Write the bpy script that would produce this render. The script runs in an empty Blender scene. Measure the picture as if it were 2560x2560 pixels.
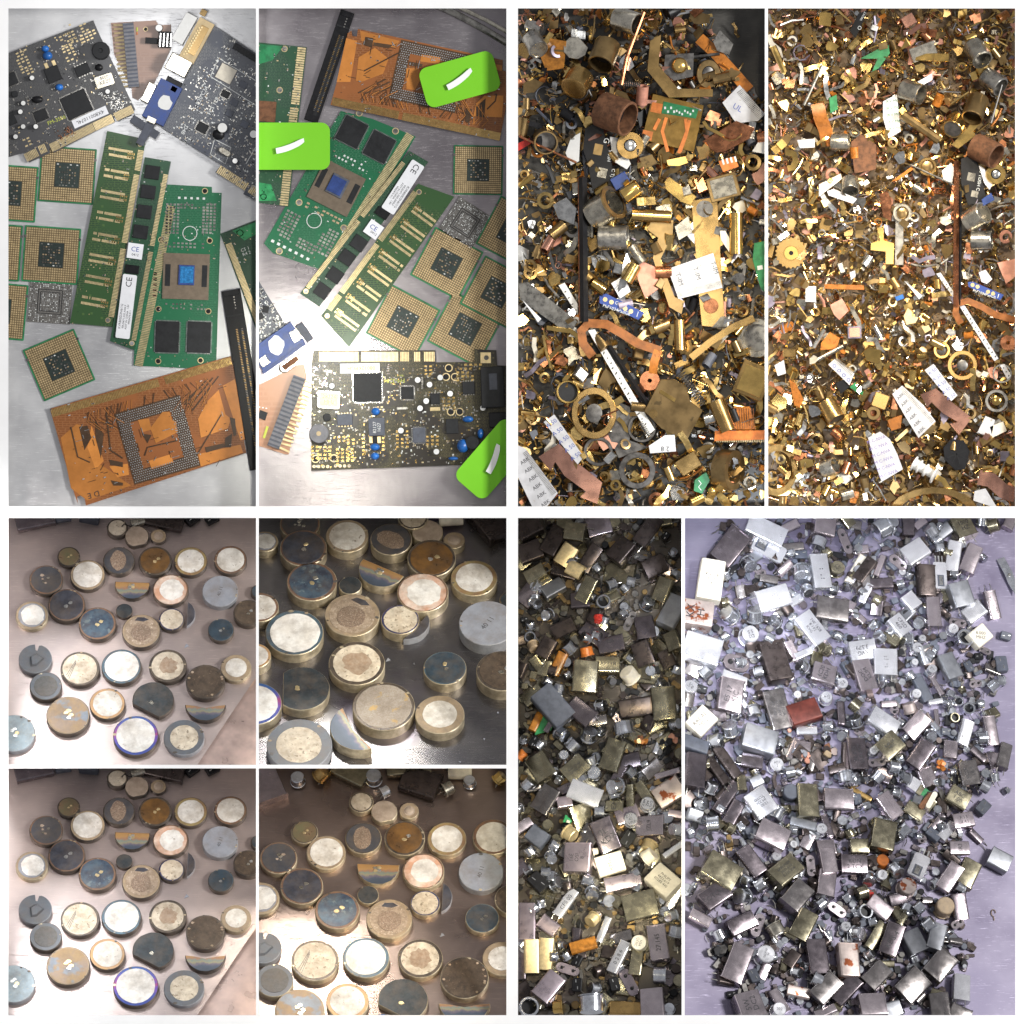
import bpy, bmesh, math, random
from mathutils import Vector, Matrix
R = math.radians
S = 0.0004            # metres per photograph pixel (board about one metre wide)
D = 10.0              # camera height over the trays
scene = bpy.context.scene
COL = scene.collection

# ------------------------------------------------------------------ camera
cam_d = bpy.data.cameras.new('camera')
cam = bpy.data.objects.new('camera', cam_d)
COL.objects.link(cam)
cam.location = (0, 0, D)
cam_d.sensor_width = 36.0
cam_d.lens = 18.0 * D / (1280 * S)
cam_d.clip_start = 0.1
cam_d.clip_end = 100
scene.camera = cam

# ------------------------------------------------------------------ world
w = bpy.data.worlds.new('World')
scene.world = w
w.use_nodes = True
w.node_tree.nodes['Background'].inputs[0].default_value = (0.86, 0.86, 0.90, 1)
w.node_tree.nodes['Background'].inputs[1].default_value = 0.38
scene.cycles.max_bounces = 6
scene.cycles.diffuse_bounces = 2
scene.cycles.glossy_bounces = 3
scene.cycles.transmission_bounces = 2
vs = scene.view_settings
vs.view_transform = 'Standard'
vs.look = 'None'
vs.exposure = 0.0
vs.gamma = 1.0

# ------------------------------------------------------------------ trays (planes) and pixel geometry
FZ = 0.032            # underside of the white mount
def pix(px, py, z):
    k = (D - z) / D
    return Vector(((px - 1280) * S * k, (1280 - py) * S * k, z))

class Panel:
    def __init__(s, key, b, tilt=0, az=90, z=0.0, phrase=''):
        s.key, s.b, s.phrase = key, b, phrase
        t, a = R(tilt), R(az)
        s.n = Vector((math.sin(t) * math.cos(a), math.sin(t) * math.sin(a), math.cos(t)))
        x0, y0, x1, y1 = b
        # the highest window corner of the tilted floor stays at height z
        best = min(((x0, y0), (x1, y0), (x0, y1), (x1, y1)),
                   key=lambda c: s.n.dot(pix(c[0], c[1], 0)))
        s.o = pix(best[0], best[1], z)
        s.ex = (Vector((1, 0, 0)) - s.n * s.n.x).normalized()
        s.ey = s.n.cross(s.ex)
        s.roots = []
    def P(s, px, py, h=0):
        C = Vector((0, 0, D))
        d = pix(px, py, 0) - C
        t = (h * S - s.n.dot(C - s.o)) / s.n.dot(d)
        return C + d * t
    def M(s, px, py, h=0, rot=0, tx=0, ty=0):
        m = Matrix((s.ex, s.ey, s.n)).transposed().to_4x4()
        m = Matrix.Translation(s.P(px, py, h)) @ m @ Matrix.Rotation(R(rot), 4, 'Z')
        if tx: m = m @ Matrix.Rotation(R(tx), 4, 'X')
        if ty: m = m @ Matrix.Rotation(R(ty), 4, 'Y')
        return m

PAN = {}
def panel(key, *a, **k):
    PAN[key] = Panel(key, *a, **k)
panel('p1', (21, 21, 640, 1266), phrase='in silver lit board tray')
panel('p2', (647, 21, 1266, 1266), phrase='in glaring lit board tray')
panel('p3', (1295, 21, 1912, 1266), phrase='in the dark contrasty scrap heap')
panel('p4', (1920, 21, 2538, 1266), phrase='in the pale golden scrap heap')
panel('p5', (21, 1295, 640, 1912), tilt=30, z=0.005, phrase='in upper pink lit tray')
panel('p6', (647, 1295, 1266, 1912), tilt=40, z=0.005, phrase='in dark steel tray')
panel('p7', (21, 1921, 640, 2538), tilt=30, z=0.005, phrase='in lower pink lit tray')
panel('p8', (647, 1921, 1266, 2538), tilt=33, z=0.005, phrase='in brown lit tray')
panel('p9', (1295, 1295, 1704, 2538), tilt=14, az=110, z=0.0, phrase='in narrow dim crystal tray')
panel('p10', (1712, 1295, 2538, 2538), tilt=25, az=55, z=0.0, phrase='in violet lit crystal tray')

# ------------------------------------------------------------------ accent lights added over the trays
def lamp(pn, px, py, hz, sx, sy, power, col, spread=60, aim=None, tilt_y=0.0):
    """An added rectangular area light of limited spread, hz metres up."""
    ld = bpy.data.lights.new('tray_lamp', 'AREA')
    ld.shape = 'RECTANGLE'
    ld.size, ld.size_y = sx, sy
    ld.energy = power
    ld.color = col
    ld.spread = R(spread)
    o = bpy.data.objects.new('tray_lamp', ld)
    COL.objects.link(o)
    p = pix(px, py, 0)
    o.location = (p.x, p.y, hz)
    if aim is not None:
        q = PAN[pn].P(aim[0], aim[1], 0)
        o.rotation_euler = (q - o.location).to_track_quat('-Z', 'Y').to_euler()
    return o
# added key light: one large soft source high on the right
key_d = bpy.data.lights.new('key_light', 'AREA')
key_d.shape = 'RECTANGLE'; key_d.size, key_d.size_y = 1.1, 0.9
key_d.energy = 285; key_d.color = (1.0, 0.985, 0.96)
key = bpy.data.objects.new('key_light', key_d); COL.objects.link(key)
key.location = Vector((math.sin(R(48)) * math.cos(R(12)), math.sin(R(48)) * math.sin(R(12)), math.cos(R(48)))) * 5.0
key.rotation_euler = (-key.location).to_track_quat('-Z', 'Y').to_euler()
# accent lights added for glare and tint on single trays: panel, px, py, height, size x, size y, power, colour, spread, aim
ACCENT_LIGHTS = [
 ('p1', 360, 150, 0.45, .09, .06, .045, (1, 1, 1), 60, (360, 150)),
 ('p2', 800, 905, 0.40, .03, .03, .10, (1, .98, .88), 55, (800, 905)),
 ('p2', 830, 1240, 0.40, .05, .03, .012, (1, .96, .82), 50, (830, 1240)),
 ('p3', 1620, 60, 0.45, .05, .05, .13, (1, .90, .70), 44, (1640, 800)),
 ('p3', 1640, 740, 0.50, .09, .15, .035, (1, .95, .84), 60, None),
 ('p4', 2230, -250, 0.50, .14, .08, .48, (1, .87, .66), 44, (2230, 660)),
 ('p4', 2300, 800, 0.50, .12, .18, .04, (1, .90, .74), 60, None),
 ('p5', -120, 760, 0.28, .22, .10, .10, (.95, .98, 1), 40, (20, 1800)),
 ('p7', -120, 1386, 0.28, .22, .10, .10, (.95, .98, 1), 40, (20, 2426)),
 ('p5', -300, 1300, 0.25, .06, .06, .12, (1, .92, .88), 50, (120, 1560)),
 ('p7', -300, 1926, 0.25, .06, .06, .12, (1, .92, .88), 50, (120, 2186)),
 ('p6', 830, 640, 0.12, .10, .05, .05, (1, .97, .9), 30, (830, 1890)),
 ('p6', 1250, 1500, 0.35, .06, .06, .08, (1, .90, .68), 44, (950, 1640)),
 ('p8', 760, 1300, 0.2, .10, .05, .05, (1, .92, .8), 30, (760, 2480)),
 ('p8', 1300, 2150, 0.35, .06, .06, .10, (1, .82, .56), 46, (960, 2270)),
 ('p9', 1640, 2300, 0.40, .05, .05, .15, (1, .92, .68), 34, (1500, 2150)),
 ('p9', 1640, 1700, 0.40, .05, .05, .05, (1, .86, .55), 30, (1500, 1600)),
 ('p10', 1940, 1480, 0.50, .06, .06, .5, (.86, .91, 1), 44, (1960, 1560)),
]
for a in ACCENT_LIGHTS:
    lamp(*a)
# ------------------------------------------------------------------ materials
MATS = {}
def nt_new(name):
    m = bpy.data.materials.new(name)
    m.use_nodes = True
    nt = m.node_tree
    return m, nt, nt.nodes['Principled BSDF']
def N(nt, t, **k):
    n = nt.nodes.new(t)
    for a, v in k.items():
        setattr(n, a, v)
    return n
def ramp(nt, fac, stops):
    r = N(nt, 'ShaderNodeValToRGB')
    e = r.color_ramp.elements
    while len(e) < len(stops):
        e.new(0.5)
    for i, (p, c) in enumerate(stops):
        e[i].position = p
        e[i].color = (c[0], c[1], c[2], 1)
    nt.links.new(fac, r.inputs[0])
    return r.outputs[0]
def mixc(nt, fac, a, b, mode='MIX'):
    m = N(nt, 'ShaderNodeMix', data_type='RGBA', blend_type=mode)
    for sock, v in ((m.inputs[0], fac), (m.inputs[6], a), (m.inputs[7], b)):
        if isinstance(v, bpy.types.NodeSocket):
            nt.links.new(v, sock)
        elif isinstance(v, (int, float)):
            sock.default_value = v
        else:
            sock.default_value = (v[0], v[1], v[2], 1)
    return m.outputs[2]
def noise(nt, scale, detail=4, rough=.6, stretch=None, rot=0, world=False):
    tc = N(nt, 'ShaderNodeNewGeometry').outputs['Position'] if world else N(nt, 'ShaderNodeTexCoord').outputs['Object']
    if stretch or rot:
        mp = N(nt, 'ShaderNodeMapping')
        mp.inputs['Rotation'].default_value = (0, 0, R(rot))
        if stretch: mp.inputs['Scale'].default_value = stretch
        nt.links.new(tc, mp.inputs[0])
        tc = mp.outputs[0]
    n = N(nt, 'ShaderNodeTexNoise')
    n.inputs['Scale'].default_value = scale
    n.inputs['Detail'].default_value = detail
    n.inputs['Roughness'].default_value = rough
    nt.links.new(tc, n.inputs['Vector'])
    return n.outputs['Fac']

def mat(name, col, metal=0.0, rough=0.5, var=0.35, scale=300, col2=None, bump=0, rnd=0.25, spots=None, spec=0.5, bscale=None, dirt=None):
    """General worn material: noise between two colours, random per object, fine bump."""
    if name in MATS: return MATS[name]
    m, nt, b = nt_new(name)
    c2 = col2 or tuple(c * (1 - var) for c in col)
    f = noise(nt, scale, 3, .65, world=True)
    c = ramp(nt, f, [(.36, c2), (.62, col)])
    if rnd:
        oi = N(nt, 'ShaderNodeObjectInfo')
        mr = N(nt, 'ShaderNodeMapRange')
        mr.inputs[3].default_value = 1 - rnd
        mr.inputs[4].default_value = 1 + rnd * .6
        nt.links.new(oi.outputs['Random'], mr.inputs[0])
        hs = N(nt, 'ShaderNodeHueSaturation')
        nt.links.new(mr.outputs[0], hs.inputs['Value'])
        nt.links.new(c, hs.inputs['Color'])
        c = hs.outputs[0]
    if spots:
        sc, sz, scol = spots
        f2 = noise(nt, sc, 3, .6, world=True)
        k = ramp(nt, f2, [(sz, (0, 0, 0)), (sz + .06, (1, 1, 1))])
        c = mixc(nt, k, c, scol)
    if dirt:
        kd = ramp(nt, noise(nt, 48, 4, .7, world=True), [(.42, (0, 0, 0)), (.72, (dirt, dirt, dirt))])
        c = mixc(nt, kd, c, (.16, .12, .085))
    nt.links.new(c, b.inputs['Base Color'])
    b.inputs['Metallic'].default_value = metal
    b.inputs['Specular IOR Level'].default_value = spec
    rr = N(nt, 'ShaderNodeMapRange')
    rr.inputs[3].default_value = max(0.04, rough - .12)
    rr.inputs[4].default_value = min(1, rough + .15)
    nt.links.new(f, rr.inputs[0])
    nt.links.new(rr.outputs[0], b.inputs['Roughness'])
    if bump:
        bp = N(nt, 'ShaderNodeBump')
        bp.inputs['Strength'].default_value = bump
        bp.inputs['Distance'].default_value = 0.00022
        nt.links.new(noise(nt, bscale or scale * 3, 1, .6, world=True), bp.inputs['Height'])
        nt.links.new(bp.outputs[0], b.inputs['Normal'])
    MATS[name] = m
    return m

def steel(name, col, col2, rough=.32, metal=.85, scr=26, rot=20, swirl=False, dark=None):
    """Tray sheet: rolled steel with scratches, scuffs and cloudy stains."""
    m, nt, b = nt_new(name)
    cloud = noise(nt, 9, 4, .6, world=True)
    c = ramp(nt, cloud, [(.35, col2), (.62, col)])
    if dark:
        d = ramp(nt, noise(nt, 5, 4, .6, world=True), [(.5, (0, 0, 0)), (.66, (1, 1, 1))])
        c = mixc(nt, d, c, dark)
    s1 = noise(nt, 60, 3, .7, (1, scr, 1), rot, world=True)
    s2 = noise(nt, 40, 3, .7, (1, scr * 1.6, 1), rot - 62, world=True)
    k1 = ramp(nt, s1, [(.60, (0, 0, 0)), (.68, (1, 1, 1))])
    k2 = ramp(nt, s2, [(.66, (0, 0, 0)), (.72, (1, 1, 1))])
    add = N(nt, 'ShaderNodeMath', operation='MAXIMUM')
    nt.links.new(k1, add.inputs[0]); nt.links.new(k2, add.inputs[1])
    c = mixc(nt, .0, c, c)
    mm = N(nt, 'ShaderNodeMath', operation='MULTIPLY'); mm.inputs[1].default_value = .6
    nt.links.new(add.outputs[0], mm.inputs[0])
    c = mixc(nt, mm.outputs[0], c, tuple(min(1, v * 1.25) for v in col))
    nt.links.new(c, b.inputs['Base Color'])
    b.inputs['Metallic'].default_value = metal
    rr = N(nt, 'ShaderNodeMapRange')
    rr.inputs[3].default_value = rough - .1
    rr.inputs[4].default_value = rough + .16
    nt.links.new(cloud, rr.inputs[0])
    nt.links.new(rr.outputs[0], b.inputs['Roughness'])
    bp = N(nt, 'ShaderNodeBump')
    bp.inputs['Strength'].default_value = .22
    bp.inputs['Distance'].default_value = .0005
    h = N(nt, 'ShaderNodeMath', operation='ADD')
    nt.links.new(add.outputs[0], h.inputs[0])
    big = noise(nt, 14, 3, .5, world=True)
    g = N(nt, 'ShaderNodeMath', operation='MULTIPLY'); g.inputs[1].default_value = 1.3
    nt.links.new(big, g.inputs[0]); nt.links.new(g.outputs[0], h.inputs[1])
    hh = h.outputs[0]
    if swirl:      # turning marks on the bottom of a pan
        tc = N(nt, 'ShaderNodeNewGeometry').outputs['Position']
        mp = N(nt, 'ShaderNodeMapping'); q = pix(700, 1230, 0)
        mp.inputs['Location'].default_value = (-q.x, -q.y, 0)
        nt.links.new(tc, mp.inputs[0])
        wv = N(nt, 'ShaderNodeTexWave', wave_type='RINGS', rings_direction='Z')
        wv.inputs['Scale'].default_value = 40; wv.inputs['Distortion'].default_value = 6.0
        wv.inputs['Detail'].default_value = 3
        nt.links.new(mp.outputs[0], wv.inputs[0])
        a2 = N(nt, 'ShaderNodeMath', operation='MULTIPLY_ADD'); a2.inputs[1].default_value = .16
        nt.links.new(wv.outputs[1], a2.inputs[0]); nt.links.new(hh, a2.inputs[2])
        hh = a2.outputs[0]
    nt.links.new(hh, bp.inputs['Height'])
    nt.links.new(bp.outputs[0], b.inputs['Normal'])
    MATS[name] = m
    return m

def pcb(name, col, trace, dark, tscale=260, amount=.5, rough=.35, rot=0):
    """Lacquered circuit board: copper trace pattern printed under the lacquer."""
    if name in MATS: return MATS[name]
    m, nt, b = nt_new(name)
    tc = N(nt, 'ShaderNodeTexCoord').outputs['Object']
    mp = N(nt, 'ShaderNodeMapping')
    mp.inputs['Rotation'].default_value = (0, 0, R(rot))
    nt.links.new(tc, mp.inputs[0])
    br = N(nt, 'ShaderNodeTexBrick')
    br.inputs['Scale'].default_value = tscale
    br.inputs['Mortar Size'].default_value = .09
    br.inputs['Brick Width'].default_value = 1.4
    br.inputs['Row Height'].default_value = .45
    br.offset = .37; br.squash = .6; br.squash_frequency = 3
    nt.links.new(mp.outputs[0], br.inputs['Vector'])
    vo = N(nt, 'ShaderNodeTexVoronoi', feature='F1', distance='CHEBYCHEV')
    vo.inputs['Scale'].default_value = tscale * .55
    nt.links.new(mp.outputs[0], vo.inputs['Vector'])
    k = ramp(nt, vo.outputs['Distance'], [(.12, (1, 1, 1)), (.17, (0, 0, 0))])
    zone = ramp(nt, noise(nt, tscale * .09, 2, .5), [(.44, (0, 0, 0)), (.5, (1, 1, 1))])
    f = N(nt, 'ShaderNodeMath', operation='MULTIPLY')
    nt.links.new(br.outputs['Fac'], f.inputs[0]); nt.links.new(zone, f.inputs[1])
    f2 = N(nt, 'ShaderNodeMath', operation='MAXIMUM')
    nt.links.new(f.outputs[0], f2.inputs[0]); nt.links.new(k, f2.inputs[1])
    f3 = N(nt, 'ShaderNodeMath', operation='MULTIPLY'); f3.inputs[1].default_value = amount
    nt.links.new(f2.outputs[0], f3.inputs[0])
    base = mixc(nt, zone, col, dark)
    c = mixc(nt, f3.outputs[0], base, trace)
    nt.links.new(c, b.inputs['Base Color'])
    b.inputs['Roughness'].default_value = rough
    bp = N(nt, 'ShaderNodeBump')
    bp.inputs['Strength'].default_value = .3; bp.inputs['Distance'].default_value = .0003
    nt.links.new(f2.outputs[0], bp.inputs['Height'])
    nt.links.new(bp.outputs[0], b.inputs['Normal'])
    MATS[name] = m
    return m

# palette -----------------------------------------------------------
mat('white_card', (.93, .93, .93), 0, .6, .03, 40, bump=.02, rnd=0)
mat('gold', (.83, .58, .22), .95, .22, .3, 240)
mat('pale_gold', (.85, .68, .38), .75, .4, .25, 240)
mat('brass', (.60, .39, .15), .95, .25, .3, 50)
mat('old_brass', (.40, .27, .12), .9, .30, .35, 55, spots=(90, .64, (.17, .12, .06)))
mat('bright_brass', (.82, .55, .18), .97, .17, .25, 60)
mat('copper', (.62, .26, .13), .95, .25, .5, 120)
mat('rose_copper', (.72, .38, .28), .92, .25, .25, 50)
mat('silver', (.78, .78, .76), .95, .18, .35, 160)
mat('tin', (.50, .48, .44), .9, .28, .5, 150)
mat('dark_tin', (.20, .19, .18), .75, .42, .5, 150)
mat('nickel', (.60, .56, .47), .92, .26, .4, 130, spots=(300, .66, (.25, .2, .14)))
mat('rust', (.22, .10, .05), .3, .75, .55, 160, bump=.6)
mat('solder', (.70, .70, .68), .85, .3, .4, 400, bump=.4)
mat('black_plastic', (.010, .010, .012), 0, .42, .4, 200, spec=.3)
mat('chip_black', (.020, .021, .023), 0, .5, .35, 150, rnd=.15, spec=.3)
mat('grey_plastic', (.22, .22, .24), 0, .5, .3, 150)
mat('slate_plastic', (.09, .10, .13), 0, .5, .3, 150)
mat('blue_plastic', (.025, .06, .23), 0, .4, .3, 150)
mat('blue_cap', (.02, .16, .55), 0, .3, .3, 200)
mat('blue_die', (.03, .22, .52), .15, .22, .45, 500)
mat('navy_print', (.03, .07, .30), 0, .5, .1, 200)
mat('beige_plastic', (.56, .43, .24), 0, .55, .2, 150)
mat('white_paint', (.85, .85, .83), 0, .5, .06, 200)
mat('paper', (.82, .83, .86), 0, .55, .08, 90, rnd=.05)
mat('worn_ribbon', (.66, .66, .68), 0, .5, .22, 60, rnd=.08, spots=(160, .68, (.4, .36, .3)))
mat('cream', (.76, .70, .58), 0, .6, .2, 120)
mat('white_plastic', (.80, .80, .78), 0, .4, .1, 120)
mat('ink', (.02, .02, .025), 0, .6, .1, 200, bump=0, rnd=0)
mat('blue_ink', (.06, .10, .38), 0, .6, .1, 200, bump=0, rnd=0)
mat('violet_ink', (.22, .16, .42), 0, .6, .1, 200, bump=0, rnd=0)
mat('lime_ink', (.50, .55, .08), 0, .6, .1, 200, bump=0, rnd=0)
mat('silk', (.70, .72, .70), 0, .6, .1, 200, bump=0, rnd=0)
mat('kapton', (.58, .20, .03), .1, .28, .4, 120)
mat('kapton_dark', (.34, .12, .03), .1, .3, .4, 120)
mat('amber', (.50, .20, .03), 0, .2, .5, 160)
mat('orange_plastic', (.75, .22, .04), 0, .4, .3, 160)
mat('salmon', (.72, .34, .24), .2, .4, .3, 120)
mat('red_plastic', (.50, .03, .02), 0, .4, .3, 160)
mat('green_pcb', (.02, .22, .08), 0, .35, .4, 160)
mat('bright_green', (.03, .30, .10), 0, .4, .4, 160)
mat('patch_green', (.19, .60, .012), 0, .5, .02, 30, bump=.02, rnd=0)
mat('substrate', (.17, .13, .09), 0, .45, .2, 200)
mat('violet_grey', (.34, .30, .38), .5, .4, .3, 120)
mat('resistor', (.45, .33, .2), 0, .5, .3, 200)
mat('glass_tube', (.5, .45, .38), .4, .15, .3, 120)
# crystal cans
mat('can_taupe', (.32, .295, .29), .92, .22, .30, 120, rnd=.3)
mat('can_mauve', (.25, .215, .235), .92, .22, .25, 120, rnd=.3)
mat('can_white', (.86, .86, .90), .8, .2, .10, 90, rnd=.15)
mat('can_pink', (.56, .49, .52), .9, .21, .18, 90, rnd=.3)
mat('can_grey', (.36, .37, .40), .80, .36, .18, 110)
mat('can_olive', (.37, .335, .235), .92, .23, .35, 120, rnd=.3)
mat('can_dark', (.10, .08, .075), .8, .28, .35, 120)
mat('can_lilac', (.50, .42, .46), .88, .28, .2, 100)
mat('can_rust', (.62, .52, .48), .7, .34, .2, 110, spots=(90, .56, (.26, .07, .025)))
mat('rust_red', (.14, .028, .018), .3, .4, .4, 110)
mat('can_steel', (.72, .74, .79), .97, .17, .25, 140)

def mm(x):
    return MATS[x] if isinstance(x, str) else x

# ------------------------------------------------------------------ mesh builder (units: photograph pixels)
def circ(cx, cy, rx, ry=None, n=20, a0=0):
    ry = rx if ry is None else ry
    return [(cx + rx * math.cos(R(a0) + 2 * math.pi * i / n), cy + ry * math.sin(R(a0) + 2 * math.pi * i / n)) for i in range(n)]
def rrect(sx, sy, r=0, n=4, cx=0, cy=0, rot=0):
    pts = []
    hx, hy = sx / 2, sy / 2
    r = min(r, hx * .999, hy * .999)
    if r <= 0:
        pts = [(-hx, -hy), (hx, -hy), (hx, hy), (-hx, hy)]
    else:
        for (ox, oy, a) in ((hx - r, hy - r, 0), (-hx + r, hy - r, 90), (-hx + r, -hy + r, 180), (hx - r, -hy + r, 270)):
            for i in range(n + 1):
                t = R(a + 90 * i / n)
                pts.append((ox + r * math.cos(t), oy + r * math.sin(t)))
    c, s = math.cos(R(rot)), math.sin(R(rot))
    return [(cx + x * c - y * s, cy + x * s + y * c) for x, y in pts]
def area2(p):
    return sum(p[i][0] * p[(i + 1) % len(p)][1] - p[(i + 1) % len(p)][0] * p[i][1] for i in range(len(p)))

class MB:
    def __init__(s):
        s.v, s.f, s.m, s.mats, s.sm = [], [], [], [], []
    def mi(s, m):
        m = mm(m)
        if m not in s.mats: s.mats.append(m)
        return s.mats.index(m)
    def add(s, vs, fs, m, smooth=False):
        o = len(s.v); k = s.mi(m)
        s.v += vs
        for f in fs:
            s.f.append([i + o for i in f]); s.m.append(k); s.sm.append(smooth)
        return s
    def prism(s, poly, z0, z1, m, ch=0, top=None, bottom=False):
        if area2(poly) < 0: poly = poly[::-1]
        n = len(poly)
        rings = [[(x, y, z0) for x, y in poly]]
        if ch > 0:
            cx = sum(p[0] for p in poly) / n; cy = sum(p[1] for p in poly) / n
            ex = max(abs(p[0] - cx) for p in poly) or 1; ey = max(abs(p[1] - cy) for p in poly) or 1
            rings.append([(x, y, z1 - ch) for x, y in poly])
            rings.append([(cx + (x - cx) * (1 - ch / ex), cy + (y - cy) * (1 - ch / ey), z1) for x, y in poly])
        else:
            rings.append([(x, y, z1) for x, y in poly])
        vs = [p for r in rings for p in r]; fs = []
        for k in range(len(rings) - 1):
            for i in range(n):
                j = (i + 1) % n
                fs.append((k * n + i, k * n + j, (k + 1) * n + j, (k + 1) * n + i))
        s.add(vs, fs, m)
        s.add(rings[-1], [tuple(range(n))], top or m)
        if bottom: s.add(rings[0], [tuple(range(n))[::-1]], m)
        return s
    def box(s, cx, cy, sx, sy, z0, z1, m, rot=0, ch=0, r=0, top=None):
        return s.prism(rrect(sx, sy, r, 3, cx, cy, rot), z0, z1, m, ch, top)
    def cyl(s, cx, cy, r, z0, z1, m, n=18, ch=0, top=None):
        return s.prism(circ(cx, cy, r, n=n), z0, z1, m, ch, top)
    def lathe(s, prof, m, n=20, cx=0, cy=0, cap0=False, cap1=True, arc=None, seg=None):
        vs = []; fs = []
        for (r, z) in prof:
            vs += [(cx + r * math.cos(2 * math.pi * i / n), cy + r * math.sin(2 * math.pi * i / n), z) for i in range(n)]
        for k in range(len(prof) - 1):
            for i in range(n):
                j = (i + 1) % n
                fs.append((k * n + i, k * n + j, (k + 1) * n + j, (k + 1) * n + i))
        if cap1: fs.append(tuple((len(prof) - 1) * n + i for i in range(n)))
        if cap0: fs.append(tuple(range(n))[::-1])
        return s.add(vs, fs, m, False)
    def tube(s, pts, r, m, n=6, closed=False):
        pts = [Vector(p) for p in pts]; N_ = len(pts); vs = []; fs = []
        for k, p in enumerate(pts):
            a = pts[(k - 1) % N_] if (k or closed) else p
            b = pts[(k + 1) % N_] if (k < N_ - 1 or closed) else p
            t = (b - a).normalized() if (b - a).length else Vector((1, 0, 0))
            u = t.cross(Vector((0, 0, 1)))
            u = u.normalized() if u.length > 1e-4 else Vector((1, 0, 0))
            q = u.cross(t)
            for i in range(n):
                c = 2 * math.pi * i / n
                vs.append(tuple(p + (u * math.cos(c) + q * math.sin(c)) * r))
        L = N_ if closed else N_ - 1
        for k in range(L):
            for i in range(n):
                j = (i + 1) % n; k2 = (k + 1) % N_
                fs.append((k * n + i, k2 * n + i, k2 * n + j, k * n + j))
        if not closed:
            fs.append(tuple(range(n))); fs.append(tuple((N_ - 1) * n + i for i in range(n))[::-1])
        return s.add(vs, fs, m, True)
    def strip(s, pts, wd, th, m):
        """flat ribbon following 3D points (bent sheet), width wd, thickness th"""
        pts = [Vector(p) for p in pts]; vs = []; fs = []
        for k, p in enumerate(pts):
            a = pts[max(0, k - 1)]; b = pts[min(len(pts) - 1, k + 1)]
            t = (b - a).normalized()
            u = Vector((-t.y, t.x, 0))
            u = u.normalized() if u.length > 1e-4 else Vector((0, 1, 0))
            q = t.cross(u)
            if q.z < 0: q = -q
            for (su, sq) in ((-1, 0), (1, 0), (1, 1), (-1, 1)):
                vs.append(tuple(p + u * su * wd / 2 + q * sq * th))
        for k in range(len(pts) - 1):
            for i in range(4):
                j = (i + 1) % 4
                fs.append((k * 4 + i, (k + 1) * 4 + i, (k + 1) * 4 + j, k * 4 + j))
        fs.append((0, 1, 2, 3)); e = (len(pts) - 1) * 4
        fs.append((e + 3, e + 2, e + 1, e))
        return s.add(vs, fs, m)
    def blob(s, cx, cy, z, rx, ry, rz, m, n=10, k=6):
        prof = []
        vs = []; fs = []
        for a in range(k + 1):
            t = -math.pi / 2 + math.pi * a / k
            for i in range(n):
                q = 2 * math.pi * i / n
                vs.append((cx + rx * math.cos(t) * math.cos(q), cy + ry * math.cos(t) * math.sin(q), z + rz * math.sin(t)))
        for a in range(k):
            for i in range(n):
                j = (i + 1) % n
                fs.append((a * n + i, a * n + j, (a + 1) * n + j, (a + 1) * n + i))
        return s.add(vs, fs, m, True)
    def mesh(s, name):
        me = bpy.data.meshes.new(name)
        me.from_pydata([(x * S, y * S, z * S) for x, y, z in s.v], [], s.f)
        for m in s.mats: me.materials.append(m)
        me.polygons.foreach_set('material_index', s.m)
        me.polygons.foreach_set('use_smooth', [True] * len(s.sm))
        me.update()
        me.set_sharp_from_angle(angle=R(32))
        return me

def link(name, data, matrix=None, parent=None):
    o = bpy.data.objects.new(name, data)
    COL.objects.link(o)
    if parent is not None: o.parent = parent
    if matrix is not None: o.matrix_local = matrix
    return o
LABELS = []
def thing(pn, name, label, cat, matrix, parts=None, group=None, pos=None, auto=False):
    """parts: list of (name, MB or mesh[, local matrix, kind]); one part -> a single mesh object."""
    p = PAN[pn]
    if len(parts) == 1 and len(parts[0]) == 2:
        d = parts[0][1]
        o = link(name, d.mesh(name) if isinstance(d, MB) else d, matrix)
    else:
        o = link(name, None, matrix)
        o.empty_display_size = .005
        for q in parts:
            d = q[1]
            c = link(q[0], d.mesh(q[0]) if isinstance(d, MB) else d, q[2] if len(q) > 2 else None, o)
            if len(q) > 3 and q[3]: c['kind'] = q[3]
    o['label'] = label; o['category'] = cat
    if group: o['group'] = group
    p.roots.append(o)
    if auto: LABELS.append((pn, o, pos))
    return o

# writing -------------------------------------------------------------
TXT = {}
def text_mesh(s, size, m):
    k = (s, m if isinstance(m, str) else m.name)
    if k not in TXT:
        cu = bpy.data.curves.new('lettering', 'FONT')
        cu.body = s; cu.size = 1.0; cu.align_x = 'CENTER'; cu.align_y = 'CENTER'
        cu.resolution_u = 2; cu.space_line = .95
        ob = bpy.data.objects.new('lettering', cu)
        me = bpy.data.meshes.new_from_object(ob)
        bpy.data.objects.remove(ob)
        me.materials.clear(); me.materials.append(mm(m))
        TXT[k] = me
    return TXT[k]
def txt(s, x, y, z, size, rot=0, m='ink', flip=False):
    mt = Matrix.Translation((x * S, y * S, z * S)) @ Matrix.Rotation(R(rot), 4, 'Z') @ Matrix.Scale(size * S, 4)
    return ('lettering', text_mesh(s, size, m), mt)

def in_poly(p, poly):
    x, y = p; c = False; n = len(poly)
    for i in range(n):
        x0, y0 = poly[i]; x1, y1 = poly[(i + 1) % n]
        if (y0 > y) != (y1 > y) and x < (x1 - x0) * (y - y0) / (y1 - y0) + x0: c = not c
    return c
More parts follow.
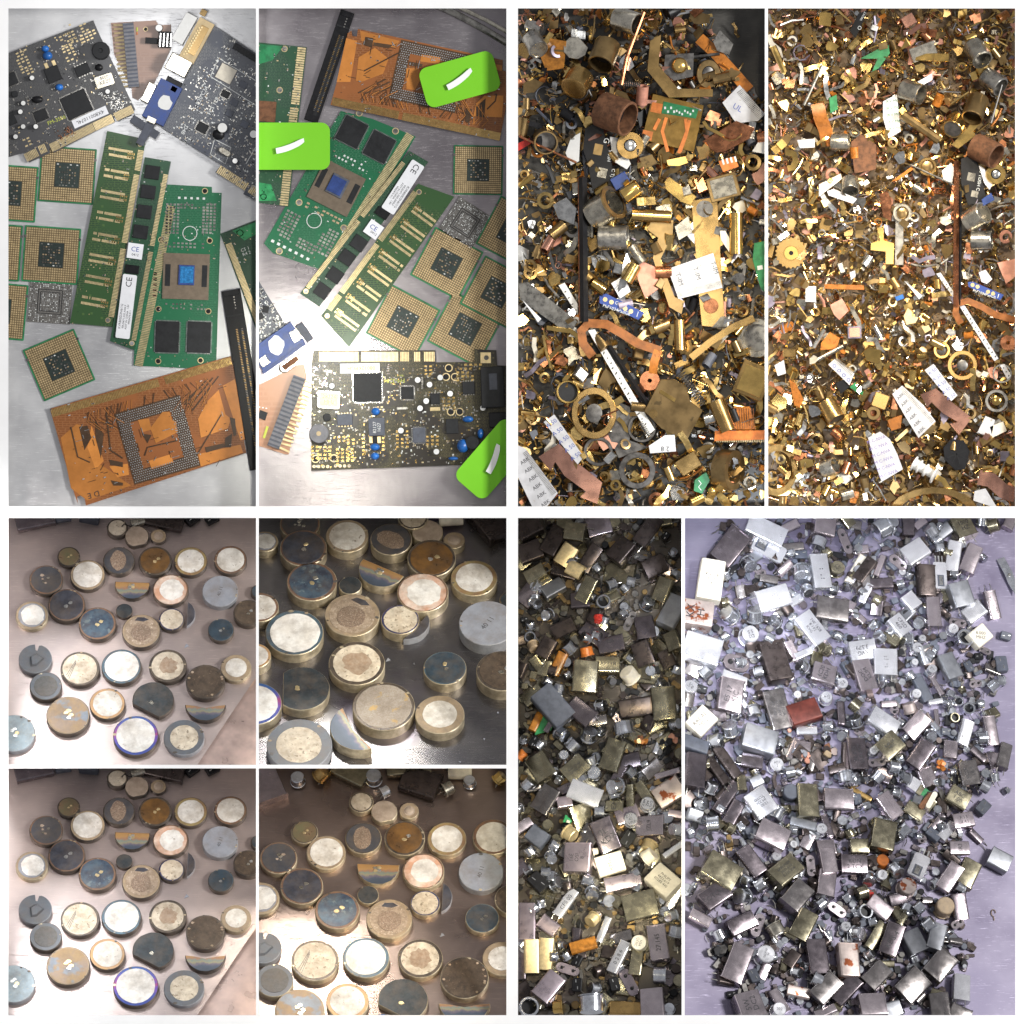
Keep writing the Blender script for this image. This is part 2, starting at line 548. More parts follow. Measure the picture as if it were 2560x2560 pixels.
# ================================================================== the setting
def wedge(name, x0, y0, x1, y1, z0, z1, m, parent=None):
    """upright slab whose sides follow the given outline at both heights"""
    vs = [pix(x, y, z) for z in (z0, z1) for x, y in ((x0, y0), (x1, y0), (x1, y1), (x0, y1))]
    fs = [(0, 1, 2, 3), (7, 6, 5, 4)] + [(i, i + 4, (i + 1) % 4 + 4, (i + 1) % 4) for i in range(4)]
    me = bpy.data.meshes.new(name)
    me.from_pydata([tuple(v) for v in vs], [], fs)
    me.materials.append(mm(m)); me.update()
    o = link(name, me, None, parent)
    bm = bmesh.new(); bm.from_mesh(me); bmesh.ops.recalc_face_normals(bm, faces=bm.faces); bm.to_mesh(me); bm.free()
    return o
mount = link('white_mount', None)
mount['kind'] = 'structure'
BARS = [(-60, -60, 2620, 21), (-60, 1266, 2620, 1295), (-60, 2538, 2620, 2620)]
BARS += [(a, 21, b, 1266) for a, b in ((-60, 21), (640, 647), (1266, 1295), (1912, 1920), (2538, 2620))]
BARS += [(a, 1295, b, 2538) for a, b in ((-60, 21), (640, 647), (1266, 1295), (1704, 1712), (2538, 2620))]
BARS += [(21, 1912, 640, 1921), (647, 1912, 1266, 1921)]
for a in BARS:
    o = wedge('mount_bar', *a, FZ, FZ + .0016, 'white_card', mount)
WALLS = [(-6, 1278, 2566, 1283)]
WALLS += [(641.5, -6, 645.5, 1278), (1278, -6, 1283, 1278), (1914, -6, 1918, 1278)]
WALLS += [(1706, 1283, 1710, 2566)]
WALLS += [(-6, 1914, 1278, 1919)]
for a in WALLS:
    wedge('divider', *a, -.33, FZ, 'white_card', mount)
wedge('back_board', -80, -80, 2640, 2640, -.36, -.345, 'white_card', mount)

steel('tray_p1', (.72, .72, .72), (.46, .46, .47), .34, .6, 22, 15)
steel('tray_p2', (.42, .39, .40), (.25, .225, .24), .27, .85, 22, 60, swirl=True)
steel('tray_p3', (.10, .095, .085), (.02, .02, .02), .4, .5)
steel('tray_p4', (.20, .14, .08), (.12, .08, .05), .5, .3)
steel('tray_p5', (.55, .455, .425), (.37, .31, .30), .34, .72, 30, -20)
steel('tray_p6', (.30, .285, .28), (.15, .145, .155), .24, .92, 30, 60, dark=(.16, .13, .20))
steel('tray_p8', (.33, .26, .23), (.20, .155, .14), .26, .88, 30, -10)
steel('tray_p9', (.15, .13, .11), (.07, .06, .05), .3, .8)
steel('tray_p10', (.29, .265, .35), (.16, .14, .21), .40, .5, 20, 35, dark=(.20, .18, .26))
MATS['tray_p7'] = MATS['tray_p5']
for k, p in PAN.items():
    x0, y0, x1, y1 = p.b
    c = [p.P(x, y) for x, y in ((x0 - 3, y1 + 3), (x1 + 3, y1 + 3), (x1 + 3, y0 - 3), (x0 - 3, y0 - 3))]
    low = [v - p.n * .0015 for v in c]
    me = bpy.data.meshes.new('steel_tray')
    me.from_pydata([tuple(v) for v in c + low], [], [(0, 1, 2, 3), (7, 6, 5, 4)] + [(i, i + 4, (i + 1) % 4 + 4, (i + 1) % 4) for i in range(4)])
    me.materials.append(MATS['tray_' + k]); me.update()
    bm = bmesh.new(); bm.from_mesh(me); bmesh.ops.recalc_face_normals(bm, faces=bm.faces); bm.to_mesh(me); bm.free()
    o = link('steel_tray', me)
    o['kind'] = 'structure'
    p.tray = o

class Zm:
    """reads positions off an enlarged part of the photograph"""
    def __init__(s, pn, ox, oy, k):
        s.pn, s.ox, s.oy, s.k, s.p = pn, ox, oy, k, PAN[pn]
    def __call__(s, x, y):
        return (s.ox + x * s.k, s.oy + y * s.k)
K6, K4, K43, K85 = 660 / 1932, 440 / 1932, 430 / 1932, 850 / 1932
Z1, Z3 = Zm('p1', 0, 0, K6), Zm('p2', 630, 0, K6)
Y2 = 640 / K6          # second enlargement of the same tray starts here

# pan rims: bent sheet edges that belong to the trays
def rim(pn, pts, r, m, h=0, name='tray_rim'):
    p = PAN[pn]
    a = p.M(*pts[0])
    inv = a.inverted()
    loc = [inv @ p.P(x, y, h) for x, y in pts]
    mb = MB().tube([tuple(v / S) for v in loc], r, m, 10)
    o = link(name, mb.mesh(name), None)
    o.parent = p.tray; o.matrix_world = a
    p.roots.append(o)
rim('p2', [(1085, 10), (1130, 30), (1180, 56), (1225, 82), (1275, 112)], 9, 'tin', 2)
rim('p2', [(1110, 2), (1160, 24), (1215, 50), (1275, 84)], 5, 'nickel', 5)
mat('rose_steel', (.58, .43, .38), .6, .3, .3, 40)
for pn, dy in (('p5', 0), ('p7', 626)):     # pinkish raised shoulder of the pan in the corner
    p = PAN[pn]; a = p.M(590, 1850 + dy); inv = a.inverted()
    def q_(x, y, h):
        v = inv @ p.P(x, y + dy, h) / S
        return (v.x, v.y, v.z)
    mb = MB(); o_ = [(488, 1920), (545, 1834), (600, 1752), (648, 1682)]
    vs_ = [q_(x, y, .3) for x, y in o_] + [q_(x + 10, y + 6, 6) for x, y in o_] + [q_(660, 1930, 4)]
    mb.add(vs_, [(i, i + 4, i + 5, i + 1) for i in range(3)] + [(4, 8, 7, 6, 5)], 'rose_steel')
    o = link('pan_shoulder', mb.mesh('pan_shoulder')); o.parent = p.tray; o.matrix_world = a; p.roots.append(o)
# ================================================================== circuit boards (trays p1, p2)
pcb('pcb_charcoal', (.060, .060, .064), (.12, .12, .11), (.045, .045, .05), 330, .5)
pcb('pcb_brownblack', (.020, .015, .010), (.15, .13, .05), (.014, .011, .008), 330, .6)
pcb('pcb_navy', (.055, .062, .082), (.24, .25, .25), (.045, .05, .07), 330, .55)
pcb('pcb_green', (.012, .13, .055), (.05, .22, .11), (.010, .105, .045), 260, .4)
pcb('pcb_ramgreen', (.032, .085, .026), (.09, .16, .04), (.016, .050, .022), 240, .6)
pcb('pcb_darkgreen', (.02, .075, .035), (.06, .14, .07), (.016, .05, .03), 300, .5)
pcb('pcb_orange', (.30, .105, .03), (.36, .15, .05), (.22, .075, .02), 200, .5)
pcb('pcb_brown', (.33, .21, .16), (.38, .25, .19), (.30, .19, .145), 90, .3)
pcb('pcb_copperbrown', (.44, .23, .13), (.5, .28, .17), (.40, .2, .11), 90, .3)
mat('copper_pour', (.62, .235, .045), .05, .38, .18, 60)
mat('copper_shade', (.085, .045, .02), 0, .4, .3, 120)
mat('bga_grey', (.20, .19, .175), .2, .45, .5, 900)

class Card:
    def __init__(s, Z, poly, m, rot=0, h=0, th=4.5):
        s.Z, s.rot, s.h, s.th = Z, rot, h, th
        s.np = [Z(*q) for q in poly]
        s.cx = sum(q[0] for q in s.np) / len(s.np); s.cy = sum(q[1] for q in s.np) / len(s.np)
        s.poly = [(x - s.cx, -(y - s.cy)) for x, y in s.np]
        s.parts = [('board', MB().prism(s.poly, 0, th, m))]
        s.ex = []
    def L(s, x, y):
        a, b = s.Z(x, y)
        return a - s.cx, -(b - s.cy)
    def part(s, name, mb, kind=None, mt=None):
        s.parts.append((name, mb, mt, kind)); return s
    def chip(s, x, y, sx, sy, m='chip_black', h=4, name='chip', rot=None, pins=0, ch=.8, r=0, z=0, top=None, pinm='tin'):
        k = s.Z.k; cx, cy = s.L(x, y); rot = s.rot if rot is None else rot
        sx *= k; sy *= k; z0 = s.th + z
        s.ex.append((cx, cy, max(sx, sy) * .55))
        s.part(name, MB().box(cx, cy, sx, sy, z0 + .4, z0 + h, m, rot, ch, r, top))
        if pins:
            mb = MB(); c, d = math.cos(R(rot)), math.sin(R(rot))
            sides = ((1, 0), (-1, 0), (0, 1), (0, -1)) if pins > 0 else ((0, 1), (0, -1))
            for ax, ay in sides:
                ln = sy if ax else sx
                n = max(3, int(ln / abs(pins)))
                for i in range(n):
                    t = (i + .5) / n - .5
                    u, v = (ax * (sx / 2 + 1.6), t * ln) if ax else (t * ln, ay * (sy / 2 + 1.6))
                    w_, h_ = (3.4, ln / n * .5) if ax else (ln / n * .5, 3.4)
                    mb.box(cx + u * c - v * d, cy + u * d + v * c, w_, h_, s.th, s.th + 1.6, pinm, rot)
            s.part('pins', mb, 'stuff')
        return s
    def can(s, x, y, r, h=22, m='black_plastic', top='white_paint', name='capacitor'):
        k = s.Z.k; cx, cy = s.L(x, y); r *= k
        s.ex.append((cx, cy, r * 1.3))
        mb = MB().cyl(cx, cy, r, s.th, s.th + h, m, 16, .8, top)
        s.part(name, mb); return s
    def blob(s, x, y, rx, ry, rz, m='blue_cap', name='capacitor', z=None):
        k = s.Z.k; cx, cy = s.L(x, y)
        s.part(name, MB().blob(cx, cy, s.th + (rz * .8 if z is None else z), rx * k, ry * k, rz, m, 14, 8)); return s
    def fingers(s, x0, y0, x1, y1, wd, n, m='gold', duty=.62, name='gold_fingers', pad=True, z=0):
        """n contacts between two points, wd long, lying on the left of the line"""
        a = Vector(s.L(x0, y0)); b = Vector(s.L(x1, y1)); d = b - a
        rot = math.degrees(math.atan2(d.y, d.x)); nn = Vector((-d.y, d.x)).normalized() * wd * s.Z.k / 2
        mb = MB()
        for i in range(n):
            c = a + d * ((i + .5) / n) + nn
            mb.box(c.x, c.y, d.length / n * duty, abs(wd) * s.Z.k, s.th + z, s.th + .5 + z, m, rot)
        s.part(name, mb, 'stuff'); return s
    def pads(s, x, y, nx, ny, px, py, sx, sy, m='pale_gold', rot=None, keep=1.0, name='solder_pads'):
        k = s.Z.k; cx, cy = s.L(x, y); rot = s.rot if rot is None else rot
        c, d = math.cos(R(rot)), math.sin(R(rot)); mb = MB()
        for i in range(nx):
            for j in range(ny):
                if RND.random() > keep: continue
                u, v = (i - (nx - 1) / 2) * px * k, (j - (ny - 1) / 2) * py * k
                mb.box(cx + u * c - v * d, cy + u * d + v * c, sx * k, sy * k, s.th, s.th + .5, m, rot)
        if mb.v: s.part(name, mb, 'stuff')
        return s
    def smd(s, n, zone=None, mats=('tin', 'resistor', 'chip_black', 'pale_gold', 'silk'), size=(3, 7), name='surface_mount_parts'):
        poly = [s.L(*q) for q in zone] if zone else s.poly
        xs = [p[0] for p in poly]; ys = [p[1] for p in poly]; mb = MB(); k = 0
        for _ in range(n * 4):
            p = (RND.uniform(min(xs), max(xs)), RND.uniform(min(ys), max(ys)))
            if not in_poly(p, poly) or any((p[0] - e[0]) ** 2 + (p[1] - e[1]) ** 2 < (e[2] + 2) ** 2 for e in s.ex): continue
            a = RND.uniform(*size); b = a * .5; rr = s.rot + RND.choice((0, 90))
            m = RND.choice(mats)
            if m in ('pale_gold', 'gold', 'silk'):
                mb.box(*p, a * .8, b, s.th, s.th + .5, m, rr)
            else:
                mb.box(*p, a, b, s.th, s.th + 1.6, m, rr)
                if m != 'tin' and a > 4:
                    c, d = math.cos(R(rr)), math.sin(R(rr))
                    for q in (-1, 1):
                        mb.box(p[0] + q * a * .45 * c, p[1] + q * a * .45 * d, a * .22, b * 1.05, s.th, s.th + 1.8, 'solder', rr)
            k += 1
            if k >= n: break
        if mb.v: s.part(name, mb, 'stuff')
        return s
    def poly2(s, pts, m, z=.5, name='copper_area'):
        s.part(name, MB().prism([s.L(*q) for q in pts], s.th, s.th + z, m)); return s
    def line(s, pts, wd, m, z=.5, name='trace'):
        q = [s.L(*p) for p in pts]
        s.part(name, MB().strip([(a, b, s.th + z) for a, b in q], wd * s.Z.k, .3, m)); return s
    def text(s, t, x, y, size, rot=None, m='silk', z=.3):
        cx, cy = s.L(x, y)
        s.parts.append(txt(t, cx, cy, s.th + z, size * s.Z.k, s.rot if rot is None else rot, m)); return s
    def holes(s, pts, r, m='dark_tin', name='drill_hole'):
        for (x, y) in pts:
            cx, cy = s.L(x, y)
            rr = r * s.Z.k
            mb = MB().lathe([(rr * 1.35, s.th), (rr * 1.3, s.th + .5), (rr, s.th + .5), (rr, s.th + .15)], 'pale_gold', 14, cx, cy, cap1=False)
            mb.prism(circ(cx, cy, rr, n=14), s.th, s.th + .2, m)
            s.part(name, mb)
        return s
    def done(s, name, label, cat='circuit board', group=None):
        return thing(s.Z.pn, name, label, cat, s.Z.p.M(s.cx, s.cy, s.h), s.parts, group)
RND = random.Random(7)

# ---------------------------------------------------------------- processors (pads up)
def cpu_meshes(rich):
    n = 23; pitch = 100 / n; body = MB().box(0, 0, 112, 112, 0, 3, 'green_pcb', r=2).box(0, 0, 106, 106, 3, 3.15, 'pad_field')
    pads = MB()
    for i in range(n):
        for j in range(n):
            x, y = (i - (n - 1) / 2) * pitch * 1.05, (j - (n - 1) / 2) * pitch * 1.05
            if abs(x) < 25 and abs(y) < 25: continue
            pads.box(x, y, pitch * .70, pitch * .70, 3.1, 3.6, 'cpu_pad')
    cav = MB().box(0, 0, 49, 49, 3, 3.9, 'cavity')
    r = random.Random(rich); comp = MB()
    for i in range(-3, 4):
        for j in range(-3, 4):
            if r.random() < .75:
                comp.box(i * 5.2, j * 5.2, 3.4 if rich % 2 else 2.2, 2.6, 3.9, 5.3, r.choice(('resistor', 'tin', 'cpu_cap')))
    for i in range(7):
        comp.box(-20 + i * 6.5, 21 * r.choice((-1, 1)), 3.5, 2, 3.6, 4.6, r.choice(('tin', 'silk')))
    key = MB().cyl(-54, 34, 3.2, 3.05, 3.4, 'dark_tin', 10); key2 = MB().cyl(54, 34, 3.2, 3.05, 3.4, 'dark_tin', 10)
    return [('package', body.mesh('package')), ('contact_pads', pads.mesh('contact_pads')),
            ('cavity', cav.mesh('cavity')), ('chip_capacitors', comp.mesh('chip_capacitors')), ('key_notch', key.mesh('key_notch')), ('key_notch', key2.mesh('key_notch'))]
mat('cpu_pad', (.66, .50, .27), .5, .4, .25, 240, rnd=.12)
mat('pad_field', (.15, .105, .05), .2, .5, .2, 240, rnd=.1)
mat('cavity', (.025, .042, .036), 0, .45, .4, 400)
mat('cpu_cap', (.09, .075, .06), 0, .5, .4, 300)
CPU = [cpu_meshes(i) for i in range(4)]
def cpu(Z, x, y, size, rot, label, v=0, h=0):
    sc = size * Z.k / 112
    parts = []
    for q in CPU[v]:
        parts.append((q[0], q[1], Matrix.Diagonal((sc, sc, 1, 1)), 'stuff' if q[0] in ('contact_pads', 'chip_capacitors') else None))
    thing(Z.pn, 'processor', label, 'processor', Z.p.M(*Z(x, y), h, rot), parts, 'gold padded processors')
cpu(Z1, 492, 1282, 408, -4, 'gold padded processor under the edge of the charcoal card', 0, 0)
cpu(Z1, 66, 1412, 408, -4, 'half hidden processor at left edge above a browner processor', 1, 1)
cpu(Z1, 375, 1866, 412, -4, 'browner processor touching the top of the grey chip', 3, 2)
cpu(Z1, -52, 1842, 412, -4, 'processor sliver at the left edge beside browner processor', 0, 0)
cpu(Z1, -12, 400 + Y2, 408, -5, 'cropped processor at left edge beside the grey chip', 2, 0)
cpu(Z1, 432, 798 + Y2, 408, 23, 'tilted lone processor above the orange cartridge board', 1, 0)
cpu(Z3, 1655, 1245, 362, -1, 'lone processor right of the white labelled memory stick', 1, 0)
cpu(Z3, 1905, 1700, 400, -28, 'cropped processor at right edge right of the grey chip', 2, 1)
cpu(Z3, 1425, 55 + Y2, 400, -28, 'gold processor touching lower corner of grey chip in glaring tray', 3, 0)
cpu(Z3, 1790, 265 + Y2, 400, -28, 'cropped processor at right edge below another processor', 1, 2)
cpu(Z3, 1105, 480 + Y2, 408, -28, 'processor between the green memory stick and another processor', 0, 1)
cpu(Z3, 1560, 535 + Y2, 418, -28, 'pale gold processor above corner of the brown modem card', 2, 0)

def bga(Z, x, y, size, rot, label, h=0):
    k = Z.k; a = size * k; r = random.Random(3); mb = MB().box(0, 0, a, a, 0, 3, 'bga_grey')
    ball = MB(); n = 26
    for i in range(n):
        for j in range(n):
            u, v = (i - (n - 1) / 2) / n * a * .97, (j - (n - 1) / 2) / n * a * .97
            q = max(abs(u), abs(v)) / a
            if .21 < q < .30 or r.random() < .25: continue
            ball.box(u, v, a / n * .55, a / n * .55, 3, 3.8, r.choice(('tin', 'solder', 'dark_tin', 'silk')), r.random() * 90)
    fr = MB()
    for q in (.225, .28):
        for sgn in (-1, 1):
            fr.box(0, sgn * a * q, a * 2 * q, 1.6, 3, 3.6, 'chip_black'); fr.box(sgn * a * q, 0, 1.6, a * 2 * q - 2, 3, 3.55, 'chip_black')
    thing(Z.pn, 'graphics_chip', label, 'chip', Z.p.M(*Z(x, y), h, rot), [('package', mb), ('solder_balls', ball, None, 'stuff'), ('frame_lines', fr)])
bga(Z1, 365, 335 + Y2, 312, -4, 'grey speckled ball grid chip between processors and memory stick')
bga(Z3, 1560, 1632, 285, -33, 'grey speckled ball grid chip among tilted processors')

# ---------------------------------------------------------------- memory sticks
def tow(ax, ay, bx, by, dx, dy):
    return 1 if (bx - ax) * -(dy - ay) + (by - ay) * (dx - ax) > 0 else -1
def stick_gold(Z, c, label, h, flip=1):
    """bare side of a memory stick: rows of gold pads; corners run along the contact edge first"""
    (ax, ay), (bx, by), (cx, cy), (dx, dy) = c       # a,b contact edge ends; d,c the far edge
    ang = math.degrees(math.atan2(-(by - ay), bx - ax))
    k = Card(Z, [(ax, ay), (bx, by), (cx, cy), (dx, dy)], 'pcb_ramgreen', ang, h)
    def q(u, v): return (ax + (bx - ax) * u + (dx - ax) * v, ay + (by - ay) * u + (dy - ay) * v)
    wd = 42 * tow(ax, ay, bx, by, dx, dy)
    for (u0, u1, n) in ((.06, .17, 14), (.19, .555, 48), (.585, .95, 48)):
        k.fingers(*q(u0, .0), *q(u1, .0), wd, n, 'pale_gold', .66)
    k.holes([q(.03, .12), q(.97, .14)], 15, 'tin')
    e = Vector((bx - ax, by - ay)).length; f = Vector((dx - ax, dy - ay)).length
    for i in range(8):
        u = .1 + i * .113
        for du, n in ((-.016, 20), (.016, 18)):
            x, y = q(u + du, .58)
            k.pads(x, y, 1, n, 1, f * .62 / n, 19, f * .62 / n * .8, 'pale_gold', ang, .97)
        x, y = q(u, .30)
        k.pads(x, y, 2, 4, 26, f * .05, 16, f * .03, 'gold', ang, .8)
    k.smd(60, mats=('pcb_dk', 'pale_gold', 'resistor'), size=(2, 5))
    k.done('memory_stick', label, 'memory stick')
mat('pcb_dk', (.015, .06, .03), 0, .4, .3, 200)
stick_gold(Z1, ((1068, 1020), (822, 520 + Y2), (512, 492 + Y2), (785, 958)), 'green memory stick showing gold pad rows beside stick with white sticker', 3)
stick_gold(Z3, ((505, 440 + Y2), (1215, 1345), (1480, 1440), (710, 668 + Y2)), 'green memory stick with gold pad rows between processors and stickered stick', 6)

def stick_chips(Z, c, chips, lab, stk, label, h, crot, name='1'):
    (ax, ay), (bx, by), (cx, cy), (dx, dy) = c
    ang = math.degrees(math.atan2(-(by - ay), bx - ax))
    k = Card(Z, [(ax, ay), (bx, by), (cx, cy), (dx, dy)], 'pcb_darkgreen', crot, h)
    def q(u, v): return (ax + (bx - ax) * u + (dx - ax) * v, ay + (by - ay) * u + (dy - ay) * v)
    for (u0, u1, n) in ((.05, .52, 60), (.55, .93, 48)):
        k.fingers(*q(u0, 0), *q(u1, 0), 34 * tow(ax, ay, bx, by, dx, dy), n, 'pale_gold', .66)
    k.holes([q(.03, .14)], 15, 'silver')
    for (x, y) in chips: k.chip(x, y, 106, 98, 'chip_black', 4, 'memory_chip', crot)
    x, y, sx, sy, r = lab
    k.chip(x, y, sx, sy, 'paper', 5.0, 'sticker', r, ch=0, r=4)
    k.chip(x - math.sin(R(r)) * sy * -.0, y, 1, 1, 'paper', .6, 'sticker_edge', r, ch=0) if False else None
    cxx = math.cos(R(r)); sxx = math.sin(R(r))
    def on(u, v): return (x + u * cxx - v * -sxx * -1, y - u * sxx - v * cxx) if False else (x + u * cxx - v * sxx, y - (u * sxx + v * cxx))
    ta = r + (stk[5] if len(stk) > 5 else 90); up = 1 if ta > 0 else -1
    for s_, u, v, sz in (('KVR800D2N6/1G', .30, -.16, 25), ('99U5471-020.A00LF', .06, -.16, 21), ('ASSY IN CHINA  1.8V', -.14, -.16, 20), ('9905474-011', -.33, -.16, 20), ('CE', 0, .38, 62)):
        a, b = on(-u * sx * up, v * sy)
        k.text(s_, a, b, sz * sx / 105, ta, 'ink', 5.2)
    a, b = on(sx * .25, -.06 * sy)
    x2, y2, s2, r2 = stk[:4]
    k.chip(x2, y2, s2, s2, 'paper', 4.6, 'sticker', r2, ch=0)
    k.text('CE', x2, y2 - 12, 50, r2, 'blue_ink', 4.8)
    k.text('0412', x2, y2 + 28, 26, r2, 'ink', 4.8)
    k.chip(*stk[4], 100, 62, 'black_plastic', 4.2, 'memory_chip', crot)
    k.smd(90, size=(2, 5))
    k.done('memory_stick', label, 'memory stick')
stick_chips(Z1, ((982, 690 + Y2), (1250, 1182), (1060, 1150), (805, 622 + Y2)),
            [(1115, 1262), (1085, 1405), (1057, 1550), (1030, 1697)], (925, 370 + Y2, 104, 470, -7), (990, 1838, 112, -8, (968, 98 + Y2), 90),
            'dark green memory stick with long white sticker and black chips', 5, -8)
stick_chips(Z3, ((352, 275 + Y2), (1152, 1105), (1290, 1185), (492, 372 + Y2)),
            [(783, 1780), (695, 1885), (608, 142 + Y2), (515, 255 + Y2)], (1105, 1370, 106, 420, -33), (890, 1680, 112, -35, (955, 1560), -90),
            'memory stick with glaring white sticker leaning on the green card', 4, -35)

# ---------------------------------------------------------------- orange cartridge boards
def orange(Z, q, ang, gold, ring, label, h, txtpos=None, ln=1.0):
    k = Card(Z, q['out'], 'pcb_orange', ang, h)
    for g in gold: k.fingers(*g, 'gold', .7)
    for i, a in enumerate(q['pour']): k.poly2(a, 'copper_pour', .45 + .06 * i)
    for i, a in enumerate(q['shade']): k.poly2(a, 'copper_shade', 1.05 + .03 * i, 'bare_area')
    for a in q['line']: k.line(a, 9, 'copper_shade', 1.4)
    rx, ry, rw, rh, th = ring
    mb = MB(); base = MB(); c, d = math.cos(R(ang)), math.sin(R(ang)); ox, oy = k.L(rx, ry)
    W, H, T = rw * Z.k, rh * Z.k, th * Z.k
    for (u, v, a, b) in ((0, H / 2 - T / 2, W, T), (0, -H / 2 + T / 2, W, T), (-W / 2 + T / 2, 0, T, H - 2 * T), (W / 2 - T / 2, 0, T, H - 2 * T)):
        base.box(ox + u * c - v * d, oy + u * d + v * c, a, b, k.th, k.th + .6, 'copper_shade', ang)
    st = 5.6; n = int(W / st); m_ = int(H / st)
    for i in range(n):
        for j in range(m_):
            u, v = (i - (n - 1) / 2) * st + (j % 2) * st * .5, (j - (m_ - 1) / 2) * st
            if abs(u) < W / 2 - T and abs(v) < H / 2 - T or abs(u) > W / 2: continue
            mb.cyl(ox + u * c - v * d, oy + u * d + v * c, 1.75, k.th, k.th + 1.2, 'solder', 6)
    tr = MB(); rt = random.Random(8)
    for i in range(46):
        a0 = rt.uniform(-W * .95, W * .95); sg = 1 if q.get('up', True) else -1
        pts = [(a0, sg * H * .62), (a0 + rt.choice((-1, 1)) * rt.uniform(4, 14), sg * H * .5), (a0 * rt.uniform(.6, 1.05), sg * H * rt.uniform(.2, .44))]
        if abs(a0) < W * .5: pts = pts[:2] + [(pts[1][0], sg * (H / 2 + 2))]
        tr.strip([(ox + u * c - v * d, oy + u * d + v * c, k.th + 1.5 + .01 * i) for u, v in pts], rt.uniform(1.0, 1.8), .15, rt.choice(('copper_shade', 'copper_shade', 'pcb_orange', 'copper_pour')))
    for i in range(60):
        u, v = rt.uniform(-W * 1.15, W * 1.15), rt.uniform(-H * .55, H * .5)
        if abs(u) < W / 2 and abs(v) < H / 2 and (abs(u) > W / 2 - T or abs(v) > H / 2 - T): continue
        l = rt.uniform(5, 22); ag = rt.choice((0, 0, 90, 45, -45))
        tr.box(ox + u * c - v * d, oy + u * d + v * c, l, rt.uniform(.9, 1.6), k.th + 1.2, k.th + 1.7 + .004 * i, rt.choice(('copper_shade', 'copper_shade', 'solder')), ang + ag)
    k.part('fine_traces', tr, 'stuff')
    k.part('pad_ring', base); k.part('solder_points', mb, 'stuff')
    k.smd(70, q['out'], ('copper_shade', 'solder', 'copper_shade'), (2, 6))
    if txtpos: k.text(txtpos[0], txtpos[1], txtpos[2], 60, txtpos[3], 'ink', .8)
    k.done('cartridge_board', label, 'circuit board')
def y2(l): return [(x, y + Y2) for x, y in l]
orange(Z1, dict(
    out=y2([(365, 1118), (1688, 732), (1850, 1370), (1785, 1345), (1802, 1440), (630, 1825), (614, 1748), (565, 1760), (570, 1812), (545, 1740)]),
    pour=[y2(a) for a in ([(445, 1330), (560, 1230), (640, 1250), (690, 1500), (790, 1560), (900, 1640), (960, 1680), (640, 1790), (520, 1700)],
                          [(670, 1240), (760, 1500), (700, 1560), (640, 1400)], [(800, 1540), (935, 1520), (945, 1600), (860, 1620)],
                          [(1010, 1200), (1090, 1190), (1110, 1270), (1040, 1290)], [(1100, 1260), (1190, 1140), (1240, 1140), (1260, 1200), (1290, 1210), (1300, 1290), (1140, 1370)],
                          [(1090, 1500), (1250, 1450), (1270, 1510), (1110, 1560)], [(1450, 1190), (1520, 1060), (1600, 980), (1650, 1160), (1690, 1190), (1670, 1260), (1470, 1330)],
                          [(1630, 950), (1720, 900), (1830, 1330), (1760, 1350)], [(1450, 1450), (1760, 1380), (1780, 1440), (1470, 1540)])],
    shade=[y2(a) for a in ([(580, 1250), (640, 1240), (670, 1330), (620, 1420)], [(700, 1180), (760, 1300), (740, 1480), (700, 1330)], [(800, 1490), (900, 1510), (900, 1545), (810, 1530)],
                           [(810, 1640), (900, 1660), (900, 1680), (830, 1680)], [(1040, 1300), (1110, 1310), (1080, 1370)], [(1500, 1400), (1640, 1370), (1640, 1400), (1510, 1440)],
                           [(1650, 1330), (1700, 1300), (1690, 1400), (1640, 1400)], [(1680, 1180), (1720, 1190), (1730, 1310), (1710, 1320)])],
    line=[y2(a) for a in ([(520, 1250), (570, 1470), (660, 1510)], [(780, 1150), (810, 1420), (900, 1480)], [(1060, 1460), (1080, 1400), (1300, 1350)], [(1440, 1460), (1620, 1160)], [(1350, 1090), (1520, 900)], [(1380, 1110), (1560, 890)], [(1410, 1130), (1600, 880)])]),
    16.3, [(385, 1180 + Y2, 1170, 955 + Y2, 58, 70), (1215, 940 + Y2, 1700, 795 + Y2, 58, 46)], (1150, 1345 + Y2, 500, 540, 95),
    'orange cartridge board lying along the bottom of the silver lit tray', 6, ('D E', 685, 1745 + Y2, 196))
orange(Z3, dict(
    out=[(775, 212), (1835, 440), (1832, 515), (1905, 535), (1812, 1030), (575, 768), (632, 560), (700, 245), (728, 225), (735, 265), (768, 268)],
    pour=[[(790, 225), (1080, 300), (1050, 350), (900, 330), (800, 300)], [(690, 280), (770, 300), (720, 600), (620, 600)], [(780, 420), (900, 350), (1000, 430), (960, 540), (800, 600), (760, 590)],
          [(1130, 500), (1220, 500), (1250, 560), (1190, 660), (1130, 650)], [(1240, 400), (1380, 420), (1370, 470), (1230, 450)], [(1640, 760), (1700, 700), (1840, 700), (1830, 860), (1620, 850)], [(1560, 420), (1830, 480), (1830, 520), (1600, 480)]],
    shade=[[(830, 270), (890, 280), (880, 350), (820, 330)], [(890, 310), (1030, 330), (1000, 355), (890, 335)], [(1150, 450), (1250, 470), (1240, 490), (1150, 480)], [(1570, 790), (1610, 800), (1590, 900), (1560, 890)], [(1640, 780), (1710, 720), (1700, 860), (1640, 850)]],
    up=False, line=[[(820, 520), (1090, 380)], [(780, 680), (980, 580)], [(820, 690), (1010, 600)], [(860, 700), (1020, 630)], [(1720, 800), (1780, 740), (1790, 690)], [(1500, 830), (1520, 740)]]),
    -12.5, [(583, 768, 1068, 872, 58, 70), (1095, 880, 1810, 1030, 58, 92)], (1290, 560, 500, 440, 85),
    'orange cartridge board under the tilted green patch', 10)

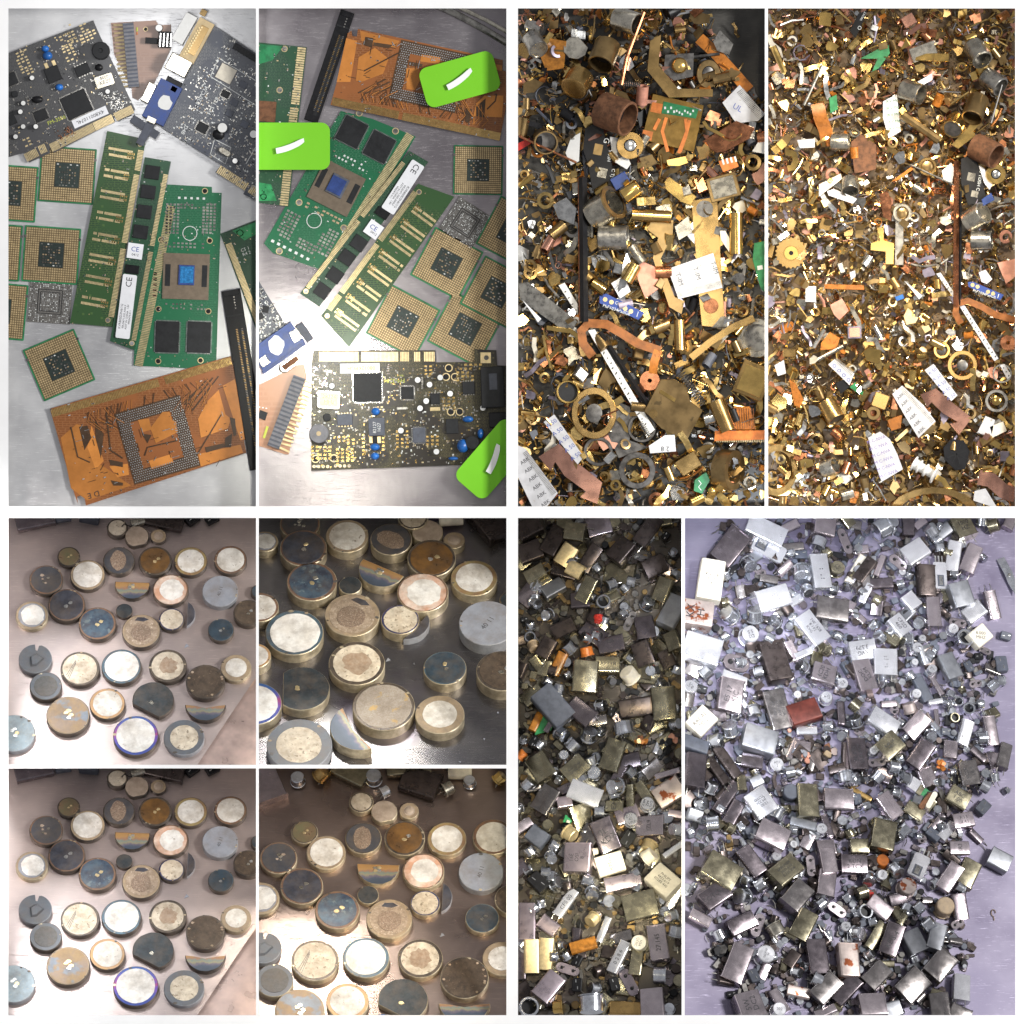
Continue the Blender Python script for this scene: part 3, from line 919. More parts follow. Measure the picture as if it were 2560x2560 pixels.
# ---------------------------------------------------------------- green graphics cards
k = Card(Z1, [(1226, 1350), (1550, 1368), (1552, 1410), (1622, 1412), (1582, 832 + Y2), (978, 802 + Y2), (985, 650 + Y2), (1140, 1620)], 'pcb_green', -2, 0)
k.fingers(985, 800 + Y2, 1225, 1500, -60, 96, 'pale_gold', .7)
k.chip(1362, 150 + Y2, 338, 335, 'substrate', 3, 'substrate', -2, ch=0)
k.chip(1365, 140 + Y2, 116, 146, 'blue_plastic', 6.5, 'die_frame', -2, z=0)
k.chip(1367, 138 + Y2, 98, 122, 'blue_die', 7.2, 'die', -2, z=0)
k.chip(1228, 140 + Y2, 38, 160, 'chip_black', 3.5, 'label_bar', -2, ch=0); k.chip(1497, 148 + Y2, 38, 160, 'chip_black', 3.5, 'label_bar', -2, ch=0)
k.chip(1225, 592 + Y2, 172, 226, 'chip_black', 5, 'memory_chip', -2, pins=3.2, pinm='silver'); k.chip(1457, 595 + Y2, 172, 226, 'chip_black', 5, 'memory_chip', -2, pins=3.2, pinm='silver')
for (x, y) in ((1262, 1600), (1530, 1600)):
    k.pads(x, y, 4, 10, 27, 23, 18, 15, 'tin', -2, .95, 'resistor_arrays')
k.pads(1380, 1510, 5, 2, 26, 22, 16, 14, 'tin', -2, .9, 'resistor_arrays')
k.pads(1380, 1450, 6, 1, 45, 20, 18, 16, 'silk', -2, .9)
k.pads(1350, 1795, 10, 2, 30, 26, 18, 12, 'tin', -2, .7); k.pads(1360, 370 + Y2, 12, 2, 26, 30, 14, 12, 'tin', -2, .7)
k.pads(1135, 190 + Y2, 1, 6, 20, 40, 26, 20, 'resistor', -2, .8)
k.line([(1390 + 52 * math.cos(t * .35), 1708 + 52 * math.sin(t * .35)) for t in range(19)], 5, 'silk', .5, 'printed_circle')
k.holes([(1500, 1398), (1180, 1755), (1535, 1762), (1160, 388 + Y2), (1525, 405 + Y2), (1158, 770 + Y2), (1468, 765 + Y2)], 17, 'black_plastic')
k.smd(90, mats=('tin', 'resistor', 'silk'), size=(2, 5))
k.done('graphics_card', 'green graphics card with blue die standing upright beside memory sticks')
k = Card(Z3, [(650, 812), (880, 870), (1198, 1000), (1050, 1250), (600, 1925), (545, 1990), (150, 1850), (88, 1782), (400, 1240)], 'pcb_green', -27, 0)
k.fingers(1185, 1000, 560, 1990, -62, 104, 'pale_gold', .7)
k.chip(617, 1375, 330, 312, 'substrate', 3, 'substrate', -27, ch=0)
k.chip(625, 1360, 130, 150, 'slate_plastic', 6.0, 'die_frame', -27); k.chip(618, 1358, 112, 122, 'blue_plastic', 7.2, 'die', -27)
k.chip(508, 1300, 38, 150, 'chip_black', 3.5, 'label_bar', -27, ch=0); k.chip(742, 1420, 42, 150, 'chip_black', 3.5, 'label_bar', -27, ch=0)
k.chip(730, 965, 178, 190, 'chip_black', 5, 'memory_chip', -27, pins=3.2, pinm='silver'); k.chip(932, 1075, 178, 190, 'chip_black', 5, 'memory_chip', -27, pins=3.2, pinm='silver')
for (x, y) in ((265, 1645), (545, 1770)):
    k.pads(x, y, 4, 8, 30, 26, 20, 16, 'tin', -27, .95, 'resistor_arrays')
k.pads(395, 1800, 5, 3, 30, 26, 20, 16, 'tin', -27, .95, 'resistor_arrays')
k.pads(280, 1830, 7, 1, 48, 20, 22, 20, 'silk', -27, .9); k.pads(520, 1560, 9, 2, 32, 30, 22, 14, 'resistor', -27, .8); k.pads(720, 1180, 9, 2, 28, 32, 14, 14, 'silk', -27, .7)
k.line([(455 + 54 * math.cos(t * .35), 1615 + 54 * math.sin(t * .35)) for t in range(19)], 5, 'silk', .5, 'printed_circle')
k.holes([(200, 1838), (672, 1668), (345, 1482), (1050, 960), (785, 828)], 19, 'tin')
k.smd(80, mats=('tin', 'resistor', 'silk'), size=(2, 5))
k.done('graphics_card', 'tilted green graphics card below the left green patch')

# ---------------------------------------------------------------- dark green cards at the tray edges
k = Card(Z1, [(1612, 1712), (1900, 1600), (1900, 2480), (1873, 2410)], 'pcb_darkgreen', -22, 0)
k.fingers(1650, 1790, 1890, 545 + Y2, 46, 72, 'pale_gold', .66)
k.poly2([(1700, 1690), (1900, 1615), (1900, 1700), (1790, 1760)], 'bright_green', .5); k.holes([(1757, 1705)], 20, 'black_plastic')
k.text('C5 1\nR4 2', 1800, 1840, 34, 20, 'silk'); k.smd(40, size=(2, 5))
k.done('memory_board', 'dark green board cropped at right edge beside the black slot')
k = Card(Z3, [(20, 308), (400, 346), (268, 1512), (20, 1480)], 'pcb_darkgreen', -6, 3)
k.fingers(395, 350, 345, 770, -60, 24, 'pale_gold', .72); k.fingers(340, 790, 262, 1510, -60, 40, 'pale_gold', .72)
k.poly2([(20, 320), (230, 340), (150, 440), (20, 480)], 'green_pcb', .5); k.poly2([(20, 1330), (140, 1350), (180, 1470), (20, 1470)], 'bright_green', .5)
k.chip(90, 815, 170, 150, 'rust', 2, 'label_patch', -4, ch=0); k.holes([(238, 358), (203, 660), (85, 1440)], 18, 'tin')
k.smd(110, size=(2, 6)); k.done('memory_board', 'dark green board with gold edge under the left green patch')

# ---------------------------------------------------------------- black slots
def slot(Z, a, b, wd, label, h=0):
    ax, ay = Z(*a); bx, by = Z(*b); L_ = math.hypot(bx - ax, by - ay); rot = math.degrees(math.atan2(-(by - ay), bx - ax)); W = wd * Z.k
    body = MB().box(0, 0, L_, W, 0, 12, 'black_plastic', 0, 1.2)
    ch = MB().box(L_ * .08, W * .12, L_ * .72, W * .26, 12, 12.4, 'chip_black')
    r = random.Random(5); pins = MB()
    n = int(L_ * .7 / 4.2)
    for i in range(n):
        for q in (-.02, .26): pins.box(-L_ * .28 + i * 4.2, W * q, 2.0, W * .10, 12, 12.8, r.choice(('old_brass', 'dark_tin', 'old_brass')))
    br = MB().box(-L_ * .36, 0, 4, W * .9, 12, 13.2, 'chip_black').box(-L_ * .5 + 7, 0, 14, W * .8, 12, 14, 'black_plastic', 0, 1)
    for i in range(5): br.box(-L_ * .46 + i * 7, W * .1, 3, 3, 12.2, 13.4, 'tin', 30)
    thing(Z.pn, 'edge_slot', label, 'connector', Z.p.M((ax + bx) / 2, (ay + by) / 2, h, rot), [('housing', body), ('channel', ch), ('pins', pins, None, 'stuff'), ('latch', br)])
slot(Z1, (1690, 250 + Y2), (1900, 1560 + Y2), 140, 'long black plastic slot at right edge beside the orange board', 2)
slot(Z3, (702, 85), (430, 890), 105, 'long black plastic slot leaning against the orange board')
# ---------------------------------------------------------------- modem cards, video cards, header boards
def blue_video(k, x, y, sx, sy, rot, bx, by, spot):
    k.chip(x, y, sx, sy, 'blue_plastic', 16, 'video_socket', rot, ch=1.2)
    cx, cy = k.L(*spot); r = random.Random(2)
    pts = [(cx + math.cos(i * .45) * 17 * r.uniform(.85, 1.12), cy + math.sin(i * .45) * 20 * r.uniform(.85, 1.1)) for i in range(14)]
    k.part('white_paint_mark', MB().prism(pts, k.th + 16, k.th + 16.5, 'white_paint'))
    k.chip(bx, by, 60, sy * .9, 'slate_plastic', 10, 'socket_base', rot)

# charcoal modem card, upper left of p1
k = Card(Z1, [(30, 402), (683, 150), (720, 235), (988, 800), (960, 842), (862, 888), (845, 852), (830, 860), (845, 885), (395, 1118), (372, 1085), (362, 1090), (366, 1120), (215, 1190), (183, 1115), (30, 1160)], 'pcb_charcoal', 24.5, 7)
for g in ((200, 1185, 290, 1140, 62, 9), (300, 1130, 350, 1108, 62, 5), (385, 1112, 448, 1082, 62, 8), (450, 1080, 700, 958, 62, 30), (702, 957, 840, 893, 62, 17), (855, 886, 985, 826, 62, 16)):
    k.fingers(*g, 'pale_gold', .7)
k.chip(560, 765, 195, 172, 'chip_black', 5, 'main_chip', 24, pins=3.2)
k.chip(390, 545, 104, 112, 'chip_black', 8, 'relay', 22); k.chip(605, 512, 105, 78, 'chip_black', 8, 'chip', 24, pins=-7)
k.chip(300, 845, 98, 82, 'chip_black', 4, 'chip', 22, pins=3); k.chip(85, 580, 80, 90, 'chip_black', 4, 'chip', 22, pins=3); k.chip(85, 870, 60, 90, 'chip_black', 6, 'chip', 24)
k.chip(765, 592, 142, 92, 'nickel', 8, 'oscillator', 18, ch=1.5, r=4); k.text('4000\nKZZZ', 768, 585, 34, 18, 'ink', 8.2)
k.chip(660, 858, 272, 64, 'paper', .8, 'sticker', 24, ch=0); k.text('4X80011074L', 660, 858, 38, 204, 'ink', 1.0)
k.text('FM-3586', 415, 880, 40, 22, 'lime_ink')
k.blob(333, 358, 28, 24, 9, 'blue_cap'); k.blob(350, 410, 36, 32, 11, 'blue_cap'); k.blob(436, 640, 29, 25, 10, 'blue_cap')
k.chip(340, 482, 26, 44, 'pale_gold', .6, 'pad', 24); k.chip(395, 462, 26, 44, 'pale_gold', .6, 'pad', 24)
cx, cy = k.L(742, 375)
bz = MB().lathe([(22, 4.5), (22, 40), (20.5, 42), (6, 42.3), (5, 39)], 'chip_black', 22, cx, cy)
k.part('buzzer', bz); k.ex.append((cx, cy, 26)); k.blob(725, 495, 30, 26, 8, 'black_plastic', 'buzzer_foot')  # black blob set just below the buzzer
for (x, y) in ((237, 572), (790, 672), (173, 757), (152, 820), (172, 928), (265, 928), (117, 1002)): k.can(x, y, 19, 15, 'black_plastic', 'white_paint')
k.blob(275, 730, 42, 26, 8, 'black_plastic', 'inductor'); k.can(110, 690, 24, 10, 'black_plastic', 'chip_black')
for a in ((185, 485, 3, 6), (500, 285, 4, 4), (510, 390, 3, 5), (620, 215, 2, 4), (650, 265, 4, 3), (160, 390, 3, 2), (200, 1040, 2, 3)):
    k.pads(a[0], a[1], a[2], a[3], 32, 24, 20, 11, 'pale_gold', 24, .85)
k.pads(530, 260, 4, 7, 30, 26, 14, 14, 'pale_gold', 24, .5)
k.smd(190, mats=('tin', 'resistor', 'chip_black', 'pale_gold', 'tin'), size=(3, 6))
k.smd(90, [(700, 560), (960, 740), (840, 830), (730, 700)], ('tin', 'silk', 'chip_black'), (3, 6))
k.smd(60, [(400, 960), (560, 900), (600, 960), (440, 1030)], ('rust', 'copper'), (2, 4))
k.done('modem_card', 'charcoal modem card with gold edge and black buzzer')

# brown header board, top middle of p1
def header(Z, out, m, h, a, b, wd, side, label, rot, extra):
    k = Card(Z, out, m, rot, h, 3.5)
    ax, ay = k.L(*a); bx, by = k.L(*b); L_ = math.hypot(bx - ax, by - ay); ang = math.degrees(math.atan2(by - ay, bx - ax)); W = wd * Z.k
    mx, my = (ax + bx) / 2, (ay + by) / 2
    k.part('pin_header', MB().box(mx, my, L_, W, 3.5, 16, 'grey_plastic', ang, .8))
    rib = MB(); pin = MB(); c, d = math.cos(R(ang)), math.sin(R(ang)); n = 17; r = random.Random(4)
    for i in range(n):
        u = (i + .5) / n * L_ - L_ / 2
        rib.box(mx + u * c, my + u * d, L_ / n * .45, W * .96, 16, 17, 'slate_plastic', ang)
        v = side * W * 1.02; uu = u + r.uniform(-1, 1)
        p0 = (mx + u * c - side * W * .45 * d * 1, my + u * d + side * W * .45 * c, 11)
        q = r.uniform(-3, 3)
        p1 = (mx + (u + q) * c - side * W * 1.35 * d, my + (u + q) * d + side * W * 1.35 * c, 5.5)
        pin.strip([p0, p1], 4.6, 1.2, 'pale_gold')
    k.part('header_ribs', rib, 'stuff'); k.part('gold_pins', pin, 'stuff')
    extra(k)
    k.done('header_board', label)
def ex1(k):
    k.can(1166, 208, 27, 24, 'black_plastic', 'white_paint'); k.chip(1208, 292, 96, 118, 'chip_black', 16, 'socket', -3)
    mb = MB()
    for i in range(4):
        x, y = k.L(1175 + i * 26, 295); mb.box(x, y, 3, 34, 19.6, 20.4, 'silver', -4)
    k.part('socket_slots', mb); k.chip(1110, 300, 90, 44, 'chip_black', 12, 'plug', -4); k.holes([(1066, 214)], 13, 'black_plastic')
    k.chip(1003, 215, 12, 30, 'lime_ink', 1.5, 'jumper', 0); k.chip(1003, 245, 10, 20, 'orange_plastic', 1.5, 'jumper', 0)
header(Z1, [(812, 168), (1140, 150), (1162, 185), (1252, 180), (1256, 350), (1130, 610), (1010, 735), (968, 715), (962, 640), (835, 400)], 'pcb_brown', 1, (938, 168), (980, 640), 80, -1,
       'small brown board with ribbed grey header and gold pins', 4, ex1)
def ex2(k):
    k.chip(78, 1165 + Y2, 60, 60, 'chip_black', 4, 'chip', -20); k.chip(100, 1290 + Y2, 18, 90, 'lime_ink', 3, 'diode', -18)
    k.pads(80, 1110 + Y2, 3, 1, 26, 20, 12, 8, 'silk', -10)
header(Z3, [(20, 960 + Y2), (330, 800 + Y2), (380, 790 + Y2), (402, 880 + Y2), (268, 1452 + Y2), (240, 1450 + Y2), (20, 1380 + Y2)], 'pcb_copperbrown', 3, (350, 885 + Y2), (155, 1400 + Y2), 92, 1,
       'coppery header board with dark header beside the brown modem card', -20, ex2)

# navy video card, upper right of p1
k = Card(Z1, [(1552, 178), (1910, 415), (1910, 1490), (1780, 1420), (1800, 1390), (1575, 1260), (1620, 1205), (1178, 930)], 'pcb_navy', -28, 14)
k.fingers(1582, 1262, 1790, 1395, 62, 18, 'pale_gold', .72); k.fingers(1812, 1405, 1910, 1470, 62, 9, 'pale_gold', .72)
k.chip(1440, 300, 120, 330, 'beige_plastic', 18, 'monitor_socket', -28.5, ch=1.5); k.chip(1452, 300, 60, 230, 'old_brass', 19, 'socket_face', -28.5, ch=.6)
mb = MB()
for i in range(11):
    for j in range(2):
        x, y = k.L(1500 - i * 11 - j * 20 - 20, 205 + i * 19 + j * 4); mb.box(x, y, 4, 4, k.th + 19, k.th + 20, 'pale_gold', -28)
k.part('socket_pins', mb, 'stuff')
k.chip(1350, 212, 92, 230, 'white_plastic', 14, 'shield', -30, ch=2); k.chip(1490, 95, 46, 46, 'old_brass', 12, 'screw_post', -28)
k.chip(1310, 480, 170, 130, 'nickel', 22, 'round_socket', -28, ch=3); k.chip(1270, 610, 120, 60, 'black_plastic', 14, 'round_socket_base', -28)
k.chip(1275, 655, 46, 40, 'silver', 16, 'screw_post', -28)
blue_video(k, 1188, 750, 175, 310, -27, 1085, 935, (1210, 755))
k.chip(1090, 680, 60, 150, 'nickel', 12, 'metal_shell', -27, ch=2); k.chip(1110, 880, 70, 40, 'nickel', 17, 'screw_post', -25)
k.chip(1060, 930, 60, 230, 'slate_plastic', 9, 'bracket', 55)
k.chip(1655, 540, 122, 116, 'cream', 3, 'video_chip', -28, ch=.3); k.pads(1655, 540, 7, 7, 38, 38, 8, 8, 'silk', -28, .5)
k.chip(1795, 385, 190, 46, 'black_plastic', 14, 'pin_header', -32)
mb = MB()
for i in range(9):
    x, y = k.L(1715 + i * 20, 345 + i * 12); mb.box(x, y + 4, 3, 3, k.th + 14, k.th + 20, 'chip_black', -30); mb.box(x - 4, y - 4, 3, 3, k.th + 14, k.th + 20, 'chip_black', -30)
k.part('header_pins', mb, 'stuff')
for (x, y, r_) in ((1630, 938, 37), (1858, 985, 30), (1722, 1180, 21)): k.can(x, y, r_, 24, 'black_plastic', 'white_paint')
k.blob(1600, 985, 45, 40, 9, 'black_plastic', 'capacitor_foot')
k.chip(1480, 935, 82, 70, 'chip_black', 4, 'chip', -28, pins=3); k.chip(1650, 690, 60, 50, 'chip_black', 4, 'chip', -28, pins=3)
k.chip(1645, 1112, 100, 44, 'nickel', 9, 'crystal_can', -32, ch=2, r=20)
for (x, y) in ((1780, 620), (1715, 750), (1870, 680), (1680, 830), (1790, 910)): k.chip(x, y, 56, 50, 'slate_plastic', 3, 'inductor', -28)
for a in ([(1590, 420), (1870, 590)], [(1540, 560), (1870, 770)], [(1540, 560), (1600, 425)], [(1570, 1020), (1690, 1080), (1650, 1200), (1540, 1130), (1570, 1020)], [(1870, 1080), (1800, 1200)]): k.line(a, 5, 'silk', .5, 'printed_line')
k.text('R20 C34', 1480, 700, 42, 62, 'silk'); k.text('TCS 138', 1560, 780, 42, 62, 'silk'); k.text('D48', 1350, 950, 40, -118, 'silk')
k.smd(420, size=(3, 7), mats=('tin', 'silk', 'resistor', 'chip_black', 'tin', 'silk'))
k.done('video_card', 'navy video card with beige and blue sockets at right edge')

# navy video card corner, left of p2
k = Card(Z3, [(20, 130 + Y2), (60, 200 + Y2), (262, 530 + Y2), (20, 690 + Y2)], 'pcb_navy', 35, 8)
k.smd(150, size=(3, 8), mats=('tin', 'silk', 'chip_black', 'silk')); k.chip(100, 390 + Y2, 46, 50, 'chip_black', 4, 'chip', -10); k.chip(65, 440 + Y2, 40, 46, 'chip_black', 4, 'chip', 30)
k.chip(185, 665 + Y2, 370, 190, 'blue_plastic', 18, 'video_socket', 35, ch=1.5)
cx, cy = k.L(180, 655 + Y2)
k.part('white_paint_mark', MB().prism([(cx + math.cos(i * .45) * 20 * (1 + .1 * math.sin(i * 2.3)), cy + math.sin(i * .45) * 24 * (1 + .08 * math.cos(i * 1.7))) for i in range(14)], k.th + 18, k.th + 18.5, 'white_paint'))
k.chip(320, 585 + Y2, 70, 90, 'nickel', 20, 'screw_post', 30, ch=2); k.chip(90, 770 + Y2, 70, 70, 'nickel', 20, 'screw_post', 35, ch=2)
k.chip(385, 560 + Y2, 60, 150, 'slate_plastic', 12, 'bracket', 35); k.chip(235, 745 + Y2, 380, 26, 'blue_plastic', 21, 'flange', 35)
k.chip(282, 785 + Y2, 190, 80, 'nickel', 10, 'metal_shell', 36, ch=3, r=14); k.chip(282, 785 + Y2, 130, 40, 'rust', 10.6, 'socket_mouth', 36)
k.done('video_card', 'cropped video card with blue socket at left edge of glaring tray')

# brown modem card, bottom of p2
o = [(435, 1572 + Y2), (435, 790 + Y2), (450, 692 + Y2), (1338, 690 + Y2), (1342, 778 + Y2), (1628, 775 + Y2), (1628, 682 + Y2), (1788, 690 + Y2), (1795, 800 + Y2), (1900, 805 + Y2), (1900, 1515 + Y2)]
k = Card(Z3, o, 'pcb_brownblack', 1.5, 6)
for a, b, n in ((490, 780, 30), (800, 1070, 28), (1085, 1150, 6), (1185, 1232, 4), (1258, 1338, 7)):
    k.fingers(a, 772 + Y2, b, 772 + Y2, 70, n, 'pale_gold', .7)
k.chip(845, 962 + Y2, 205, 212, 'chip_black', 5, 'main_chip', 1, pins=3.0, pinm='silver'); k.chip(1138, 1002 + Y2, 92, 92, 'chip_black', 4, 'chip', 1, pins=3, pinm='silver'); k.chip(1222, 1312 + Y2, 90, 108, 'slate_plastic', 4, 'chip', 1, pins=3, pinm='silver')
k.chip(680, 1198 + Y2, 110, 84, 'slate_plastic', 8, 'chip', 2, pins=-7, pinm='pale_gold'); k.chip(912, 1250 + Y2, 118, 130, 'slate_plastic', 9, 'relay', 2); k.text('82127\n1627', 915, 1255 + Y2, 34, 90, 'silk', 9.3)
k.chip(562, 1052 + Y2, 168, 135, 'nickel', 9, 'oscillator', -3, ch=1.5, r=3); k.chip(562, 1050 + Y2, 140, 100, 'cream', 9.6, 'oscillator_top', -3); k.text('28224\nMHz', 565, 1050 + Y2, 40, -3, 'old_brass', 9.9)
k.chip(790, 822 + Y2, 290, 72, 'paper', .8, 'sticker', 1, ch=0); k.text('08012KPGH', 800, 820 + Y2, 40, 181, 'lime_ink', 1)
k.text('FM-3586', 1040, 912 + Y2, 44, 181, 'lime_ink'); k.text('Rev 1.1', 1078, 875 + Y2, 20, 181, 'lime_ink')
cx, cy = k.L(490, 1300 + Y2)
k.part('buzzer', MB().lathe([(24, 4.5), (24, 30), (22.5, 32), (6, 32.2)], 'grey_plastic', 24, cx, cy)); k.part('buzzer_hole', MB().cyl(cx, cy, 6, 32, 33, 'beige_plastic', 12))
k.blob(905, 1138 + Y2, 32, 28, 10); k.blob(900, 1398 + Y2, 36, 26, 12); k.blob(900, 1465 + Y2, 32, 26, 11); k.blob(1580, 1195 + Y2, 40, 24, 10); k.blob(1543, 1390 + Y2, 42, 50, 14); k.blob(1672, 1300 + Y2, 22, 38, 10); k.blob(1472, 1482 + Y2, 36, 14, 8)
for (x, y) in ((585, 952), (1213, 908), (1300, 942), (1378, 890), (1450, 1008), (1275, 1062), (1230, 1115), (1090, 1278), (1350, 1432), (1690, 1112)): k.can(x, y + Y2, 23, 15, 'black_plastic', 'white_paint')
k.can(1612, 1365 + Y2, 50, 22, 'black_plastic', 'chip_black', 'choke'); k.chip(1710, 745 + Y2, 76, 78, 'pale_gold', .6, 'ground_pad', 0, ch=0); k.can(1715, 745 + Y2, 19, 1, 'dark_tin', 'dark_tin', 'screw_hole')
k.chip(1760, 960 + Y2, 170, 300, 'chip_black', 22, 'phone_socket', 2, ch=2); k.chip(1765, 920 + Y2, 60, 120, 'slate_plastic', 23, 'socket_mouth', 2, ch=1)
k.chip(1800, 1200 + Y2, 130, 110, 'black_plastic', 20, 'phone_socket', 2, ch=2)
k.chip(1465, 1245 + Y2, 90, 110, 'chip_black', 5, 'chip', 2); k.chip(1340, 1045 + Y2, 70, 80, 'chip_black', 5, 'chip', 2, pins=-7); k.chip(1340, 1120 + Y2, 74, 26, 'pale_gold', 1, 'pad', 2); k.chip(1585, 965 + Y2, 90, 90, 'chip_black', 5, 'chip', 2, pins=-6)
k.chip(900, 1345 + Y2, 30, 50, 'chip_black', 1, 'pad_gap', 2); k.chip(870, 1345 + Y2, 26, 50, 'pale_gold', .8, 'pad', 2); k.chip(930, 1345 + Y2, 26, 50, 'pale_gold', .8, 'pad', 2)
k.chip(1100, 1115 + Y2, 80, 20, 'tin', 5, 'inductor', 2); k.chip(1246, 930 + Y2, 16, 90, 'tin', 6, 'inductor', 2); k.can(550, 1180 + Y2, 30, 10, 'chip_black', 'chip_black', 'transistor')
for a in ((725, 1400, 2, 7), (535, 1440, 3, 4), (680, 1470, 4, 5), (1100, 1340, 3, 5), (620, 1340, 4, 2), (1290, 835, 2, 3), (815, 1380, 1, 6), (960, 1375, 1, 4), (1320, 1350, 3, 3), (1600, 810, 5, 2), (1560, 880, 4, 3), (460, 1440, 2, 4), (1440, 1080, 3, 4)):
    k.pads(a[0], a[1] + Y2, a[2], a[3], 36, 28, 20, 16, 'gold', 1, .9)
k.holes([(x, y + Y2) for x, y in ((465, 1485), (600, 1480), (1440, 820), (1420, 885), (1485, 885), (1455, 1140), (1520, 1140))], 22, 'black_plastic')
for i in range(4): k.holes([(455 + i * 33, 1540 + Y2)], 9, 'tin'); k.holes([(612 + i * 33, 1536 + Y2)], 9, 'tin')
k.smd(380, [(440, 1100 + Y2), (1650, 1090 + Y2), (1700, 1510 + Y2), (440, 1550 + Y2)], ('tin', 'gold', 'resistor', 'silk', 'pale_gold', 'tin'), (3, 7))
k.smd(260, [(440, 800 + Y2), (1650, 800 + Y2), (1650, 1090 + Y2), (440, 1090 + Y2)], ('tin', 'gold', 'resistor', 'rust', 'tin', 'gold'), (3, 6))
k.done('modem_card', 'brown black modem card with blue capacitors along tray bottom')

# ---------------------------------------------------------------- green overlay patches, built as solid plates
def tag(x, y, sx, sy, rot, h, label, sw):
    k = Z3.k; px, py = Z3(x, y)
    body = MB().prism(rrect(sx * k, sy * k, 64 * k, 8), 0, 2.6, 'patch_green', .3)
    pts = []; n = 12; a = []
    for i in range(n + 1):
        t = i / n; u = (t - .5) * 215 * k; v = (-18 + 44 * t * t) * k; wv = (44 - 6 * abs(t - .4)) * k / 2 * (1 if t < .85 else 1 - (t - .85) * 2)
        a.append((u, v, wv))
    poly = [(u, v - q) for u, v, q in a] + [(u, v + q) for u, v, q in a[::-1]]
    c, d = math.cos(R(sw)), math.sin(R(sw))
    poly = [(u * c - v * d, u * d + v * c) for u, v in poly]
    st = MB().prism(poly, 9, 10.6, 'white_card', bottom=True)
    foot = MB()  # posts added to lift the stroke so it drops a shadow
    for (u, v, q) in (a[2], a[6], a[10]):
        foot.cyl(u * c - v * d, u * d + v * c, 1.6, 3, 9, 'white_paint', 8)
    thing('p2', 'green_patch', label, 'overlay patch', PAN['p2'].M(px, py, h, rot), [('plate', body), ('white_stroke', st), ('added_stroke_post', foot)])
tag(280, 1070, 580, 345, 0, 30, 'bright green rounded overlay patch at left edge with white stroke', 10)
tag(1520, 580, 560, 300, 15.5, 34, 'tilted bright green overlay patch on the orange board', 10)
tag(1769, 1485 + Y2, 580, 292, 49, 34, 'steep bright green overlay patch cropped at lower right corner', 10)
# ================================================================== ceramic discs (trays p5 to p8)
def disc_mat(name, col, col2, rough=.5, metal=0.0, scale=160, spots=None, var=.3, bump=.3):
    return mat(name, col, metal, rough, var, scale, col2, bump, 0.06, spots, dirt=.55)
disc_mat('f_white', (.80, .77, .72), (.60, .55, .48), .55, 0, 90, (260, .64, (.34, .29, .24)), bump=.5)
disc_mat('f_bright', (.88, .86, .82), (.74, .70, .64), .55, 0, 80, (260, .68, (.46, .40, .34)), bump=.5)
disc_mat('f_cream', (.72, .64, .51), (.52, .43, .32), .6, 0, 120, (260, .60, (.30, .24, .17)), bump=.6)
disc_mat('f_tan', (.52, .42, .33), (.40, .31, .24), .55, .1, 110)
disc_mat('f_brown', (.46, .36, .27), (.30, .22, .15), .6, .1, 240, (600, .6, (.66, .57, .46)), bump=.6)
disc_mat('f_speckle', (.36, .26, .19), (.20, .14, .10), .55, .2, 700, (800, .58, (.52, .44, .36)), bump=.8)
disc_mat('f_rustpatch', (.34, .23, .15), (.45, .35, .26), .6, 0, 240)
disc_mat('f_slate', (.09, .09, .10), (.065, .068, .08), .42, .25, 130)
disc_mat('f_slateblue', (.085, .09, .115), (.048, .05, .065), .38, .3, 110)
disc_mat('f_blue', (.085, .13, .175), (.04, .05, .08), .4, .25, 90, (130, .6, (.15, .20, .22)))
disc_mat('f_teal', (.055, .085, .115), (.035, .055, .075), .4, .3, 120)
disc_mat('f_black', (.045, .055, .062), (.025, .03, .035), .45, .2, 130, (340, .70, (.16, .14, .11)))
disc_mat('f_burnt', (.10, .070, .048), (.055, .04, .03), .55, .25, 220, (300, .64, (.20, .14, .09)), bump=.8)
disc_mat('f_amber', (.30, .155, .05), (.16, .085, .035), .3, .5, 70)
disc_mat('f_goldbrown', (.34, .23, .12), (.27, .20, .15), .5, .3, 60, (40, .56, (.22, .25, .29)))
disc_mat('f_olive', (.24, .22, .12), (.30, .20, .12), .3, .5, 90)
disc_mat('f_grey', (.30, .315, .36), (.26, .275, .315), .6, 0, 120, (500, .70, (.2, .2, .23)))
disc_mat('f_palegrey', (.44, .52, .56), (.34, .42, .47), .55, 0, 110, (420, .64, (.56, .55, .48)))
disc_mat('f_pinkish', (.62, .34, .22), (.80, .66, .56), .5, 0, 60)
disc_mat('f_sint', (.44, .39, .34), (.34, .28, .22), .6, .15, 700, (90, .62, (.52, .36, .16)), bump=.8)
disc_mat('r_dark', (.14, .11, .085), (.055, .048, .045), .4, .4, 90)
disc_mat('r_tan', (.40, .30, .19), (.30, .23, .16), .5, .1)
disc_mat('r_olive', (.36, .28, .12), (.30, .17, .09), .45, .2, 90)
disc_mat('r_brown', (.26, .145, .085), (.16, .10, .075), .45, .2)
disc_mat('r_blue', (.10, .165, .21), (.07, .10, .13), .4, .3)
disc_mat('r_navy', (.07, .075, .20), (.05, .055, .12), .35, .4)
disc_mat('r_orange', (.55, .33, .15), (.45, .27, .14), .45, .1)
disc_mat('r_grey', (.13, .145, .165), (.11, .12, .14), .5, .1)
disc_mat('side_dark', (.13, .105, .085), (.05, .045, .04), .4, .4, 90)
disc_mat('side_pale', (.66, .57, .40), (.40, .33, .22), .36, .45, 90)
disc_mat('side_grey', (.32, .33, .36), (.25, .26, .28), .5, .1)
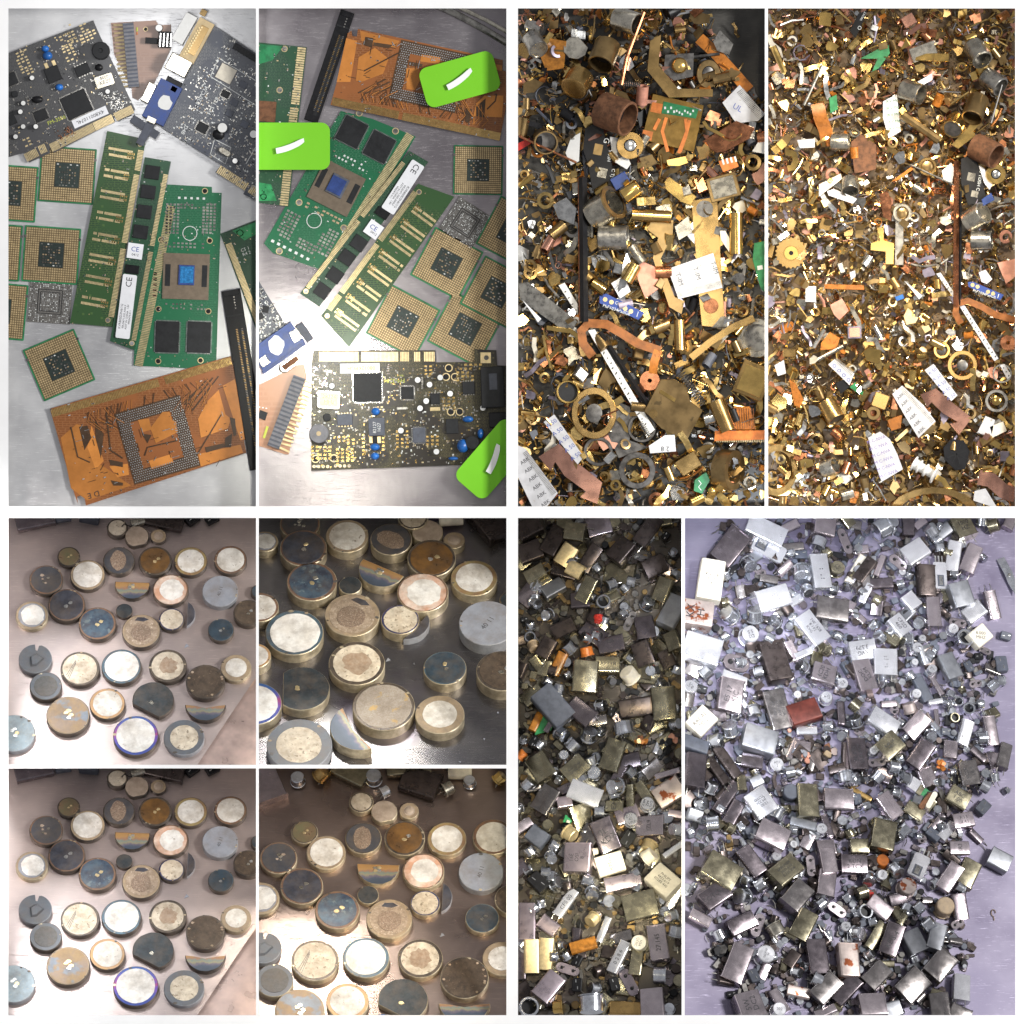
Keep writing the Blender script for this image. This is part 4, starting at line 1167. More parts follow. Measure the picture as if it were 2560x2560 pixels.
def rainbow(name, stops, scale=1.0, off=.35):
    """heat tint bands on titanium coloured rims; bands follow the piece itself"""
    m, nt, b = nt_new(name)
    tc = N(nt, 'ShaderNodeTexCoord').outputs['Object']
    sx = N(nt, 'ShaderNodeSeparateXYZ'); nt.links.new(tc, sx.inputs[0])
    nz = noise(nt, 120, 3, .6)
    a = N(nt, 'ShaderNodeMath', operation='MULTIPLY_ADD'); a.inputs[1].default_value = scale / S; a.inputs[2].default_value = off
    nt.links.new(sx.outputs['Y'], a.inputs[0])
    c = N(nt, 'ShaderNodeMath', operation='MULTIPLY_ADD'); c.inputs[1].default_value = .4
    nt.links.new(nz, c.inputs[0]); nt.links.new(a.outputs[0], c.inputs[2])
    nt.links.new(ramp(nt, c.outputs[0], stops), b.inputs['Base Color'])
    b.inputs['Metallic'].default_value = .25; b.inputs['Roughness'].default_value = .45
    MATS[name] = m
rainbow('t_half', [(.0, (.06, .075, .10)), (.30, (.08, .10, .14)), (.42, (.16, .14, .18)), (.50, (.30, .27, .17)), (.58, (.20, .25, .22)), (.66, (.34, .19, .12)), (.78, (.42, .25, .10)), (1, (.36, .19, .07))], scale=.017, off=.70)
rainbow('t_violet', [(.0, (.03, .06, .22)), (.3, (.05, .07, .30)), (.5, (.16, .08, .36)), (.62, (.34, .06, .18)), (.75, (.10, .09, .36)), (1, (.05, .12, .30))], scale=.008)

# key: (description, rim, side, face, face ratio, marks, thickness, shape)
DISC = {
 1: ('small pitted cream disc with dark rim', 'r_dark', 'side_dark', 'f_cream', .84, '', 18, ''),
 2: ('small tan disc with straight chipped side', 'f_tan', 'side_dark', None, 0, '', 16, 'chop'),
 3: ('smallest tan button disc with domed middle', 'r_tan', 'side_dark', 'f_tan', .6, 'dome', 13, ''),
 4: ('small greenish disc with a solder smear', 'r_dark', 'side_dark', 'f_olive', .88, 's2', 15, ''),
 5: ('dark disc with pale scraped marks in the middle', 'r_brown', 'side_dark', 'f_slate', .9, 'scrape', 16, ''),
 6: ('large white disc with thin tan rim', 'r_tan', 'side_dark', 'f_white', .84, '', 16, ''),
 7: ('dark disc with brown speckled oval patch', 'r_dark', 'side_dark', 'f_slate', .93, 'speckle', 18, ''),
 8: ('amber brown disc with two gold solder dots', 'r_dark', 'side_dark', 'f_amber', .88, 's2', 18, ''),
 9: ('white disc with olive brown rim', 'r_olive', 'side_dark', 'f_white', .80, '', 16, ''),
 10: ('white disc with dark brown rim', 'r_brown', 'side_dark', 'f_white', .84, '', 16, ''),
 11: ('half disc with orange and rainbow heat bands', 't_half', 'side_dark', None, 0, 's4', 16, 'half'),
 12: ('white disc with pinkish brown tinted rim', 'r_brown', 'side_dark', 'f_pinkish', .92, 'core', 18, ''),
 13: ('plain grey disc with pencil numbers', 'f_grey', 'side_grey', None, 0, 'num', 20, ''),
 14: ('teal disc mostly cut off by the edge', 'r_dark', 'side_dark', 'f_teal', .85, '', 15, ''),
 15: ('black disc with two gold dots cut by the edge', 'r_dark', 'side_dark', 'f_burnt', .9, 's2', 20, ''),
 16: ('slate blue disc with two silver dots', 'r_brown', 'side_dark', 'f_slateblue', .9, 's2', 18, ''),
 17: ('white disc with wide tan rim and grey halo', 'r_tan', 'side_pale', 'f_grey', .84, 'core', 14, ''),
 18: ('mottled blue disc with two solder dots', 'r_brown', 'side_dark', 'f_blue', .88, 's2', 18, ''),
 19: ('tiny plain dark disc', 'f_black', 'side_dark', None, 0, '', 12, ''),
 20: ('tan sintered disc with grey patch at its rim', 'r_tan', 'side_dark', 'f_brown', .84, 'patch', 18, ''),
 21: ('small cream disc with dark blue rim', 'r_navy', 'side_dark', 'f_cream', .88, '', 16, ''),
 22: ('dark half moon sliver of a broken disc', 'f_slateblue', 'side_grey', None, 0, '', 12, 'sliver'),
 23: ('small teal disc with two gold dots', 'r_blue', 'side_dark', 'f_teal', .92, 's2', 17, ''),
 24: ('dark grey notched disc with a raised wedge', 'r_grey', 'side_grey', None, 0, 'wedge', 18, 'notch'),
 25: ('plain dark grey disc with faint inner ring', 'r_grey', 'side_dark', 'f_sintdark', .74, '', 18, ''),
 26: ('scratched cream disc with thin dark rim', 'r_dark', 'side_dark', 'f_cream', .88, 'scr', 17, ''),
 27: ('bright white disc with slim blue rim', 'r_blue', 'side_dark', 'f_bright', .86, '', 17, ''),
 28: ('cream disc with brown stain and dark rim', 'r_dark', 'side_dark', 'f_cream', .85, 'stain', 17, ''),
 29: ('large burnt dark disc with crusty rim', 'r_dark', 'side_dark', 'f_burnt', .92, 'crust', 20, ''),
 30: ('small white faced disc with broad tan rim', 'r_tan', 'side_pale', 'f_white', .70, '', 16, ''),
 31: ('large gold and blue heat tinted disc with solder spots', 'r_tan', 'side_dark', 'f_goldbrown', .93, 's4', 18, ''),
 32: ('white disc with orange brown rim', 'r_orange', 'side_dark', 'f_white', .82, '', 16, ''),
 33: ('black disc with one straight broken side', 'f_black', 'side_dark', None, 0, 's1', 16, 'd'),
 34: ('largest white disc with violet blue rim', 't_violet', 'side_dark', 'f_bright', .86, '', 17, ''),
 35: ('cream disc with wide flat grey rim', 'r_grey', 'side_grey', 'f_cream', .70, '', 15, ''),
 36: ('crescent piece with rainbow heat bands', 't_half', 'side_dark', None, 0, '', 18, 'cres'),
 37: ('pale blue grey disc cut by the left edge', 'f_palegrey', 'side_grey', None, 0, 's4', 15, ''),
 38: ('large crusty grey disc with orange tint', 'r_dark', 'side_pale', 'f_sint', .90, '', 18, ''),
}
disc_mat('f_sintdark', (.125, .12, .115), (.09, .085, .08), .55, .2, 300)

def shape_poly(kind, r):
    if kind == 'half': return [(r * math.cos(R(a)), r * math.sin(R(a))) for a in range(172, 369, 8)]
    if kind == 'cres': return [(r * math.cos(R(a)), r * math.sin(R(a))) for a in range(186, 355, 8)] + [(r * .55, -r * .16), (0, -r * .26), (-r * .55, -r * .16)]
    if kind == 'd': return [(r * math.cos(R(a)), r * math.sin(R(a))) for a in range(-62, 206, 8)]
    if kind == 'sliver': return [(-r * .62 + r * math.cos(R(a)), r * math.sin(R(a))) for a in range(-62, 63, 8)]
    if kind == 'chop': return [(r * math.cos(R(a)), r * math.sin(R(a))) for a in range(-150, 160, 9)]
    if kind == 'notch':
        return [(r * math.cos(R(a)), r * math.sin(R(a))) for a in range(92, 436, 8)] + [(r * .22, r * .92), (r * .12, r * .55), (0, r * .6)]
    return circ(0, 0, r, n=40)

def disc(pn, x, y, wpx, key, rot=0, pale=False):
    p = PAN[pn]
    d, rim_, side, face, fr, marks, th, shp = DISC[key]
    if pale: side = {'side_dark': 'side_pale'}.get(side, side)  # golden light of p6 and p8 painted in as paler sides
    th = th * pale if pale else th
    r = wpx / 2
    rng = random.Random(key * 7 + hash(pn) % 1 + int(x))
    poly = shape_poly(shp, r)
    if shp not in ('', 'notch'):           # broken edge
        poly = [(a + rng.uniform(-.6, .6), b + rng.uniform(-.6, .6)) for a, b in poly]
    body = MB()
    body.prism(poly, 0, th, side, ch=min(1.6, r * .05), top=rim_)
    parts = [('body', body)]
    z = th
    if face:
        f = [(a * rng.uniform(.985, 1.01), b * rng.uniform(.985, 1.01)) for a, b in circ(rng.uniform(-.02, .02) * r, rng.uniform(-.02, .02) * r, r * fr, n=36)]
        parts.append(('face', MB().prism(f, z, z + .9, face, .4)))
        z += .9
    def spot(px, py, q, m='solder', h=1.6):
        pts = [(px + q * math.cos(i * .7) * rng.uniform(.7, 1.2), py + q * .8 * math.sin(i * .7) * rng.uniform(.7, 1.2)) for i in range(9)]
        return MB().prism(pts, z, z + h, m, h * .6)
    if marks in ('s2', 's4', 's1'):
        n = int(marks[1])
        sp = {1: [(-.05, -.15)], 2: [(-.02, -.08), (.2, .12)], 4: [(-.1, .12), (.02, .22), (.14, 0), (.05, -.14)]}[n]
        if shp == 'half': sp = [(-.12, -.1), (.02, -.1), (-.12, -.24), (.02, -.24)]
        for (a, b) in sp:
            parts.append(('solder_dot', spot(a * r, b * r, r * .125, rng.choice(('solder', 'pale_gold', 'nickel')))))
    elif marks == 'scrape':
        for i in range(5): parts.append(('scrape', spot(rng.uniform(-.3, .3) * r, rng.uniform(-.25, .3) * r, r * rng.uniform(.07, .14), rng.choice(('f_tan', 'nickel')), .7)))
    elif marks == 'speckle':
        parts.append(('sinter_patch', MB().prism([(a * rng.uniform(.94, 1.05), b * rng.uniform(.94, 1.05)) for a, b in circ(-r * .05, 0, r * .5, r * .72, 26)], z, z + .9, 'f_speckle', .5)))
    elif marks == 'core':
        parts.append(('silver_layer', MB().prism([(a * rng.uniform(.94, 1.06), b * rng.uniform(.95, 1.05)) for a, b in circ(r * .06, 0, r * (.66 if key == 12 else .72), n=26)], z, z + .5, 'f_bright', .2)))
    elif marks == 'patch':
        parts.append(('sinter_layer', MB().prism([(a * rng.uniform(.95, 1.05), b * rng.uniform(.95, 1.05)) for a, b in circ(0, -r * .1, r * .52, n=22)], z, z + 1.2, 'f_speckle', .9)))
        parts.append(('grey_patch', MB().prism([(-.35 * r, .62 * r), (.1 * r, .55 * r), (.38 * r, .66 * r), (.15 * r, .8 * r), (-.2 * r, .8 * r)], z, z + .5, 'f_slateblue')))
    elif marks == 'stain':
        parts.append(('brown_stain', MB().prism([(a * rng.uniform(.8, 1.15), b * rng.uniform(.8, 1.15)) for a, b in circ(0, 0, r * .5, n=22)], z, z + .3, 'f_rustpatch')))
    elif marks == 'scr':
        for i in range(3): parts.append(('scratch', MB().box((-.45 + .03 * i) * r, (.05 - .1 * i) * r, r * 1.0, 1.1, z, z + .3, 'f_slate', 62 + 4 * i)))
    elif marks == 'crust':
        for i in range(9):
            a = rng.uniform(0, 6.28); parts.append(('crust', MB().prism([(math.cos(a) * r * .86 + 4 * math.cos(t), math.sin(a) * r * .86 + 4 * math.sin(t) * rng.uniform(.5, 1)) for t in range(6)], z, z + 1.2, rng.choice(('r_tan', 'f_rustpatch', 'side_dark')), .6)))
    elif marks == 'dome':
        parts.append(('dome', MB().blob(0, 0, z, r * .5, r * .5, 3, 'f_tan', 16, 8)))
    elif marks == 'wedge':
        parts.append(('wedge', MB().prism([(-r * .25, -r * .55), (r * .1, -r * .5), (r * .55, 0), (r * .05, r * .35), (-r * .3, r * .1)], z, z + 6, 'r_grey', 5)))
    elif marks == 'num':
        parts.append(txt('40 11', 0, 0, z + .2, r * .28, 75, 'f_slate'))
    if shp == '' and r > 25:
        for i in range(rng.randint(2, 4)):
            a = rng.uniform(0, 6.28); q = r * rng.uniform(.9, .97); w_ = r * rng.uniform(.05, .11)
            parts.append(('rim_chip', MB().prism([(q * math.cos(a) + w_ * math.cos(t * 1.05) * rng.uniform(.6, 1.2), q * math.sin(a) + w_ * .6 * math.sin(t * 1.05)) for t in range(6)], th, th + .35, rng.choice(('side_dark', 'r_tan', 'f_sintdark', 'side_pale')))))
    thing(pn, 'ceramic_disc', d + ' ' + p.phrase, 'disc', p.M(x, y, 0, rot) @ Matrix.Translation((0, 0, 0)), parts, 'loose ceramic discs')

def place_discs(pn, ox, oy, rows, pale=False, k=K6):
    for a in rows:
        key, x, y, wd = a[:4]; rot = a[4] if len(a) > 4 else 0
        th = DISC[key][6] * (pale or 1)
        # the measured centre is that of the top face: step down the disc's height
        p = PAN[pn]; wx, wy = ox + x * k, oy + y * k
        dy = th * math.sqrt(p.n.x ** 2 + p.n.y ** 2)
        disc(pn, wx, wy + dy, wd * k, key, rot, pale)
A5 = [(1, 860, 115, 155), (2, 1003, 178, 178, 100), (3, 1160, 175, 118), (4, 505, 325, 168), (5, 340, 495, 250), (6, 643, 460, 260), (7, 872, 355, 235), (8, 1137, 355, 247), (9, 1397, 360, 247), (10, 1688, 350, 243),
      (11, 970, 522, 260), (12, 1250, 568, 266), (13, 1612, 578, 265), (14, 1895, 580, 120), (15, 1818, 735, 220), (16, 490, 680, 275), (17, 235, 755, 240), (18, 715, 815, 278), (19, 910, 722, 122), (20, 1035, 870, 284),
      (21, 1257, 785, 190), (22, 1385, 745, 240), (23, 1618, 862, 192), (24, 260, 1072, 246), (25, 337, 1272, 236), (26, 588, 1145, 288), (27, 890, 1130, 294), (28, 1230, 1125, 278), (29, 1505, 1240, 288), (30, 1728, 1140, 226),
      (31, 500, 1487, 320), (32, 787, 1402, 262), (33, 1122, 1375, 304, -10), (34, 995, 1635, 332), (35, 1348, 1648, 298), (36, 1505, 1395, 300), (37, 105, 1618, 310)]
place_discs('p5', 0, 1280, A5)
place_discs('p7', 0, 1280 + 626, A5)
A8 = [(1, 800, 305, 182), (2, 968, 375, 195, 100), (3, 1150, 370, 142), (4, 385, 525, 200), (5, 195, 715, 275), (6, 543, 675, 290), (7, 815, 570, 270), (8, 1118, 570, 300), (9, 1427, 575, 288), (10, 1765, 560, 305),
      (11, 925, 775, 312), (12, 1255, 810, 308), (13, 1675, 815, 330), (15, 1905, 1015, 260), (16, 365, 920, 315), (17, 65, 1010, 275), (18, 625, 1095, 328), (19, 850, 985, 158), (20, 1005, 1160, 338), (21, 1268, 1045, 222),
      (22, 1410, 1000, 290), (23, 1685, 1155, 250), (24, 85, 1370, 265), (25, 165, 1610, 280), (26, 462, 1465, 350), (27, 835, 1445, 345), (28, 1232, 1450, 330), (29, 1555, 1590, 355), (30, 1830, 1450, 290),
      (31, 350, 1830, 365), (32, 700, 1765, 312), (33, 1105, 1755, 365, -10), (34, 960, 2020, 380), (36, 1555, 1760, 380)]
place_discs('p8', 630, 1900, A8, 1.15)
A6 = [(5, 352, 85, 300), (17, 95, 215, 200), (16, 378, 262, 350, 30), (6, 697, 175, 320), (7, 1020, 198, 310, 60), (2, 1285, 145, 232, 60), (3, 1480, 205, 160), (8, 1315, 335, 360, -20), (18, 440, 508, 372, 20), (11, 955, 415, 350, -27), (19, 720, 535, 172),
      (12, 1250, 585, 382, -25), (9, 1625, 482, 345), (20, 735, 752, 408, -25), (21, 1085, 785, 285), (22, 1215, 845, 340, -35), (13, 1725, 810, 425, -20), (27, 312, 880, 430), (28, 768, 1105, 415), (23, 1412, 1140, 318, 60),
      (15, 1830, 1160, 380), (33, 365, 1290, 410, -70), (10, 60, 695, 280), (32, 25, 1050, 235), (34, 20, 1400, 400), (38, 965, 1420, 458), (30, 1375, 1480, 362), (35, 348, 1700, 480), (36, 790, 1570, 440, -60), (14, 1890, 640, 160)]
place_discs('p6', 630, 1280, A6, 1.9)
DISC[1] = ('cream disc barely showing at the top edge',) + DISC[1][1:]
place_discs('p6', 630, 1280, [(1, 1180, 40, 225)], 1.9)

# chips and shards
def shard(pn, x, y, s, rot, label):
    thing(pn, 'shard', label, 'shard', PAN[pn].M(x, y, 0, rot), [('shard', MB().prism([(-s, -s * .8), (s, -s * .3), (s * .1, s)], 0, 1.5, 'f_grey', .3))])
for pn, x, y in (('p5', 466, 1615), ('p7', 466, 2241), ('p8', 1105, 2338), ('p6', 970, 1650)):
    shard(pn, x, y, 6.5, 10, 'small pale triangular chip on the steel ' + PAN[pn].phrase)
rr = random.Random(12)
for i, (x, y) in enumerate(((1245, 1782), (1210, 1848), (1055, 1884), (1150, 1905), (1035, 1660))):
    shard('p6', x, y, rr.uniform(2.5, 4), rr.uniform(0, 360), ('yellowish crumb near the right edge', 'crumb below the tan rimmed white disc', 'pair of yellow crumbs at lower middle', 'tiny crumb at the bottom edge', 'thin crumb left of small teal disc')[i] + ' in dark steel tray')
# ================================================================== crystal cans and transistors (trays p9, p10, and the top of p5 to p8)
CC = dict(w='can_white', p='can_pink', t='can_taupe', m='can_mauve', g='can_grey', o='can_olive', d='can_dark', l='can_lilac', r='can_rust', R='rust_red',
          c='cream', s='slate_plastic', b='brass', a='amber', G='pale_gold', S='can_steel')
CN = dict(w='bright white', p='pinkish silver', t='taupe', m='mauve brown', g='matt grey', o='olive grey', d='dark brown', l='lilac', r='rust stained', R='dark red',
          c='cream', s='slate black', b='brass', a='amber', G='pale gold', S='shiny steel')
FR = random.Random(21)
def can_mb(sx, sy, t, m, flange=True):
    """flat can lying down: rounded-box section along its longer axis, flange at the open end"""
    lx = sx >= sy
    L_, W = (sx, sy) if lx else (sy, sx)
    prof = rrect(W, t, min(t * .30, 5), 3)
    def ring(y, k):
        out = []
        for (a, b) in prof:
            a *= k; b = b * k + t / 2
            out.append((y, -a, b) if lx else (a, y, b))
        return out
    st = [(-L_ / 2, 1), (L_ / 2 - 3, 1), (L_ / 2 - .8, .975), (L_ / 2, .90)]
    if not lx: pass
    n = len(prof); vs = []; fs = []
    for (y, k) in st: vs += ring(y, k)
    for q in range(len(st) - 1):
        for i in range(n):
            j = (i + 1) % n
            fs.append((q * n + i, q * n + j, (q + 1) * n + j, (q + 1) * n + i))
    fs.append(tuple((len(st) - 1) * n + i for i in range(n))); fs.append(tuple(range(n))[::-1])
    body = MB().add(vs, fs, m)
    fl = None
    if flange:
        fl = MB(); vs = []; fs = []
        for (y, k) in ((-L_ / 2 - 2.2, 1.06), (-L_ / 2 + .3, 1.06)): vs += ring(y, k)
        for i in range(n):
            j = (i + 1) % n; fs.append((i, j, n + j, n + i))
        fs.append(tuple(range(n))[::-1]); fs.append(tuple(n + i for i in range(n)))
        fl.add(vs, fs, m)
    return body, fl, lx, L_, W
def can(pn, x, y, sx, sy, rot, c, text=None, trot=0, legs=True, h=0, tx=0, ty=0, th=None, note=None, ink='ink', nm='crystal_can'):
    m = CC[c]; t = th or max(13, min(52, .62 * min(sx, sy)))
    fl_end = FR.random() < .5
    body, fl, lx, L_, W = can_mb(sx, sy, t, m, c not in 'csaRG')
    flip = Matrix.Rotation(math.pi, 4, 'Z') if fl_end else None
    parts = [('can', body, flip, None)]
    if fl: parts.append(('flange', fl, flip, None))
    if legs and c not in 'csaRG' and FR.random() < .6:
        for q in (-.28, .28):
            a, b = -L_ / 2 - 2, q * W
            l = FR.uniform(10, 22); bend = FR.uniform(-4, 4)
            pts = [(a, b, t / 2), (a - l * .5, b, t / 2), (a - l, b + bend, t / 2 - FR.uniform(0, 5))]
            if not lx: pts = [(-v, u, w_) for u, v, w_ in pts]
            parts.append(('lead', MB().tube(pts, 1.1, 'tin', 5), flip, None))
    if text:
        lines = text.split('\n'); lw = max(len(s_) for s_ in lines)
        ax = sx if (trot % 180) < 45 or (trot % 180) > 135 else sy
        ay = sy if ax == sx else sx
        size = min(ax * 1.15 / lw, ay * .62 / len(lines))
        parts.append(txt(text, 0, 0, t + .15, size, trot, ink))
    d = f"{CN[c]} crystal can" + (f" lettered {lines[0]}" if text and note is None and len(lines[0]) < 9 else '')
    if note: d = note
    return thing(pn, nm, d, 'crystal', PAN[pn].M(x, y, h, rot, tx, ty), parts, 'crystal cans ' + PAN[pn].phrase, (x, y), True)

def tcan(pn, x, y, r, mode='tilt', rot=None, c='S', text=None, h=0, L_=None, note=None, on='round_can'):
    """round metal can: 'up' shows its printed top, 'lie' lies on its side, 'ring' is an empty shell seen end on"""
    m = CC.get(c, c); rot = FR.uniform(0, 360) if rot is None else rot
    H = L_ or r * 1.25
    body = MB(); rimm = MB(); parts = []
    if mode == 'ring':
        body.lathe([(r, 0), (r, H * .8), (r * .94, H * .84), (r * .78, H * .84), (r * .72, H * .78), (r * .72, H * .2)], m, 20, cap1=False)
        ins = MB().cyl(0, 0, r * .72, H * .2, H * .22, 'black_plastic', 16)
        parts = [('shell', body), ('bottom', ins)]
        mt = PAN[pn].M(x, y, h, rot, FR.uniform(-8, 8), FR.uniform(-8, 8))
    else:
        body.lathe([(r * .88, 0), (r * .88, H - 2), (r * .80, H)], m, 20)
        rimm.lathe([(r, -1), (r, 2), (r * .9, 3.2)], m, 20, cap0=True, cap1=False)
        parts = [('shell', body), ('flange', rimm)]
        for q in range(2 if r < 14 else 3):
            a = q * 2.1 + .4; l = FR.uniform(6, 16)
            parts.append(('lead', MB().tube([(r * .45 * math.cos(a), r * .45 * math.sin(a), 0), (r * .5 * math.cos(a), r * .5 * math.sin(a), -l * .5), (r * .7 * math.cos(a), r * .7 * math.sin(a), -l)], .9, 'tin', 5)))
        if text: parts.append(txt(text, 0, 0, H + .15, r * 1.0 / max(2, .36 * max(len(s_) for s_ in text.split('\n')) * 1.6), FR.uniform(-20, 20), 'ink'))
        if mode == 'up': mt = PAN[pn].M(x, y, h + 2, rot, FR.uniform(-6, 6), FR.uniform(-6, 6)); parts = [p_ for p_ in parts if p_[0] != 'lead']
        elif mode == 'lie': mt = PAN[pn].M(x, y, h + r, rot) @ Matrix.Rotation(R(90), 4, 'Y') @ Matrix.Translation((0, 0, -H * S / 2))
        else: mt = PAN[pn].M(x, y, h + r * .75, rot) @ Matrix.Rotation(R(FR.uniform(40, 78)), 4, 'Y') @ Matrix.Translation((0, 0, -H * S / 2))
    nm = {'S': 'steel', 'G': 'golden', 'c': 'cream', 'w': 'white', 'd': 'dark', 'o': 'olive grey', 'red_plastic': 'red', 'orange_plastic': 'orange', 'can_rust': 'rust spotted', 'r_tan': 'tan', 'black_plastic': 'black', 'b': 'brass', 's': 'slate', 'bright_brass': 'bright brass', 'nickel': 'nickel'}.get(c, 'steel')
    d = {'up': f'{nm} round can standing upright', 'ring': f'empty {nm} can ring seen end on', 'lie': f'{nm} round can lying on its side'}.get(mode, f'{nm} round can lying tilted')
    if text: d = f'{nm} round can with printed top'
    return thing(pn, on, note or d, 'metal can', mt, parts, 'round cans ' + PAN[pn].phrase, (x, y), True)

def plate(pn, x, y, sx, sy, rot, c='p', h=8, note=None):
    m = CC.get(c, c)
    parts = [('plate', MB().prism(rrect(sx, sy, min(sx, sy) / 2, 8), 0, 3.5, m, .8, bottom=True))]
    lx = sx > sy
    for q in (-1, 1):
        u, v = (q * sx * .24, 0) if lx else (0, q * sy * .24)
        parts.append(('glass_bead', MB().cyl(u, v, min(sx, sy) * .17, 3.5, 4.6, 'black_plastic', 12, .5)))
        parts.append(('lead', MB().tube([(u, v, 3), (u + 1, v + 1, 8), (u + 7, v + 2, 10)], 1.1, 'dark_tin', 5)))
    return thing(pn, 'base_plate', note or 'oblong pinkish base plate with two dark beads', 'base plate', PAN[pn].M(x, y, h, rot, FR.uniform(-8, 8), FR.uniform(-8, 8)), parts, 'base plates ' + PAN[pn].phrase, (x, y), True)
def blackbit(pn, x, y, s, rot=None, c='slate_plastic', h=6, note=None):
    rot = FR.uniform(0, 180) if rot is None else rot
    parts = [('insulator', MB().box(0, 0, s, s * .72, 0, s * .4, c, 0, 1.5, 3))]
    for q in (-.25, .25):
        parts.append(('pin', MB().box(q * s, .08 * s * (1 if q > 0 else -1), s * .22, 2.2, s * .4, s * .4 + 1.2, 'silver', 8)))
    return thing(pn, 'insulator', note or 'black insulator with two silver pins', 'insulator', PAN[pn].M(x, y, h, rot, FR.uniform(-12, 12), FR.uniform(-12, 12)), parts, 'black insulators ' + PAN[pn].phrase, (x, y), True)
def lump(pn, x, y, s, mats, label, h=3, n=9):
    r = random.Random(int(x * 3 + y)); parts = []
    for i in range(n):
        a = r.uniform(0, 6.28); q = r.uniform(0, .7) * s
        pts = [(q * math.cos(a) + s * .42 * r.uniform(.5, 1.1) * math.cos(t * 1.05), q * math.sin(a) + s * .42 * r.uniform(.5, 1.1) * math.sin(t * 1.05)) for t in range(6)]
        mb = MB().prism(pts, 0, r.uniform(2, 6), r.choice(mats), 1, bottom=True)
        parts.append(('fragment', mb, Matrix.Translation((0, 0, i * 1.8 * S)) @ Matrix.Rotation(R(r.uniform(-25, 25)), 4, 'X') @ Matrix.Rotation(R(r.uniform(-25, 25)), 4, 'Y'), None))
    return thing(pn, 'broken_part', label, 'broken part', PAN[pn].M(x, y, h, r.uniform(0, 360)), parts)
def frame_open(pn, x, y, sx, sy, rot, h=6):
    """opened crystal: pale frame around a wound slot"""
    t = 14
    fr = MB().box(0, 0, sx, sy, 0, t, 'can_white', 0, 1.2, min(sx, sy) * .16)
    lx = sx > sy
    if lx: slot_ = (-sx * .24, 0, sx * .34, sy * .6)
    else: slot_ = (0, -sy * .2, sx * .5, sy * .42)
    sl = MB().box(slot_[0], slot_[1], slot_[2], slot_[3], t, t + .4, 'slate_plastic')
    co = MB(); n = 8
    for i in range(n):
        q = (i + .5) / n - .5
        if lx: co.box(slot_[0] + q * slot_[2] * .7, slot_[1], slot_[2] * .05, slot_[3] * .75, t + .4, t + 2, 'tin')
        else: co.box(slot_[0], slot_[1] + q * slot_[3] * .8, slot_[2] * .55, slot_[3] * .05, t + .4, t + 2, 'tin')
    parts = [('frame', fr), ('slot', sl), ('winding', co, None, 'stuff')]
    for q in (-.25, 0, .25):
        a = (sx / 2 + 8, q * sy) if lx else (q * sx, sy / 2 + 8)
        parts.append(('prong', MB().box(a[0], a[1], 20 if lx else 4, 4 if lx else 20, 5, 8, 'silver')))
    return thing(pn, 'opened_crystal', 'opened white crystal frame showing its wound slot', 'crystal', PAN[pn].M(x, y, h, rot), parts, None, (x, y), True)

def cans(pn, ox, oy, k, rows, hmax=12, tilt=7):
    for a in rows:
        x, y, sx, sy, rot, c = a[:6]
        text = a[6] if len(a) > 6 else None; tr = a[7] if len(a) > 7 else 0
        px, py = ox + x * k, oy + y * k
        # measured on the top face: the base lies further down the slope
        p = PAN[pn]; t = max(13, min(52, .62 * min(sx, sy) * k)); h = FR.uniform(0, hmax)
        px -= p.n.x * (t + h) * .9; py += p.n.y * (t + h) * .9
        can(pn, px, py, sx * k * 1.13, sy * k * 1.13, rot, c, text, tr, True, h, FR.uniform(-tilt, tilt), FR.uniform(-tilt, tilt))
def rounds(pn, ox, oy, k, rows, hmax=12):
    for a in rows:
        x, y, r = a[:3]; mode = a[3] if len(a) > 3 else 'tilt'; c = a[4] if len(a) > 4 else 'S'; text = a[5] if len(a) > 5 else None
        tcan(pn, ox + x * k, oy + y * k, r * k, mode, None, c, text, FR.uniform(0, hmax))

# ---------------------------------------------------------------- violet lit tray
q1, q2, q3, q4, q5 = (1700, 1280, K43), (2120, 1280, K43), (1700, 1700, K43), (2120, 1700, K43), (1700, 2120, K85)
cans('p10', *q1, [(560, 385, 255, 400, -36, 'm'), (365, 755, 250, 430, -8, 'c', 'K.4158\nKDS\n2K', 0), (190, 1140, 360, 280, -8, 'r', 'KX\nH', 90), (270, 1520, 370, 290, -15, 'w'), (970, 190, 400, 220, -22, 'w'),
    (1045, 940, 360, 230, 22, 'w', '. - : .\n - . : -', 0), (1490, 1290, 350, 215, -52, 'w', '1W 1628\n8.192\nKVG', 0), (1715, 1085, 330, 250, -4, 't'), (1590, 660, 190, 360, 8, 'w', '..\n:.', 0),
    (1290, 370, 210, 90, 10, 't'), (1000, 735, 180, 90, -6, 't'), (1250, 150, 170, 100, 30, 'p'), (1620, 160, 220, 200, -8, 'p'), (1290, 1000, 190, 95, 38, 'w'), (1410, 1570, 210, 80, 28, 'w'),
    (1200, 1510, 220, 90, -12, 't'), (1080, 1690, 250, 420, 14, 'd'), (1610, 1810, 230, 220, -12, 'p', '4C20\nKDH', 80), (600, 1885, 260, 160, -15, 'w')])
frame_open('p10', 1700 + 985 * K43, 1280 + 430 * K43, 400 * K43, 210 * K43, -25, 14)
